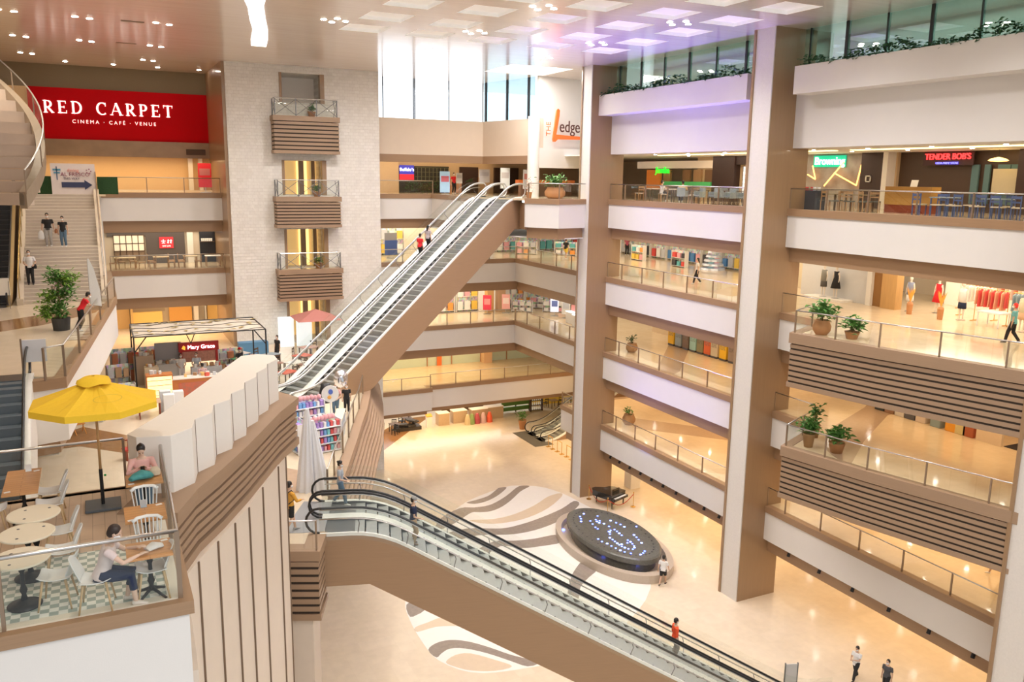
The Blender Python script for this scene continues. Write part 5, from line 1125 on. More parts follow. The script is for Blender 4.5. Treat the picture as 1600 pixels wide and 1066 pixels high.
# ---------------- shop interiors ----------------
def props(name, mb, m, spots, label, cat, group, extra=()):
    """countable repeats: one top-level object each, sharing mesh data; spots = (x, y, z[, rz[, scale]])"""
    first = None
    for k, s_ in enumerate(spots):
        if first is None: o = first = mb.build(name, m); tag(o, label, cat, group)
        else: o = first.copy(); C.objects.link(o)
        o.location = s_[:3]; o.rotation_euler = (0, 0, s_[3] if len(s_) > 3 else 0)
        if len(s_) > 4: o.scale = (s_[4],)*3
    return first
def stool_chair(label, loc, rz, m, m2=None, grp=None, arms=False):
    t = thing('dining_chair', label, 'chair', loc, rz, grp); m2 = m2 or m
    MB().box(-.21, .21, -.21, .21, .42, .47).build('seat', m2, t, bevel=.01)
    b = MB()
    if arms: b.box(-.26, .26, -.26, -.19, .35, .88).box(-.27, -.2, -.25, .2, .35, .68).box(.2, .27, -.25, .2, .35, .68).build('backrest', m2, t, bevel=.03)
    else:
        b.box(-.21, .21, -.22, -.195, .78, .88).box(-.21, .21, -.22, -.195, .62, .68).build('backrest', m, t)
        for sx in (-1, 1): MB().box(sx*.19-.018, sx*.19+.018, -.225, -.19, .42, .9).build('back_post', m, t)
    for sx in (-1, 1):
        for sy in (-1, 1): MB().box(sx*.18-.018, sx*.18+.018, sy*.18-.018, sy*.18+.018, 0, .42).build('leg', m, t)
    return t
def din_table(label, loc, rz, w, d, mt, ml, grp=None, cloth_=None):
    t = thing('dining_table', label, 'table', loc, rz, grp); MB().box(-w/2, w/2, -d/2, d/2, .72, .76).build('tabletop', mt, t)
    for sx in (-1, 1):
        for sy in (-1, 1): MB().box(sx*(w/2-.06)-.025, sx*(w/2-.06)+.025, sy*(d/2-.06)-.025, sy*(d/2-.06)+.025, 0, .72).build('leg', ml, t)
    return t
def front(x0, x1, y0, y1, z0, z1, m, label=None, base='wall_shop'): return struct(base, MB().box(x0, x1, y0, y1, z0, z1), m, label)
DW = mat('dark_shopfront', (.045, .022, .018), .5); LITP = mat('lit_panel', (1, .93, .80), .5, emit=1.5, ecol=(1, .88, .66)); LITC = mat('lit_cool_panel', (.9, .97, 1), .5, emit=1.6, ecol=(.85, .95, 1)); COVE = mat('cove_light', (1, .85, .45), .5, emit=2.6, ecol=(1, .78, .32))
SHW = flat((.85, .82, .76)); REDW = mat('mahogany', (.26, .05, .02), .4, noise=.1)
# top level, right: restaurants at X = 37
front(37, 37.3, 30.9, 47, 20, 22.84, mat('shop_olive', (.62, .46, .28), .6)); 
front(36.9, 37.05, 45.0, 54, 22.1, 22.6, flat((.85, .68, .5), e=.25)); front(36.8, 37.0, 45.3, 50.6, 20.9, 21.2, mat('green_counter_band', (.08, .45, .12), .5, emit=.3)); front(36.8, 37.0, 51, 52.6, 20.6, 22.0, mat('orange_stall', (.85, .25, .04), .5, emit=.2))
for k, (y, c) in enumerate(((45.6, (.22, .12, .06)), (46.8, (.5, .3, .15)), (48.0, (.35, .2, .1)), (50.2, (.6, .35, .15)))): front(36.85, 37, y-.4, y+.4, 21.2, 22.0, flat(c))
front(36.5, 37.0, 42.7, 44.8, 20, 22.84, DW, 'dark wooden wall of the restaurant'); front(36.6, 37, 38.2, 42.7, 22.3, 22.84, DW)
for y0, y1 in ((39.7, 42.3), (37.9, 39.3)):
    t = thing('shop_window', 'bright gridded shop window right of the dark wall' if y0 > 39.5 else 'second gridded window with pink goods, against the near pillar', 'window', (36.9, y0, 20))
    MB().box(0, .03, 0, y1-y0, .3, 2.2).build('pane', mat('window_glow', (.9, .85, .8), .4, emit=.8, ecol=(1, .93, .88), noise=.4, nscale=3), t)
    MB().box(-.02, .04, 0, y1-y0, 0, .3).build('sill_panel', DW, t)
    g = MB()
    for k in range(9): g.box(-.03, 0, k*(y1-y0)/8-.01, k*(y1-y0)/8+.01, .3, 2.2)
    for k in range(8): g.box(-.03, 0, 0, y1-y0, .3+k*.27-.008, .3+k*.27+.008)
    g.build('grille', BLKM, t)
front(36.95, 37, 32.75, 38.2, 20, 22.84, mat('mural_wall', (.45, .20, .10), .6, noise=.8, nscale=1.2, col2=(.55, .52, .48)))
front(36.5, 37, 31.35, 32.75, 20, 22.84, DW, 'dark red-brown wall panel with a small square frame'); front(36.4, 37, 31.0, 31.3, 20, 22.84, SHW)
front(37.2, 37.4, 18, 31.0, 20, 22.84, mat('steakhouse_wall', (.075, .045, .03), .5)); front(36.5, 37, 16, 24.2, 20, 22.84, DW)
for y, s in ((32.2, 'under the red neon sign’s left wall'), (23.4, 'at the right picture edge')):
    t = thing('picture_frame', 'small square pale frame on the dark panel %s' % ('left of the red neon sign' if y > 30 else s), 'frame', (36.47, y, 21.5))
    for a in ((-.17, .17, .12, .17), (-.17, .17, -.17, -.12), (-.17, -.12, -.17, .17), (.12, .17, -.17, .17)): MB().box(-.02, .03, *a).build('rail', SHW, t)
for y0, y1 in ((31.2, 45.5), (17.6, 30)): struct('ceiling', MB().box(32.6, 33.1, y0, y1, 22.80, 22.835), COVE)
struct('ceiling', MB().box(19, 25.5, 62.9, 63.3, 22.80, 22.835), COVE)
t = thing('sideboard', 'long tan wooden counter behind the railing under the red neon sign', 'counter', (32.6, 26.3, 20)); MB().box(-.3, .3, -1.2, 1.2, .35, 1.15).build('body', mat('honey_wood', (.50, .27, .07), .4, noise=.15, nscale=3), t); MB().box(-.28, .28, -1.18, 1.18, 0, .35).build('plinth', REDW, t)
t = thing('menu_stand', 'tilted white menu easel before the steakhouse', 'stand', (33.4, 26.9, 20)); MB().cbox((0, 0, 1.2), (.03, .35, .5), ry=.25).build('board', WHT, t)
for sy in (-.12, .12): MB().cyl((.1, sy, 1.0), (-.1, sy, 0), .015, n=6).build('leg', WHT, t)
front(36.9, 37.2, 24.4, 25.6, 20.9, 22.0, flat((.55, .5, .36))); 
t = thing('hanging_lamp', 'glowing amber lamp inside the steakhouse at the right', 'lamp', (36.3, 25.0, 22.35)); MB().lathe([(0, .16), (.3, .08), (.42, 0), (.36, -.03), (0, -.05)], n=20).build('shade', mat('amber_glow', (1, .7, .25), .4, emit=3, ecol=(1, .62, .18)), t); MB().cyl((0, 0, .1), (0, 0, .49), .01, n=5).build('cord', BLKM, t)
for k, (y, w) in enumerate(((26.6, .18), (26.0, .14), (25.2, .3), (24.7, .16))): front(37.05, 37.15, y-w, y+w, 20.4, 22.2, mat('teal_glass_panel', (.12, .22, .24), .15))
DKW = mat('dark_chair_wood', (.10, .06, .035), .5); TANW = mat('tan_chair_wood', (.42, .25, .12), .5); GRYF = flat((.30, .35, .35), 'grey_fabric', .85); BLUF = flat((.08, .13, .30), 'blue_fabric', .8); CREF = flat((.70, .60, .45), 'cream_fabric', .8)
for k, (y, x) in enumerate(((45.3, 31.2), (44.2, 32.2), (42.4, 31.0), (41.0, 32.6), (39.9, 31.2))): stool_chair('wooden chair at the tables below the bright green sign, behind the top railing', (x, y, 20), R(30*k), TANW, CREF, 'wooden chairs below the bright green sign')
for k, (x, y) in enumerate(((31.0, 40.6), (31.1, 39.2), (32.4, 38.6), (31.0, 37.8), (32.0, 37.2), (31.0, 36.5), (32.3, 36.0), (31.0, 35.4), (31.1, 34.2), (32.2, 34.6), (31.0, 33.1))): stool_chair('padded grey armchair behind the top railing between the pillars', (x, y, 20), R(90 if k % 2 else -60), DKW, GRYF, 'grey padded chairs on the top level', arms=True)
for k, (x, y) in enumerate(((31.9, 45.0), (31.8, 42.6))): din_table('%s white table under the green sign' % ('left' if k == 0 else 'right'), (x, y, 20), 0, .8, .8, SHW, DKW)
for k, (x, y) in enumerate(((31.6, 39.9), (31.7, 36.9), (31.7, 34.3))): din_table('dark table among the grey armchairs, %s of three' % ('leftmost', 'middle', 'rightmost')[k], (x, y, 20), 0, .8, 1.0, DKW, DKW)
for k, (x, y) in enumerate(((31.2, 30.2), (31.1, 29.3), (32.2, 29.9), (31.2, 28.5), (32.3, 28.6), (31.3, 27.7), (32.2, 27.9))): stool_chair('brown wooden chair below the green script sign, behind the top railing', (x, y, 20), R(50*k), TANW, flat((.10, .12, .11)), 'brown chairs below the green script sign')
for k, (x, y) in enumerate(((31.7, 29.8), (31.8, 28.3))): din_table('brown table below the green script sign, %s of two' % ('left', 'right')[k], (x, y, 20), 0, .8, .8, flat((.28, .22, .12)), DKW)
for k, (x, y) in enumerate(((31.0, 24.6), (31.1, 23.8), (31.0, 23.0), (32.2, 24.2), (32.3, 23.2), (31.0, 22.0), (31.1, 21.2), (32.2, 21.6), (32.3, 20.6), (31.0, 20.3), (31.1, 19.4), (32.2, 19.4))): stool_chair('blue chair with a cream seat behind the top railing on the right', (x, y, 20), R(90 if k % 3 else -90), BLUF, CREF, 'blue chairs at the steakhouse')
for k, y in enumerate((23.9, 21.6, 19.8)): din_table('blue-grey table among the blue chairs, %s of three' % ('leftmost', 'middle', 'rightmost')[k], (31.6, y, 20), 0, .75, .9, flat((.30, .38, .44)), BLUF)
o = MB().cbox((0, 0, .45), (.5, 1.0, .9)).build('storage_bench', flat((.03, .05, .08))); tag(o, 'dark cabinet with red and white tins at the left end of the lower right tables', 'cabinet'); o.location = (31.1, 30.6, 20)
props('tin', MB().cyl((0, 0, 0), (0, 0, .16), .09, n=12), flat((.70, .08, .08)), [(31.0, 30.95, 20.9), (31.1, 30.7, 20.9)], 'red tin standing on the dark cabinet', 'tin', 'red tins on the dark cabinet')
props('tin', MB().cyl((0, 0, 0), (0, 0, .16), .08, n=12), WHT, [(31.0, 30.45, 20.9), (31.1, 30.28, 20.9)], 'white tin standing on the dark cabinet', 'tin', 'white tins on the dark cabinet')
# level 4, right bay: clothes shop
GW = flat((.66, .66, .66)); 
front(36.2, 36.4, 31.2, 36, 15, 17.5, GW, 'pale grey display wall with two mannequins'); front(36.0, 36.3, 30.95, 31.25, 15, 17.5, SHW)
front(36.0, 36.5, 29.4, 30.3, 15, 17.5, ORW, 'orange wood pillar of the clothes shop'); front(36.2, 36.6, 30.3, 30.95, 15, 17.5, mat('brown_wood_pillar', (.35, .17, .05), .4))
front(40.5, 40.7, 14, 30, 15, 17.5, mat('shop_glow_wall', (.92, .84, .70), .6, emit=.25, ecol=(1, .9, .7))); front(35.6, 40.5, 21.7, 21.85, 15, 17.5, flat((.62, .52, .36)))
front(35.4, 35.55, 14, 21.0, 15, 17.5, mat('mint_glass_front', (.66, .82, .68), .3, emit=.15))
struct('ceiling', MB().box(36.4, 40.4, 22, 29.4, 17.44, 17.48), mat('shop_light_ceiling', (1, .95, .85), .5, emit=1.0))
def mannequin(label, p, rz, topc, lowc, dress=False, wc=None):
    t = thing('mannequin', label, 'mannequin', p, rz); wc = wc or flat((.80, .72, .62))
    b = MB(); b.rings([(0, 0, .9), (0, 0, 1.1), (0, 0, 1.35), (0, 0, 1.48), (0, 0, 1.56)], [(.15, .1), (.11, .08), (.15, .10), (.06, .05), (.05, .05)], 12, flat=(1, 0, 0)); b.ball((0, 0, 1.66), (.075, .09, .11), 12, 8)
    for s in (-1, 1): b.rings([(s*.16, 0, 1.42), (s*.22, 0, 1.15), (s*.22, .05, .88)], [.045, .035, .025], 8); b.rings([(s*.08, 0, .95), (s*.09, 0, .5), (s*.09, 0, .06)], [.08, .05, .03], 8)
    b.build('body', wc, t, remesh=.018)
    MB().cyl((0, 0, 0), (0, 0, .02), .2, n=20).build('base', STEEL, t)
    if dress: MB().rings([(0, 0, 1.46), (0, 0, 1.15), (0, 0, .95), (0, 0, .55)], [(.16, .11), (.13, .10), (.2, .15), (.30, .22)], 14, flat=(1, 0, 0)).build('dress', topc, t, smooth=True)
    else:
        MB().rings([(0, 0, 1.47), (0, 0, 1.3), (0, 0, .85)], [(.17, .11), (.19, .13), (.19, .14)], 14, flat=(1, 0, 0)).build('top', topc, t, smooth=True)
        if lowc: MB().rings([(0, 0, .95), (0, 0, .7), (0, 0, .45 if dress else .55)], [(.18, .13), (.2, .14), (.2, .15)], 14, flat=(1, 0, 0)).build('bottom', lowc, t, smooth=True)
    return t
mannequin('mannequin in a grey knit top and dark leggings at the grey wall', (35.75, 33.9, 15.12), R(90), cloth('knit', (.26, .25, .22)), cloth('leggings', (.10, .09, .08)))
mannequin('mannequin in a black dress beside the grey-knit mannequin', (35.8, 33.1, 15.12), R(90), BLKC, None, True)
mannequin('mannequin in blue-grey shirt at the left end of the bright clothes shop', (36.3, 28.8, 15), R(90), cloth('blue_shirt', (.28, .32, .45)), WHC)
mannequin('mannequin in a red dress in the bright clothes shop', (37.2, 27.9, 15), R(90), RED, None, True)
mannequin('mannequin in a white top and navy shorts in the bright clothes shop', (36.4, 26.0, 15), R(90), WHC, NAVY)
mannequin('pale mannequin in patterned cream clothes nearest the teal-shirted walker', (36.0, 22.8, 15), R(90), cloth('cream_print', (.75, .68, .5)), cloth('peach', (.7, .45, .28)))
struct('floor', MB().box(35.3, 36.2, 32.2, 34.9, 15, 15.12), SHW)
GARM = [('red', (.70, .08, .07)), ('cream', (.80, .72, .60)), ('slate', (.30, .38, .42)), ('peach', (.80, .42, .25)), ('white', (.85, .84, .82))]
def rack(label, p, rz, w, cols, n=9, grp='clothes hanging in the bright clothes shop', lab=None):
    t = thing('clothes_rack', label, 'rack', p, rz)
    MB().cyl((-w/2, 0, 1.55), (w/2, 0, 1.55), .018, n=8).build('rail', GOLD, t)
    for s in (-1, 1): MB().cyl((s*w/2, 0, 0), (s*w/2, 0, 1.57), .018, n=8).build('post', GOLD, t); MB().cbox((s*w/2, 0, .02), (.05, .5, .03)).build('foot', GOLD, t)
    for i, c in enumerate(cols):
        nm, rgb = c; sp = []
        for q in range(n):
            if q % len(cols) != i: continue
            a = -w/2+.1+(w-.2)*q/max(1, n-1); sp.append((p[0]+a*cos(rz), p[1]+a*sin(rz), p[2]+1.52, rz+pi/2+random.uniform(-.15, .15), random.uniform(.85, 1.1)))
        g = MB().rings([(0, 0, 0), (0, 0, -.08), (0, 0, -.4), (0, 0, -.78)], [(.03, .02), (.2, .04), (.19, .04), (.23, .05)], 10, flat=(1, 0, 0))
        props('garment', g, cloth(nm+'_garment', rgb), sp, '%s garment hanging %s' % (nm, lab or 'in the bright clothes shop'), 'clothing', nm+' garments '+(lab or 'in the bright shop'))
rack('gold clothes rack with coral and peach garments in the bright shop', (36.9, 24.9, 15), R(90), 1.6, GARM[:1]+GARM[3:4], 10)
rack('gold clothes rack with pale garments at the middle of the bright shop', (37.8, 26.2, 15), R(90), 1.8, GARM[1:2]+GARM[4:], 10, lab='at the middle of the bright shop')
rack('clothes rack with slate and white garments right of the coral ones', (36.9, 23.3, 15), R(90), 1.2, GARM[2:3], 7)
rack('clothes rack along the rear wall of the bright clothes shop', (40.0, 25.5, 15), R(90), 6.5, [('sand', (.75, .6, .42)), ('rust', (.62, .2, .1)), ('ivory', (.88, .84, .74))], 30, lab='along the rear wall of the bright shop')
for k, y in enumerate((27.6, 26.9)):
    t = thing('pampas_vase', '%s vase of orange pampas grass in front of the bright clothes shop' % ('left', 'right')[k], 'plant', (35.6, y+(.6 if k == 0 else -.4), 15))
    MB().lathe([(0, 0), (.12, 0), (.15, .5), (.1, .6), (0, .58)], n=14).build('vase', mat('copper_vase', (.55, .25, .10), .4), t)
    f = MB()
    for _ in range(60): a = random.uniform(0, 2*pi); f.leaf((0, 0, .55), (cos(a)*.3, sin(a)*.3, 1), random.uniform(.5, .85), .03, -.02)
    f.build('grass', mat('pampas', (.85, .42, .08), .8), t)
t = thing('display_table', 'white display table with folded clothes in the bright clothes shop', 'table', (36.1, 24.2, 15)); MB().box(-.4, .4, -.55, .55, .62, .68).build('tabletop', WHT, t)
for sx in (-1, 1):
    for sy in (-1, 1): MB().box(sx*.36-.02, sx*.36+.02, sy*.5-.02, sy*.5+.02, 0, .62).build('leg', WHT, t)
# level 4 left bay: bright general store at X = 41
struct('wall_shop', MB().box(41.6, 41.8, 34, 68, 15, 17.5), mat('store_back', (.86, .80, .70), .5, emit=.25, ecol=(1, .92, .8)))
front(37.9, 38.1, 34.5, 40.2, 15, 17.5, flat((.72, .62, .44))); front(38.0, 41.8, 40.2, 40.35, 15, 17.5, SHW)
random.seed(11)
def stockmat():
    m, nt, b = nodes('stocked_panel'); N = nt.nodes.new; K = nt.links.new
    tc = N('ShaderNodeTexCoord'); mp = N('ShaderNodeMapping'); mp.inputs['Scale'].default_value = (6.5, 1, 4.2); v = N('ShaderNodeTexVoronoi'); v.distance = 'CHEBYCHEV'; v.inputs['Randomness'].default_value = .55
    K(tc.outputs['Object'], mp.inputs[0]); K(mp.outputs[0], v.inputs['Vector']); v.inputs['Scale'].default_value = 1.2
    hs = N('ShaderNodeHueSaturation'); hs.inputs['Saturation'].default_value = .42; hs.inputs['Value'].default_value = 1.1; K(v.outputs['Color'], hs.inputs['Color']); K(hs.outputs[0], b.inputs['Base Color']); b.inputs['Roughness'].default_value = .5
    return m
STOCK = stockmat()
PAL = [('red', (.68, .07, .06)), ('blue', (.08, .25, .55)), ('yellow', (.85, .60, .10)), ('white', (.86, .85, .82)), ('pink', (.80, .40, .45)), ('green', (.16, .42, .20)), ('black', (.05, .05, .06)), ('silver', (.6, .62, .66)), ('orange', (.85, .35, .08)), ('teal', (.12, .45, .48))]
def shelving(label, p, rz, w, h, lv, where, n=7, bs=(.16, .22), cols=PAL, d=.35, fm=None, many=False):
    """shelf unit (frame, shelf boards) with boxed goods standing on it as things of their own"""
    t = thing('display_shelf', label, 'shelf', p, rz); fm = fm or SHW; n = n if many else min(n, 3); lv = lv if many else min(lv, 2)
    MB().box(-w/2, w/2, d/2-.02, d/2, 0, h).build('back_panel', STOCK, t)
    for s in (-1, 1): MB().box(s*w/2-.015, s*w/2+.015, -d/2, d/2, 0, h).build('side_panel', fm, t)
    for k in range(lv): MB().box(-w/2, w/2, -d/2, d/2-.02, h*(k+.12)/lv, h*(k+.12)/lv+.025).build('shelf_board', fm, t)
    bag = {}
    for k in range(lv):
        for q in range(n):
            c = random.randrange(len(cols)); a = -w/2+w*(q+.5)/n; y = -.05
            bag.setdefault(c, []).append((p[0]+a*cos(rz)-y*sin(rz), p[1]+a*sin(rz)+y*cos(rz), p[2]+h*(k+.12)/lv+.026, rz, random.uniform(.85, 1.1)))
    for c, sp in bag.items():
        nm, rgb = cols[c]; wd = w/n*.72; hh = h/lv*.62
        props('boxed_goods', MB().box(-wd/2, wd/2, -.1, .1, 0, hh), flat(rgb), sp, '%s boxed item %s' % (nm, where), 'box', '%s goods %s' % (nm, where))
    return t
L4s = [(41.2, y) for y in (61, 58.8, 56.6, 54.4, 52.2, 50, 47.8, 45.6, 43.4)]
for k, (x, y) in enumerate(L4s): shelving('bright store shelf, number %s from the far end of the left bay store' % ('one two three four five six seven eight nine'.split()[k]), (x, y, 15), R(-90), 2.0, 2.2, 5, 'on the bright store shelves between the pillars', 5, (.3, .3))
for k, y in enumerate((59.5, 55.8, 50.5)): shelving('low island shelf in the bright store, %s one' % ('furthest', 'middle', 'nearest')[k], (38.6, y, 15), R(-90), 1.6, 1.2, 3, 'on the low islands of the bright store', 4, (.3, .28))
rack('rack of grey and green shirts at the right of the left bay store', (38.6, 42.3, 15), R(70), 1.5, [('sage', (.35, .42, .36)), ('grey', (.42, .40, .40))], 8, lab='behind the woman in the white top')
t = thing('escalator_glow', 'silvery ribbed domed stand glowing in the left bay store', 'display', (39.8, 48.2, 15)); t.name = 'domed_stand'
for k in range(5): MB().lathe([(0, .3*k), (.9-.12*k, .3*k), (.85-.12*k, .3*k+.14), (0, .3*k+.14)], n=24).build('tier', mat('silver_tier', (.62, .65, .70), .2, .4, emit=.12), t)
# level 4 back: stores
for k, x in enumerate((19.4, 21.6)): shelving('white store shelf behind the tower edge, %s of two' % ('left', 'right')[k], (x, 66.1, 15), 0, 2.0, 2.3, 5, 'on the white shelves right of the tower', 6, (.25, .3), PAL[3:4]+PAL[7:8]+PAL[2:3])
for k, x in enumerate((29.8, 31.9, 34.0, 36.1, 38.2, 40.3)): shelving('crowded store shelf under the top level corner, %s from the left' % 'first second third fourth fifth sixth'.split()[k], (x, 66.1, 15), 0, 2.0, 2.3, 5, 'in the crowded store under the top corner', 6, (.28, .3), PAL[1:2]+PAL[3:5]+PAL[7:8]+PAL[:1]+PAL[9:])
for k, (x, y) in enumerate(((32.5, 63.4), (35.2, 61.5), (37.6, 59.0))): shelving('display island under the top level corner, %s of three' % ('left', 'middle', 'right')[k], (x, y, 15), R(-40), 1.8, 1.1, 3, 'on the islands under the top corner', 5, (.28, .25), PAL[3:5]+PAL[7:]+PAL[1:2])
for k, (x, h, c) in enumerate(((20.6, 1.4, (.05, .10, .30)), (20.9, 1.9, (.25, .24, .24)))):
    t = thing('poster_stand', ('blue poster stand in the shop right of the tower', 'grey poster board behind the blue stand')[k], 'poster', (x, 63.2+k, 15)); MB().box(-.5, .5, -.02, .02, .25, h).build('panel', flat(c), t); MB().box(-.4, .4, -.18, .18, 0, .04).build('foot', STEEL, t)
# level 3 back: cosmetics
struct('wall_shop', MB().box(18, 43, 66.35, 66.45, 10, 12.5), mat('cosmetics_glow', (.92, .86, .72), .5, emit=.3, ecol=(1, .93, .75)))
front(29.5, 30.1, 64.6, 65.2, 10, 12.5, ORW); front(30.5, 31.2, 64.6, 65.2, 10, 12.5, mat('tan_pier', (.62, .42, .25), .5))
for k, x in enumerate((26.0, 28.2, 32.6, 34.8, 37.0, 39.2)): shelving('pale cosmetics shelf on the middle level, %s from the left' % 'first second third fourth fifth sixth'.split()[k], (x, 66.0, 10), 0, 2.0, 2.3, 6, 'on the pale cosmetics shelves', 7, (.14, .2), PAL[2:5]+PAL[3:4]*3+PAL[8:9])
for k, (x, y) in enumerate(((32.5, 64.0), (35.0, 63.0), (36.8, 60.5), (34.9, 65.2))): shelving('white cosmetics island on the middle level, %s one' % ('first', 'second', 'third', 'rear')[k], (x, y, 10), R(-35), 1.8, 1.0, 3, 'on the white cosmetics islands', 6, (.12, .14), PAL[3:5]+PAL[3:4]*3, fm=WHT)
for k, (lb, p, c, c2) in enumerate((('small pink poster stand on the middle level', (30.9, 63.9, 10), (.85, .45, .42), (.9, .75, .7)), ('red poster stand beside the orange pillar', (29.2, 64.0, 10), (.75, .05, .10), (.8, .3, .3)), ('bright advertising screen on the middle level near the pillar', (34.0, 61.0, 10), (.8, .85, 1), (.2, .3, .8)), ('white rounded promotion tower beside the screen', (34.3, 59.6, 10), (.80, .82, .84), (.6, .65, .75)))):
    t = thing('poster_stand', lb, 'poster', p, R(-30)); MB().box(-.35, .35, -.03, .03, .35, 1.6).build('panel', flat(c, e=.6) if k == 2 else flat(c), t); MB().box(-.25, .25, -.035, -.03, .8, 1.3).build('print', flat(c2), t); MB().box(-.3, .3, -.2, .2, 0, .05).build('foot', STEEL, t); MB().box(-.03, .03, -.02, .02, 0, .4).build('post', STEEL, t)
for k, (x, y) in enumerate(((33.8, 57.3), (33.4, 55.6), (33.2, 54.0))):
    t = thing('beauty_counter', 'white glossy beauty counter beyond the far pillar, %s one' % ('far', 'middle', 'near')[k], 'counter', (x, y, 10)); MB().box(-.5, .5, -.6, .6, 0, .9).build('body', WHT, t, bevel=.03); MB().box(-.52, .52, -.62, .62, .9, .94).build('worktop', LITC, t); MB().box(-.05, .05, -.5, .5, .94, 1.5).build('sign_panel', flat((.75, .3, .28)), t)
# level 3 left bay: row of coloured kiosks
KC = [('yellow', (.85, .50, .03)), ('grey-blue', (.32, .40, .45)), ('brown', (.22, .16, .13)), ('teal', (.40, .68, .68)), ('olive', (.30, .28, .16)), ('red and orange', (.72, .16, .06)), ('cream', (.66, .60, .48)), ('golden yellow', (.90, .58, .04)), ('grey-brown', (.36, .30, .28))]
for k, y in enumerate((46.9, 46.1, 45.3, 44.5, 43.75, 43.0, 42.3, 41.45, 40.6)):
    t = thing('vending_kiosk', '%s upright kiosk in the row on the middle level, left bay' % KC[k][0], 'kiosk', (35.75, y, 10))
    MB().box(-.32, .34, -.33, .33, .12, 2.1).build('cabinet', flat(KC[k][1]), t, bevel=.02); MB().box(-.33, .3, -.28, .28, 0, .12).build('plinth', flat((.10, .10, .12)), t); MB().box(-.34, -.32, -.25, .25, .7, 1.8).build('front_panel', mat('kiosk_front_%d' % k, tuple(min(1, c*.6+.05) for c in KC[k][1]), .4, noise=.7, nscale=9), t)
front(35.6, 36, 33, 40, 10, 12.5, mat('hoarding_tan', (.66, .50, .32), .5)); front(37.5, 37.7, 40, 52, 10, 12.5, mat('shop_amber', (.72, .56, .36), .4))
# level 3 right bay: goods row and partition
for k, (y, c) in enumerate(((28.9, (.05, .06, .06)), (28.3, (.35, .2, .12)), (27.7, (.7, .66, .6)), (27.1, (.12, .12, .14)), (26.5, (.72, .6, .5)), (25.7, (.28, .36, .38)), (24.9, (.85, .38, .04)), (24.4, (.70, .60, .3)), (24.0, (.45, .12, .05)))):
    o = MB().box(-.3, .3, -.27, .27, 0, (.9, .7, .8, .95, .85, 1.5, 1.4, 1.5, 1.2)[k]).build('display_stand', flat(c), bevel=.03); o.location = (35.3, y, 10); tag(o, '%s low display unit in the shop row under the upper slatted balcony' % ('black', 'brown', 'off-white', 'charcoal', 'blush', 'large blue-grey', 'orange', 'mustard', 'dark red')[k], 'display')
front(35.0, 35.15, 22.4, 23.6, 10, 12.5, mat('peach_partition', (.80, .64, .46), .5)); front(37, 37.2, 14, 30.8, 10, 12.5, mat('shop_brown', (.40, .22, .10), .5)); struct('floor', MB().box(35.2, 36.9, 18, 22.4, 10, 10.02), flat((.02, .02, .03)))
# level 2: pillars, mint hoarding details, shops
struct('wall_shop', MB().box(30.4, 31.2, 67.2, 68.0, 5, 7.5), mat('orange_pier', (.74, .48, .28), .5))
for x in (25.3, 27.6, 30.4, 33, 35.6): struct('trim', MB().box(x-.03, x+.03, 67.9, 68, 5, 7.5), mat('hoarding_joint', (.45, .22, .12), .5))
t = thing('bottle_banner', 'red and orange bottle-shaped banner on the mint hoarding', 'banner', (26.4, 67.9, 5)); MB().xprism([(-.22, .0), (.22, .0), (.22, 1.3), (.08, 1.6), (.08, 2.2), (-.08, 2.2), (-.08, 1.6), (-.22, 1.3)], -.04, 0).build('bottle', flat((.85, .20, .05)), t)
struct('wall_shop', MB().box(38.2, 38.4, 14, 60, 5, 7.5), mat('shop_gold', (.70, .50, .26), .4)); struct('wall_shop', MB().box(39.2, 39.4, 14, 52, 0, 2.6), mat('shop_gold2', (.72, .48, .22), .4)); front(32.4, 33.2, 46.6, 47.4, 0, 2.6, SHW)
# ground floor rear: cafe tables, counters, green wall
struct('wall_shop', MB().box(27.5, 33, 70.0, 70.2, 0, 2.5), mat('cafe_dark', (.16, .10, .06), .6)); struct('wall_shop', MB().box(36, 42, 69, 69.3, 0, 3), mat('yellow_ochre', (.78, .46, .05), .5, emit=.15)); 
for k, (x, y) in enumerate(((19.2, 66.6), (19.8, 65.3), (20.6, 66.4), (21.4, 65.3), (21.8, 66.7), (22.8, 67.6), (23.6, 67.4))): stool_chair('black slender chair at the ground floor tables left of the counters', (x, y, 0), R(40*k), BLKM, BLKM, 'black chairs on the ground floor, far left')
for k, (x, y) in enumerate(((20.0, 66.0), (21.6, 66.0), (23.2, 67.2))): din_table('dark ground floor cafe table, %s of three' % ('left', 'middle', 'right')[k], (x, y, 0), 0, .8, .8, DKW, BLKM)
random.seed(3); t = thing('seat_stack', 'pile of dark seats beside the ground floor cafe tables', 'seating', (22.9, 66.4, 0))
for k in range(6): MB().cbox((random.uniform(-.9, .9), random.uniform(-.4, .4), .35+.1*k), (.7, .5, .12), random.uniform(0, 3), random.uniform(-.2, .2)).build('seat', flat((.04, .035, .03)), t)
MB().box(-1.1, 1.1, -.5, .5, 0, .3).build('base', flat((.05, .04, .03)), t)
t = thing('lectern', 'small orange and white sign lectern on the ground floor', 'stand', (24.8, 66.3, 0)); MB().box(-.22, .22, -.18, .18, 0, .95).build('body', SHW, t); MB().cbox((0, 0, 1.05), (.55, .45, .06), rx=.35).build('top', flat((.85, .38, .05)), t)
for k, (x, w) in enumerate(((26.2, 1.0), (27.8, 1.3), (29.6, 1.5), (31.2, 1.6))):
    t = thing('cafe_counter', '%s beige counter under the long white ledge on the ground floor' % ('leftmost', 'second', 'third', 'rightmost')[k], 'counter', (x, 66.6+.2*(k % 2), 0)); MB().box(-w/2, w/2, -.4, .4, 0, 1.05).build('body', mat('counter_beige', (.52, .38, .24), .4, noise=.1), t); MB().box(-w/2-.03, w/2+.03, -.43, .43, 1.05, 1.1).build('worktop', flat((.80, .72, .60)), t)
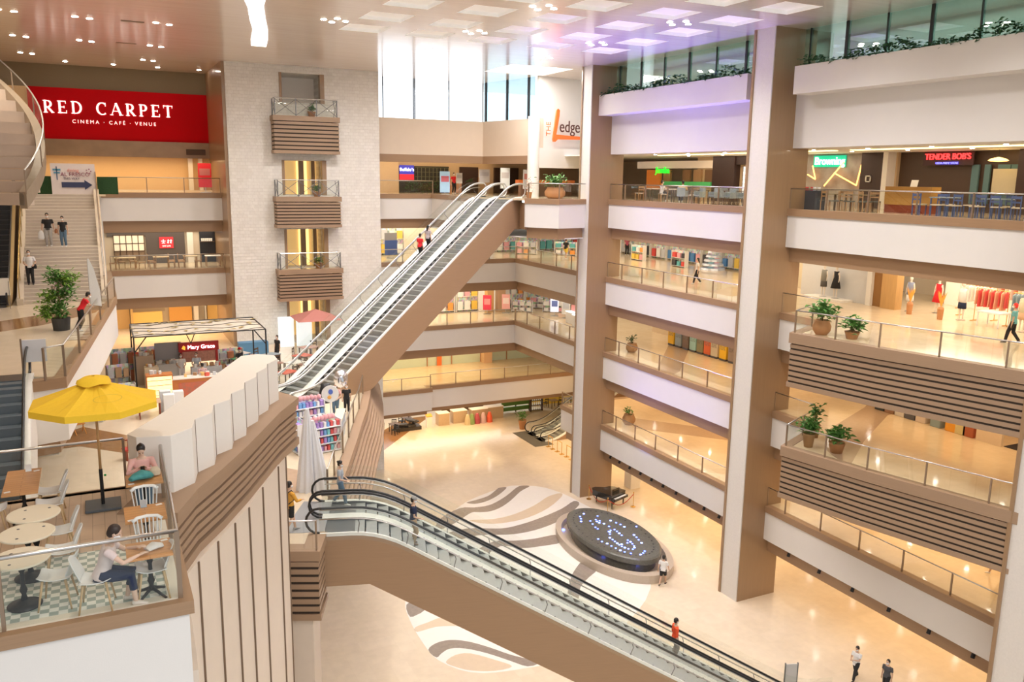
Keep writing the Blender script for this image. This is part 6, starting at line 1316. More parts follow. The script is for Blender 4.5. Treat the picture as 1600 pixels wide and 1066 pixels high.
for k, (x, c) in enumerate(((28.6, (.25, .35, .12)), (29.1, (.45, .08, .10)), (29.7, (.62, .42, .42)), (30.3, (.75, .12, .05)), (28.2, (.6, .5, .3)))):
    o = MB().rings([(0, 0, 0), (0, 0, .5), (0, 0, .9)], [.28, .24, .12], 10).build('potted_flower', flat(c)); o.location = (x, 65.7, 0); tag(o, '%s flower pot in front of the beige counters' % ('leafy green', 'crimson', 'dusty rose', 'bright red', 'straw coloured')[k], 'plant')
t = thing('green_bench', 'long green slatted bench wall right of the counters on the ground floor', 'bench', (33.9, 67.6, 0))
for k in range(4): MB().box(-1.5, 1.5, -.1, .1, .2+.5*k, .55+.5*k).build('slat', mat('green_slat', (.10, .22, .04), .6), t)
for s in (-1.4, 0, 1.4): MB().box(s-.05, s+.05, .1, .18, 0, 2.2).build('post', DKW, t)
t = thing('tall_shelf', 'tall dark open shelf with bright bottles right of the green bench', 'shelf', (35.8, 67.3, 0))
for k in range(5): MB().box(-.6, .6, -.2, .2, .1+.45*k, .14+.45*k).build('shelf_board', DKW, t)
for s in (-.6, .6): MB().box(s-.03, s+.03, -.2, .2, 0, 2.2).build('side_post', DKW, t)
props('bottle', MB().lathe([(0, 0), (.05, 0), (.05, .18), (.02, .24), (.02, .3), (0, .3)], n=8), flat((.85, .78, .6), e=.3), [(35.8+dx, 67.25, .14+.45*k) for k in range(4) for dx in (-.4, -.2, 0, .2, .4)], 'pale bottle on the tall dark shelf of the ground floor', 'bottle', 'bottles on the tall dark shelf')
for k, (x, y) in enumerate(((37.2, 68.0), (38.2, 67.0), (39.0, 68.3), (39.8, 66.8), (40.6, 68.0))): stool_chair('dark chair at the yellow-walled cafe beyond the small escalators', (x, y, 0), R(70*k), DKW, DKW, 'dark chairs at the yellow-walled cafe')
for k, (x, y) in enumerate(((37.8, 67.6), (39.5, 67.5))): din_table('wooden table at the yellow-walled cafe, %s of two' % ('left', 'right')[k], (x, y, 0), 0, .8, .8, TANW, DKW)
# top level rear, beyond the long escalators
AMB = MATS['shop_tan']
front(18, 22.0, 65.3, 65.6, 20, 22.9, mat('shop_sand', (.70, .54, .38), .5)); front(22.0, 26.3, 65.4, 65.6, 20, 22.1, mat('black_bistro', (.035, .035, .03), .4)); front(27.3, 28.9, 65.35, 65.6, 20, 22.1, DW); front(30.4, 32.6, 65.3, 65.6, 20, 22.1, DW)
g = MB()
for k in range(9): g.box(23.6+k*.33-.02, 23.6+k*.33+.02, 65.33, 65.36, 20.9, 22.0)
for k in range(4): g.box(23.4, 26.2, 65.33, 65.36, 20.9+k*.36, 20.93+k*.36)
struct('trim', g, mat('bistro_grid', (.20, .20, .12), .4))
t = thing('bistro_sign', 'blue and red illuminated bistro sign on the top level', 'sign', (22.65, 65.3, 21.2)); MB().box(-.6, .6, -.06, 0, .25, .95).build('upper_panel', mat('sign_blue', (.05, .05, .45), .4, emit=.7), t); MB().box(-.6, .6, -.06, 0, -.2, .25).build('lower_panel', mat('sign_red', (.7, .03, .05), .4, emit=.6), t); text('Buffalo\u2019s', .36, mat('sign_white', (.9, .9, 1), .4, emit=2), t, (0, -.08, .5), FRONT)
f = MB()
for _ in range(260): f.leaf((random.uniform(22.1, 25.8), 64.6+random.uniform(-.15, .15), 20+random.uniform(.1, .9)), (random.uniform(-1, 1), random.uniform(-1, 0), random.uniform(-.2, 1)), .25, .05)
o = f.build('hedge', LEAF2); tag(o, 'dark low hedge below the bistro sign', 'hedge')
def banner(name, label, p, w, z0, z1, c, c2, txt=None, rz=0, e=0):
    t = thing(name, label, 'sign', p, rz); MB().box(-w/2, w/2, -.03, .03, z0, z1).build('panel', flat(c, e=e), t); MB().box(-w*.4, w*.4, -.04, -.03, z0+(z1-z0)*.5, z0+(z1-z0)*.78).build('print', flat(c2), t); MB().box(-w*.4, w*.4, -.15, .15, 0, .04).build('foot', STEEL, t); MB().box(-.02, .02, -.02, .02, 0, z0+.05).build('post', STEEL, t)
    if txt: text(txt, (z1-z0)*.2, WHT, t, (0, -.06, z0+(z1-z0)*.56), FRONT)
    return t
banner('standing_banner', 'light blue standing banner with a pink print near the escalator head', (24.6, 62.0, 20), .8, .1, 1.7, (.45, .70, .95), (.85, .25, .35), None, 0, .25)
banner('standing_banner', 'white information stand with a green stripe by the escalator head', (27.6, 57.5, 20), .75, .5, 2.0, (.78, .80, .76), (.60, .55, .5)); banner('standing_banner', 'second white information stand right of the green-striped one', (28.9, 56.4, 20), .7, .5, 1.9, (.82, .82, .84), (.75, .3, .25)); banner('standing_banner', 'small grey easel beside the light blue banner', (25.8, 62.0, 20), .5, .8, 1.6, (.70, .68, .62), (.5, .5, .48)); banner('standing_banner', 'pale notice board left of the angled back wall', (27.4, 60.8, 20), .9, .9, 1.9, (.66, .62, .58), (.55, .52, .5))
t = thing('orange_bar', 'long orange counter on the top level behind the plant', 'counter', (31.0, 57.5, 20)); MB().box(-2.4, 2.4, -.3, .3, .9, 1.15).build('top', mat('orange_counter', (.80, .20, .04), .4, emit=.2), t); MB().box(-2.2, 2.2, -.2, .2, 0, .9).build('body', mat('bar_body', (.35, .2, .12), .5), t)
t = thing('shop_kiosk', 'tan kiosk column beside the distant red-shirted person', 'kiosk', (26.4, 64.2, 20)); MB().box(-.4, .4, -.3, .3, 0, 1.2).build('body', mat('kiosk_tan', (.62, .38, .26), .5), t); MB().box(-.42, .42, -.32, .32, 1.2, 1.25).build('top', SHW, t)
# left: top level wall and sign, Shi Lin front
t = thing('hanging_banner', 'white event sign with a dark blue arrow at the head of the stairs', 'sign', (-.85, 55.35, 20)); MB().box(-1.13, 1.13, -.03, .03, -.02, 1.72).build('panel', flat((.74, .66, .64)), t)
MB().xprism([(-.62, .38), (.55, .38), (.55, .25), (.95, .53), (.55, .81), (.55, .68), (-.62, .68)], -.06, -.035).build('arrow', flat((.04, .05, .12)), t)
text('AL FRESCO', .30, flat((.32, .10, .14)), t, (.1, -.05, 1.02), FRONT, ext=.008); text('THIS WAY', .18, flat((.2, .15, .18)), t, (-.1, -.05, .82), FRONT, 'small_text', ext=.008); text('dining', .26, flat((.8, .35, .30)), t, (0, -.05, 1.26), FRONT, 'script', ext=.008)
MB().xprism([(-.85, .8), (-.8, .8), (-.8, 1.55), (-.85, 1.55)], -.05, -.035).build('drawn_post', flat((.05, .12, .25)), t); MB().box(-1.02, -.62, -.05, -.035, 1.32, 1.42).box(-.98, -.66, -.05, -.035, 1.16, 1.24).build('drawn_arms', flat((.10, .30, .45)), t)
for k in range(5): MB().cyl((.8+.12*cos(k*1.3), -.05, 1.3+.12*sin(k*1.3)), (.8+.12*cos(k*1.3), -.035, 1.3+.12*sin(k*1.3)), .04, n=8).build('blossom', flat((.35, .16, .22)), t)
for x0, x1, s in ((-2.75, -2.0, 'left'), (.35, 1.45, 'right')):
    o = MB().box(x0, x1, 55.7, 55.95, 20, 21.0).build('artificial_hedge', mat('artificial_hedge', (.015, .06, .015), .8, noise=.7, nscale=20, bump=.5)); tag(o, 'dark green artificial hedge panel on the %s of the arrow sign' % s, 'hedge')
front(6.3, 6.6, 64.9, 65.2, 20, 22.3, SHW); front(7.0, 7.25, 64.9, 65.2, 20, 22.3, SHW)
banner('standing_banner', 'red standing banner on the top level beside the tower', (7.0, 61.6, 20), .85, .35, 1.95, (.68, .02, .03), (.75, .25, .25), None, 0, .25)
DGW = mat('charcoal_wall', (.10, .085, .08), .6); front(3.2, 5.75, 64.6, 64.75, 15, 17.42, DGW)
front(.75, 3.2, 64.6, 64.75, 16.9, 17.42, DGW); 
t = thing('wall_sign', 'red square sign with white characters on the charcoal wall', 'sign', (4.52, 64.55, 16.42)); MB().box(-.46, .46, -.05, 0, -.36, .42).build('panel', flat((.68, .03, .04), e=.5), t)
s = MB()
for a in ((-.33, -.05, .12, .16), (-.21, -.17, .02, .26), (-.30, -.08, -.02, .02), (.06, .2, .14, .17), (.11, .15, -.03, .25), (.23, .38, .14, .17), (.29, .33, -.03, .25)): s.box(a[0], a[1], -.07, -.05, a[2], a[3])
s.add([(.04, -.06, .0), (.08, -.06, .0), (.13, -.06, .12), (.11, -.06, .12), (.22, -.06, .0), (.26, -.06, .0), (.31, -.06, .12), (.29, -.06, .12), (.40, -.06, .0), (.36, -.06, .0)], [(0, 1, 2, 3), (4, 5, 6, 7)]); s.build('characters', LITW, t)
text('SHI LIN', .17, LITW, t, (0, -.07, -.26), FRONT, ext=.01)
t = thing('lattice_window', 'white paned lattice window of the restaurant left of the red sign', 'window', (2.1, 64.58, 15)); MB().box(-.95, .95, 0, .02, .9, 2.0).build('pane', mat('paper_pane', (.82, .72, .55), .5, emit=.35, ecol=(1, .85, .6)), t)
g = MB()
for k in range(6): g.box(-.98+k*.39, -.93+k*.39, -.04, 0, .3, 2.05)
for z in (.9, 1.42, 2.0): g.box(-.97, .97, -.04, 0, z-.03, z+.03)
g.build('lattice', DKW, t); MB().box(-.95, .95, 0, .02, .2, .9).build('lower_panel', flat((.25, .18, .12)), t)
front(6.75, 7.8, 64.6, 64.75, 15, 17.3, mat('black_bar', (.02, .02, .025), .3)); struct('trim', MB().box(6.75, 7.8, 64.45, 64.6, 17.22, 17.32), LITC); front(5.9, 6.3, 64.5, 64.8, 15, 17.5, SHW)
props('bar_glass', MB().lathe([(0, 0), (.05, 0), (.06, .2), (0, .2)], n=8), flat((.7, .65, .55), e=.4), [(6.9+.13*k, 64.5, 16.5) for k in range(6)], 'glass on the dark bar left of the tower', 'glass', 'glasses on the dark bar')
struct('trim', MB().box(6.8, 7.75, 64.4, 64.6, 16.44, 16.5), DKW)
for k, (x, y) in enumerate(((.95, 60.9), (1.5, 61.6), (2.7, 61.0), (2.2, 61.9), (3.35, 60.9), (3.3, 61.9), (4.5, 61.0), (4.6, 61.8), (5.15, 60.9), (5.2, 61.8), (6.2, 61.0))): stool_chair('brown wooden chair at the restaurant with the red square sign', (x, y, 15), R(-90 if k % 2 else 90), TANW, TANW, 'brown chairs at the red-sign restaurant')
for k, (x, w) in enumerate(((1.7, 1.3), (3.9, 1.0), (5.75, .9), (7.2, 1.0))): din_table('%s table of the restaurant behind the railing left of the tower' % ('round-looking leftmost', 'second', 'third', 'white rightmost')[k], (x, 61.3, 15), 0, w, .8, SHW if k == 3 else flat((.5, .38, .22)), TANW)
# cafe level rear shop fronts (left of the tower)
front(-3, 1.9, 67.3, 67.5, 10, 12.9, mat('amber_shop', (.80, .52, .22), .5)); front(2.0, 4.3, 67.2, 67.4, 11.2, 12.9, mat('mirror_shop', (.42, .34, .26), .3)); front(2.1, 4.1, 66.9, 67.2, 10, 11.2, mat('gold_counter', (.85, .55, .15), .4, emit=.2)); front(2.0, 4.3, 67.1, 67.2, 12.5, 12.9, LITP)
front(4.6, 5.9, 67.2, 67.4, 12.1, 12.75, mat('sky_screen', (.35, .75, .9), .4, emit=.6)); front(4.6, 6.2, 67.25, 67.4, 10, 11.6, mat('orange_shop', (.88, .46, .12), .5)); front(6.3, 6.6, 66.6, 67.4, 10, 12.9, SHW); front(8.0-.9, 7.1+.05, 66.6, 67.4, 10, 12.9, SHW); front(7.3, 8.6, 67.1, 67.4, 10, 12.9, mat('wood_shop', (.72, .40, .10), .5)); front(7.5, 8.4, 67.05, 67.1, 11.9, 12.7, mat('pale_print', (.80, .66, .42), .5, noise=.4, nscale=3))
front(1.95, 2.1, 66.4, 67.3, 10, 12.9, mat('amber_post', (.75, .5, .2), .5))
# cafe level: bakery kiosk, pergola, tables, toy stand, draped column
t = thing('pergola', 'thin black metal pergola with leaf tracery over the cafe kiosk', 'pergola', (1.4, 46.0, 10))
for x0, y0, x1, y1 in ((1.4, 46, 7.9, 46), (1.4, 50.2, 7.9, 50.2), (1.4, 46, 1.4, 50.2), (7.9, 46, 7.9, 50.2)): MB().tube([(x0, y0, 13.1), (x1, y1, 13.1)], .035, 6).build('beam', BLKM, t, wpos=True)
for x, y in ((1.4, 46), (1.4, 50.2), (7.9, 46), (7.9, 50.2)):
    MB().cbox((x, y, 11.55), (.07, .07, 3.1)).build('post', BLKM, t, wpos=True); MB().tube([(x, y, 12.3), (x+(.6 if x < 3 else -.6), y, 13.1)], .03, 6).build('brace', BLKM, t, wpos=True)
for x in (3.9, 4.3): MB().tube([(x, 46, 13.1), (4.1, 46, 12.6)], .025, 5).build('brace', BLKM, t, wpos=True)
tr = MB(); random.seed(5)
for k in range(4):
    y = 46.4+k*1.1; tr.tube([(1.4+i*.5, y+.3*sin(i*1.1+k), 13.1) for i in range(14)], .015, 5)
tr.build('tracery', BLKM, t, wpos=True); lf = MB()
for _ in range(40): lf.leaf((random.uniform(1.6, 7.6), random.uniform(46.2, 50), 13.12), (random.uniform(-1, 1), random.uniform(-1, 1), 0), .45, .1, 0)
lf.build('metal_leaf', mat('bronze_leaf', (.42, .32, .12), .4), t, wpos=True, kind='stuff')
MB().add([(1.4, 46, 13.08), (7.9, 46, 13.08), (7.9, 50.2, 13.08), (1.4, 50.2, 13.08)], [(0, 1, 2, 3)]).build('canopy_sheet', mat('pale_canopy', (.62, .56, .48), .6), t, wpos=True)
# kiosk
t = thing('bakery_counter', 'orange wood bakery counter with lit display cases', 'counter', (2.7, 45.2, 10))
CW = mat('cherry_wood', (.55, .19, .05), .4, noise=.1); REDB = mat('kiosk_red', (.48, .015, .015), .4)
MB().box(-.9, .35, -.35, .35, 0, 1.3).build('pastry_case', CW, t); MB().box(-.85, .30, -.37, -.35, .15, 1.22).build('lit_front', mat('case_glow', (1, .80, .45), .4, emit=1.1, ecol=(1, .72, .32), noise=.5, nscale=6), t)
MB().box(.35, 2.9, -.3, .35, 0, .98).build('body', CW, t); MB().box(.3, 2.95, -.36, .4, .98, 1.03).build('worktop', flat((.80, .74, .68)), t); MB().box(.6, 2.7, -.32, -.30, .15, .8).build('printed_front', mat('kiosk_print', (.80, .55, .42), .5, noise=.7, nscale=5, col2=(.75, .12, .05)), t)
for k in range(4): MB().box(-.83, .28, -.385, -.37, .25+.26*k, .27+.26*k).build('case_shelf', CW, t)
t = thing('kiosk_sign', 'red framed kiosk front with glowing sign over the bakery', 'sign', (4.75, 48.9, 10))
for s in (-.93, .93): MB().box(s-.06, s+.06, -.08, .08, 0, 2.1).build('post', REDB, t)
MB().box(-1.05, 1.05, -.1, .1, 1.62, 2.12).build('header', REDB, t); text('Mary Grace', .30, mat('sign_lit', (1, .95, 1), .4, emit=2.4), t, (.12, -.13, 1.76), FRONT, ext=.02); MB().xprism([(-.9, 1.8), (-.72, 1.72), (-.7, 1.9), (-.8, 1.98)], -.13, -.1).build('emblem', mat('sign_gold', (.9, .45, .05), .4, emit=1), t); MB().box(-.87, .87, 0, .04, 1.0, 1.6).build('back_board', mat('menu_board', (.62, .30, .22), .5, noise=.4, nscale=8), t)
o = MB().box(2.5, 3.85, 49.0, 49.15, 11.2, 12.15).build('grey_screen', flat((.36, .36, .37))); tag(o, 'plain grey board left of the red kiosk sign', 'board')
for k, (x, y, w, h, c) in enumerate(((3.2, 48.6, 1.4, 1.1, (.6, .6, .58)), (5.0, 48.0, 1.6, .9, (.62, .64, .66)), (2.2, 47.6, .7, 1.2, (.75, .62, .42)), (1.9, 48.8, 1.0, 1.6, (.55, .42, .30)))):
    o = MB().box(x-w/2, x+w/2, y-.25, y+.25, 10, 10+h).build('work_cabinet', flat(c), bevel=.02); tag(o, '%s cabinet behind the bakery counter' % ('pale steel', 'long grey', 'honey wood', 'brown')[k], 'cabinet')
random.seed(21)
for nm, rgb, n in (('white', (.85, .84, .80), 16), ('red', (.72, .12, .08), 9), ('brown', (.45, .25, .12), 12), ('silver', (.6, .62, .64), 9), ('golden', (.85, .55, .2), 9)):
    sp = []
    for _ in range(n):
        b_ = random.choice(((3.2, 48.6, 11.1, .6, .2), (5.0, 48.0, 10.9, .7, .2), (2.2, 47.6, 11.2, .3, .2), (1.9, 48.8, 11.6, .4, .2), (2.4, 45.2, 11.3, .4, .25), (4.2, 45.2, 11.03, 1.1, .2)))
        sp.append((b_[0]+random.uniform(-b_[3], b_[3]), b_[1]+random.uniform(-b_[4], b_[4]), b_[2], random.uniform(0, 3), random.uniform(.7, 1.3)))
    props('bakery_item', MB().box(-.09, .09, -.07, .07, 0, .16), flat(rgb), sp, '%s packet or jar on the bakery kiosk' % nm, 'packet', '%s packets on the bakery kiosk' % nm)
for k, (x, y, c) in enumerate(((2.6, 41.8, (.80, .82, .84)), (3.05, 42.3, (.78, .78, .78)), (2.5, 42.6, (.72, .76, .80)))):
    o = MB().box(-.25, .25, -.2, .2, 0, 1.05).build('storage_bin', flat(c), bevel=.03); o.location = (x, y, 10); tag(o, '%s pale storage bin beside the parapet' % ('nearest', 'right', 'further')[k], 'bin')
din_table('brown desk with papers in front of the bakery counter', (1.75, 41.9, 10), 0, 1.0, .8, flat((.60, .42, .30)), REDW)
props('paper', MB().box(-.12, .12, -.16, .16, 0, .01), WHT, [(1.55, 41.9, 10.76, .2), (1.9, 42.0, 10.76, .5)], 'white sheet of paper on the brown desk', 'paper', 'papers on the brown desk')
ORC = mat('orange_chair_wood', (.72, .30, .05), .4)
for k, (x, y, a) in enumerate(((-1.2, 40.3, 20), (-.1, 43.4, 60), (.6, 44.1, 120), (1.2, 43.2, 30))):
    t = thing('folding_chair', '%s orange folding chair near the umbrella' % ('crossed-leg', 'second', 'third', 'furthest')[k], 'chair', (x, y, 10), R(a)); MB().box(-.2, .2, -.2, .2, .44, .47).build('seat', ORC, t)
    for s in (-.2, .2): MB().tube([(s, -.25, 0), (s, .25, .46)], .018, 5).build('leg', ORC, t); MB().tube([(s, .25, 0), (s, -.25, .9)], .018, 5).build('leg', ORC, t)
    MB().box(-.2, .2, -.27, -.23, .72, .88).build('backrest', ORC, t)
o = MB(); 
t = thing('bench', 'slatted wooden bench with pale cushions beside the white parapet', 'bench', (1.1, 35.9, 10), R(20))
for k in range(7): MB().box(-.6+.2*k-.02, -.56+.2*k, -.22, -.18, .45, .85).build('back_slat', REDW, t)
MB().box(-.7, .7, -.25, -.15, .85, .9).build('top_rail', REDW, t); MB().box(-.7, .7, -.2, .25, .4, .45).build('seat', mat('red_seat', (.55, .04, .03), .6), t)
for s in (-.65, .65): MB().box(s-.03, s+.03, -.2, .2, 0, .4).build('leg', REDW, t)
# crowded stock behind and left of the bakery
for k, (x, y, w, h, c) in enumerate(((.6, 47.2, 1.1, 1.5, (.30, .24, .20)), (.9, 49.4, 1.2, 1.9, (.45, .40, .36)), (2.6, 50.6, 1.6, 1.7, (.62, .50, .36)), (6.6, 50.4, 1.4, 1.3, (.66, .66, .66)), (6.4, 47.4, .9, 1.0, (.40, .16, .08)), (.9, 45.4, .8, .9, (.74, .73, .70)))):
    shelving('%s open shelf around the bakery kiosk' % ('low dark', 'tall grey', 'tan rear', 'pale rear right', 'cherry red right', 'white left')[k], (x, y, 10), R(8), w, h, 2, 'around the bakery kiosk', 3, cols=[('cream', (.78, .72, .60)), ('tan', (.50, .32, .18)), ('steel', (.55, .56, .58)), ('rust', (.55, .2, .1))], fm=flat(c))
for k, (x, y, c) in enumerate(((5.6, 46.4, (.72, .10, .06)), (6.4, 46.0, (.70, .68, .64)), (7.4, 47.6, (.16, .30, .48)), (8.0, 49.0, (.30, .32, .34)), (7.1, 50.4, (.12, .40, .22)))):
    din_table('%s counter table right of the bakery kiosk' % ('red', 'white', 'blue', 'charcoal', 'green')[k], (x, y, 10), R(15), 1.1, .7, flat(c), DKW)
props('chair_bag', MB().rings([(0, 0, 0), (0, 0, .2), (0, 0, .35)], [(.2, .14), (.24, .16), (.1, .06)], 10), flat((.16, .20, .45)), [(-.1, 46.6, 10, .3), (.1, 46.3, 10, 1)], 'blue sack on the floor left of the bakery kiosk', 'bag', 'blue sacks left of the kiosk')
# table area to the right of the pergola and red tables under the long escalator
for k, (x, y, c) in enumerate(((8.9, 45.6, (.62, .10, .05)), (9.8, 47.9, (.68, .66, .62)), (10.6, 49.6, (.60, .14, .10)), (8.9, 50.6, (.25, .3, .33)), (7.3, 51.6, (.55, .53, .5)), (11.5, 52.0, (.55, .35, .3)))):
    din_table('%s table behind the rear lane of the long escalator' % ('small red', 'pale', 'dark red', 'slate', 'grey', 'rosy')[k], (x, y, 10), R(30), 1.0, .8, flat(c), DKW)
for k, (x, y) in enumerate(((9.5, 46.5), (8.4, 46.4), (10.3, 48.4), (9.2, 49.4), (11.2, 50.6), (8.1, 50.2), (8.2, 52.3), (6.8, 52.6), (12.1, 53.1), (10.6, 51.3))): stool_chair('dark chair among the tables behind the long escalator', (x, y, 10), R(67*k), DKW, flat((.36, .20, .16)), 'dark chairs behind the long escalator')
t = thing('market_umbrella', 'dusty rose square umbrella behind the long escalator', 'umbrella', (12.6, 54.6, 10)); MB().cyl((0, 0, 0), (0, 0, 2.6), .03, n=8).build('pole', DKW, t)
MB().add([(-1.4, -1.4, 2.1), (1.4, -1.4, 2.1), (1.4, 1.4, 2.1), (-1.4, 1.4, 2.1), (0, 0, 2.7)], [(0, 1, 4), (1, 2, 4), (2, 3, 4), (3, 0, 4)]).build('canopy', mat('rose_canvas', (.50, .20, .17), .8), t)
for k, x in enumerate((11.0, 12.2)): o = MB().box(-.5, .5, -.1, .1, 0, 2.0).build('lit_panel', mat('pale_lit_panel', (.8, .93, .95), .4, emit=.7, noise=.3, nscale=2)); o.location = (x, 56.3, 10); tag(o, 'pale glowing display panel at the tower foot, %s one' % ('left', 'right')[k], 'display')
o = MB().box(-.9, .9, -.35, .35, 0, .9).build('service_desk', flat((.10, .25, .42))); o.location = (8.5, 54.2, 10); tag(o, 'blue and grey service desk at the tower foot', 'counter')
# toy stand
WT = flat((.84, .84, .86)); TP = [('pink', (.85, .42, .48)), ('blue', (.20, .42, .80)), ('violet', (.45, .30, .70)), ('white', (.88, .86, .88)), ('red', (.78, .12, .12)), ('aqua', (.25, .65, .70))]
where = 'on the white toy stand'
shelving('white toy shelf at the front of the toy stand, facing the walkway', (7.95, 33.6, 10), R(12), 1.35, 1.35, 4, where+', front side', 9, (.12, .2), TP, .5, WT, many=True)
shelving('white toy shelf at the back of the toy stand under the escalator', (7.7, 35.6, 10), R(12), 1.5, 1.7, 5, where+', rear side', 9, (.13, .22), TP[:4], .5, WT, many=True)
shelving('white toy shelf on the left end of the toy stand', (6.95, 34.2, 10), R(-80), 1.5, 1.3, 4, where+', left end', 8, (.12, .2), TP[1:], .5, WT, many=True)
props('plush_toy', MB().ball((0, 0, .09), (.09, .08, .10), 10, 8), flat((.85, .45, .50), r=.9), [(7.4+.16*k, 33.5+.034*k, 11.36, 0, random.uniform(.8, 1.3)) for k in range(7)]+[(7.1+.17*k, 35.5+.034*k, 11.71, 0, random.uniform(.8, 1.3)) for k in range(8)], 'pink plush toy on top of the toy stand', 'toy', 'pink plush toys on the toy stand')
props('plush_toy', MB().ball((0, 0, .09), (.09, .08, .10), 10, 8), flat((.85, .86, .92), r=.9), [(7.45+.2*k, 33.7+.034*k, 11.36, 0, random.uniform(.8, 1.2)) for k in range(5)], 'white plush toy on top of the toy stand', 'toy', 'white plush toys on the toy stand')
t = thing('toy_counter', 'cream counter board running back beside the curving railing', 'counter', (9.0, 35.2, 10), R(-20)); MB().box(-.2, .2, -1.2, 1.2, .95, 1.0).build('worktop', flat((.88, .74, .52)), t); MB().box(-.18, .18, -1.15, 1.15, 0, .95).build('body', flat((.55, .6, .68)), t)
t = thing('round_sign', 'round white sign with a small printed figure on a post', 'sign', (8.9, 36.2, 10), R(-15)); MB().rings([(0, -.03, 1.75), (0, .03, 1.75)], [.38, .38], 28, flat=(1, 0, 0)).build('disc', WHT, t)
MB().cyl((0, 0, 0), (0, 0, 1.4), .03, n=8).build('post', WHT, t); MB().ball((.02, -.05, 1.85), (.10, .01, .12), 10, 8).build('print', flat((.10, .18, .62)), t); MB().ball((-.04, -.05, 1.6), (.09, .01, .08), 10, 8).build('print', flat((.85, .45, .10)), t)
o = MB().rings([(8.75, 36.4, 11.3), (8.75, 36.42, 11.75), (8.75, 36.4, 12.2)], [(.18, .14), (.30, .18), (.20, .14)], 12).build('black_balloon', flat((.02, .02, .025), r=.3), smooth=True); tag(o, 'black rounded balloon figure left of the round white sign', 'balloon')
t = thing('foil_balloon', 'crumpled silver foil balloon tied above the curving railing', 'balloon', (9.75, 37.6, 10)); b = MB().ball((0, 0, 2.05), (.33, .3, .42), 24, 18); random.seed(2)
b.v = [(x*(1+random.uniform(-.08, .08)), y*(1+random.uniform(-.08, .08)), z) for x, y, z in b.v]; b.build('envelope', mat('silver_foil', (.80, .82, .88), .15, .9), t, smooth=True); MB().tube([(0, 0, 1.65), (.03, 0, 1.0), (0, 0, .0)], .006, 4).build('string', WHT, t)
t = thing('draped_column', 'tall white draped cloth column beside the walkway', 'drape', (6.45, 29.5, 10))
n = 40
for tw, (cx_, sc) in enumerate(((-.12, 1.0), (.30, .85))):
    m = MB(); rows = []
    for f_ in [k/10 for k in range(11)]:
        z = 3.05*sc*(1-f_); r_ = .06+.30*f_**.8; rows.append([(cx_*(.4+.6*f_)+(r_*(1+.16*sin(9*2*pi*k/n+tw)))*cos(2*pi*k/n), (r_*(1+.16*sin(9*2*pi*k/n+tw)))*sin(2*pi*k/n), z) for k in range(n)])
    m.add([p for r_ in rows for p in r_], [(i*n+(k+1) % n, i*n+k, (i+1)*n+k, (i+1)*n+(k+1) % n) for i in range(10) for k in range(n)]); m.add(rows[0], [tuple(range(n))]); m.build('drape', cloth('white_drape', (.80, .80, .84)), t, smooth=True)
# kerbs of the escalator heads: bin and signs
t = thing('direction_totem', 'freestanding sign panel at the head of the left escalator', 'sign', (-2.55, 29.6, 15)); MB().box(.28, .95, -.02, .02, .45, 1.15).build('panel', flat((.78, .80, .86)), t); MB().box(.25, .3, -.04, .04, 0, 1.2).build('post', BRZ, t)
t = thing('a_frame_sign', 'narrow easel sign standing at the left picture edge by the dark escalator', 'sign', (-3.95, 45.2, 15)); t.name = 'easel_sign'; MB().cbox((0, 0, 1.0), (.5, .03, .8), rx=.1).build('board', SHW, t)
for s in (-.22, .22): MB().tube([(s, 0, 1.5), (s, -.2, 0)], .015, 5).build('leg', STEELD, t)
t = thing('floor_sign', 'tall narrow framed sign standing on the ground floor past the escalator end', 'sign', (24.9, 23.6, 0), R(-20)); MB().box(-.25, .25, -.02, .02, .55, 1.5).build('board', flat((.62, .60, .58)), t); MB().box(-.29, -.25, -.03, .03, 0, 1.55).box(.25, .29, -.03, .03, 0, 1.55).build('frame', STEELD, t); MB().box(-.3, .3, -.18, .18, 0, .03).build('foot', STEELD, t)

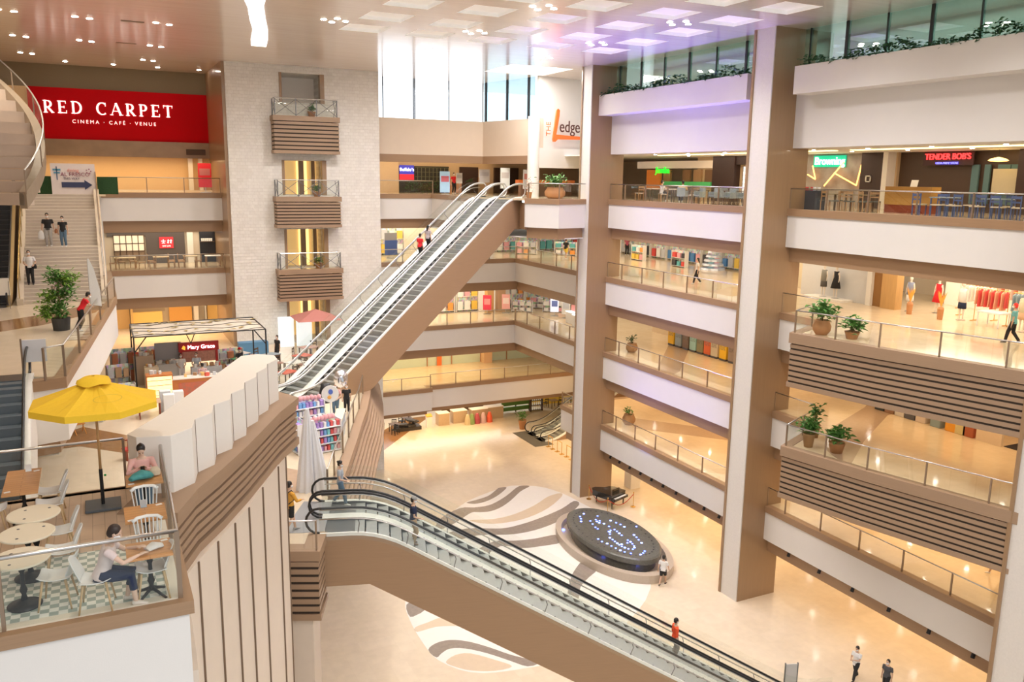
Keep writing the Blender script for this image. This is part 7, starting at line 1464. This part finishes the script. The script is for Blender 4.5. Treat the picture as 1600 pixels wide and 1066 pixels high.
# spiral stair hanging at the top left
def spiral():
    cx, cy, ro, ri = -5.9, 44.0, 4.2, 2.2; zf = lambda a: 22.25+.057*a     # a in degrees
    t = thing('spiral_stair', 'curved hanging staircase with a tan stringer at the upper left', 'staircase', (cx, cy, 20))
    A = [-35+5*k for k in range(28)]
    st = MB()
    for a, b in zip(A, A[1:]):
        p = []
        for q in (a, b):
            for r_ in (ro-.35, ro):
                x, y = cx+r_*cos(R(q)), cy+r_*sin(R(q)); p += [(x, y, zf(q)-.55), (x, y, zf(q)+.15)]
        st.add(p, [(0, 4, 5, 1), (2, 3, 7, 6), (1, 5, 7, 3), (0, 2, 6, 4), (0, 1, 3, 2), (4, 6, 7, 5)])
    st.build('stringer', mat('tan_stringer', (.34, .27, .20), .5), t, wpos=True)
    rl = [(cx+ro*cos(R(a)), cy+ro*sin(R(a)), zf(a)+1.05) for a in A]; MB().tube(rl, .035, 6).build('handrail', STEEL, t, wpos=True)
    for i in range(0, len(A)-4, 4):
        a, b = A[i], A[i+4]; x, y = cx+ro*cos(R(a)), cy+ro*sin(R(a)); MB().cbox((x, y, zf(a)+.55), (.05, .05, 1.0)).build('post', BRZ, t, wpos=True)
        g = MB()
        for u, v in zip(A[i:i+4], A[i+1:i+5]):
            p = [(cx+ro*cos(R(q)), cy+ro*sin(R(q)), zf(q)+dz) for q, dz in ((u, .15), (v, .15), (v, 1.0), (u, 1.0))]; g.add(p, [(0, 1, 2, 3)])
        g.build('glass_panel', GL, t, wpos=True)
    for k, a in enumerate(range(-35, 96, 9)):
        s = MB(); pts = [(cx+r_*cos(R(q)), cy+r_*sin(R(q))) for r_, q in ((ri, a), (ro-.12, a), (ro-.12, a+4.5), (ro-.12, a+9.3), (ri, a+9.3))]
        s.prism(pts, zf(a)-.42, zf(a)+.08); s.build('step', mat('stair_underside', (.62, .52, .44), .6), t, wpos=True)
spiral()
# ceiling lamp discs
DISC = MB().cyl((0, 0, 0), (0, 0, -.015), .13, n=14)
def lamps(spots, label, group, m=LAMP, nm='ceiling_lamp', mb=None): props(nm, mb or DISC, m, spots, label, 'lamp', group)
sp = []
for x, y in CLUST: sp += [(x-.5, y, ZC), (x+.5, y, ZC), (x, y-.5, ZC), (x, y+.5, ZC)]
LH = mat('lamp_disc_strong', (1, .95, .86), .4, emit=45, ecol=(1, .93, .82))
lamps(sp, 'small round lamp in the coffered part of the shiny ceiling', 'round lamps in the coffered ceiling', LH)
sp = []
for x, y in ((3.6, 45), (3.8, 53), (3.8, 59.8), (-2.8, 45), (-2.8, 53), (-2.9, 60.3), (3.6, 38), (-2, 30), (.2, 45.2), (.3, 53)): sp += [(x-.3, y, ZC), (x+.3, y+.25, ZC)]
for x in (-.9, 1.9, 4.6, 7.2): sp.append((x, 63.5, ZC))
lamps(sp, 'small round lamp in the wood-toned left part of the ceiling', 'round lamps in the left part of the ceiling', LH)
SM = MB().cyl((0, 0, 0), (0, 0, -.012), .085, n=12)
for lv in (1, 2, 3, 4):
    z = L[lv]+2.5; sp = [(31.6+3.1*i, 18.5+3.3*j, z) for i in range(3) for j in range(15) if not (lv == 1 and j > 9)]+[(20+3*i, 62.8+3*j, z+(.34 if lv == 1 else 0)) for i in range(4) for j in range(2)]
    lamps(sp, 'recessed downlight in the slab ceiling over the %s' % ('ground floor', 'second storey', 'middle storey', 'fourth storey')[lv-1], 'recessed downlights over the %s' % ('ground floor', 'second storey', 'middle storey', 'fourth storey')[lv-1], LH, 'downlight', SM)
sp = [(32+2.6*i, 18.5+3.3*j, 22.84) for i in range(2) for j in range(9)]; lamps(sp, 'downlight in the tan ceiling of the top level restaurants', 'downlights over the restaurants', LH, 'downlight', SM)
for k, (x, y) in enumerate(((2.3, 45.2), (2.3, 52.8))): o = MB().box(-.5, .5, -.15, .15, -.02, 0).build('air_vent', flat((.22, .16, .12))); o.location = (x, y, ZC); tag(o, 'dark rectangular air vent in the left ceiling, %s one' % ('nearer', 'further')[k], 'vent')
for k, (x, y, z, w) in enumerate(((6.9, 65.25, 22.75, 1.3),)): o = MB().box(-w/2, w/2, -.03, 0, -.2, .2).build('air_vent', flat((.10, .07, .05))); o.location = (x, y+.06, z); tag(o, 'dark air vent in the brown band below the red wall', 'vent')
# bright curved slot in the ceiling
sl = MB(); a_ = [(6.5, 32), (6.62, 35), (7.0, 38), (7.6, 41), (8.25, 44), (8.8, 47), (9.2, 49.7), (8.4, 49.7), (8.0, 47.3), (7.6, 44.3), (7.0, 41.5), (6.45, 38.6), (6.1, 37.2), (5.9, 34.5), (5.85, 32)]
sl.prism(a_, ZC-.05, ZC-.02); o = sl.build('ceiling_slot', mat('daylight_slot', (1, 1, 1), .4, emit=1.6)); tag(o, 'bright curved light slot in the ceiling left of the coffers', 'light'); 
sk = MB().box(24.05, 28.35, 49.25, 53.35, ZC+.2, ZC+.22).build('skylight_panel', mat('skylight_glow', (1, .99, .96), .4, emit=2.2)); tag(sk, 'large glowing skylight panel above the angled back wall', 'skylight')
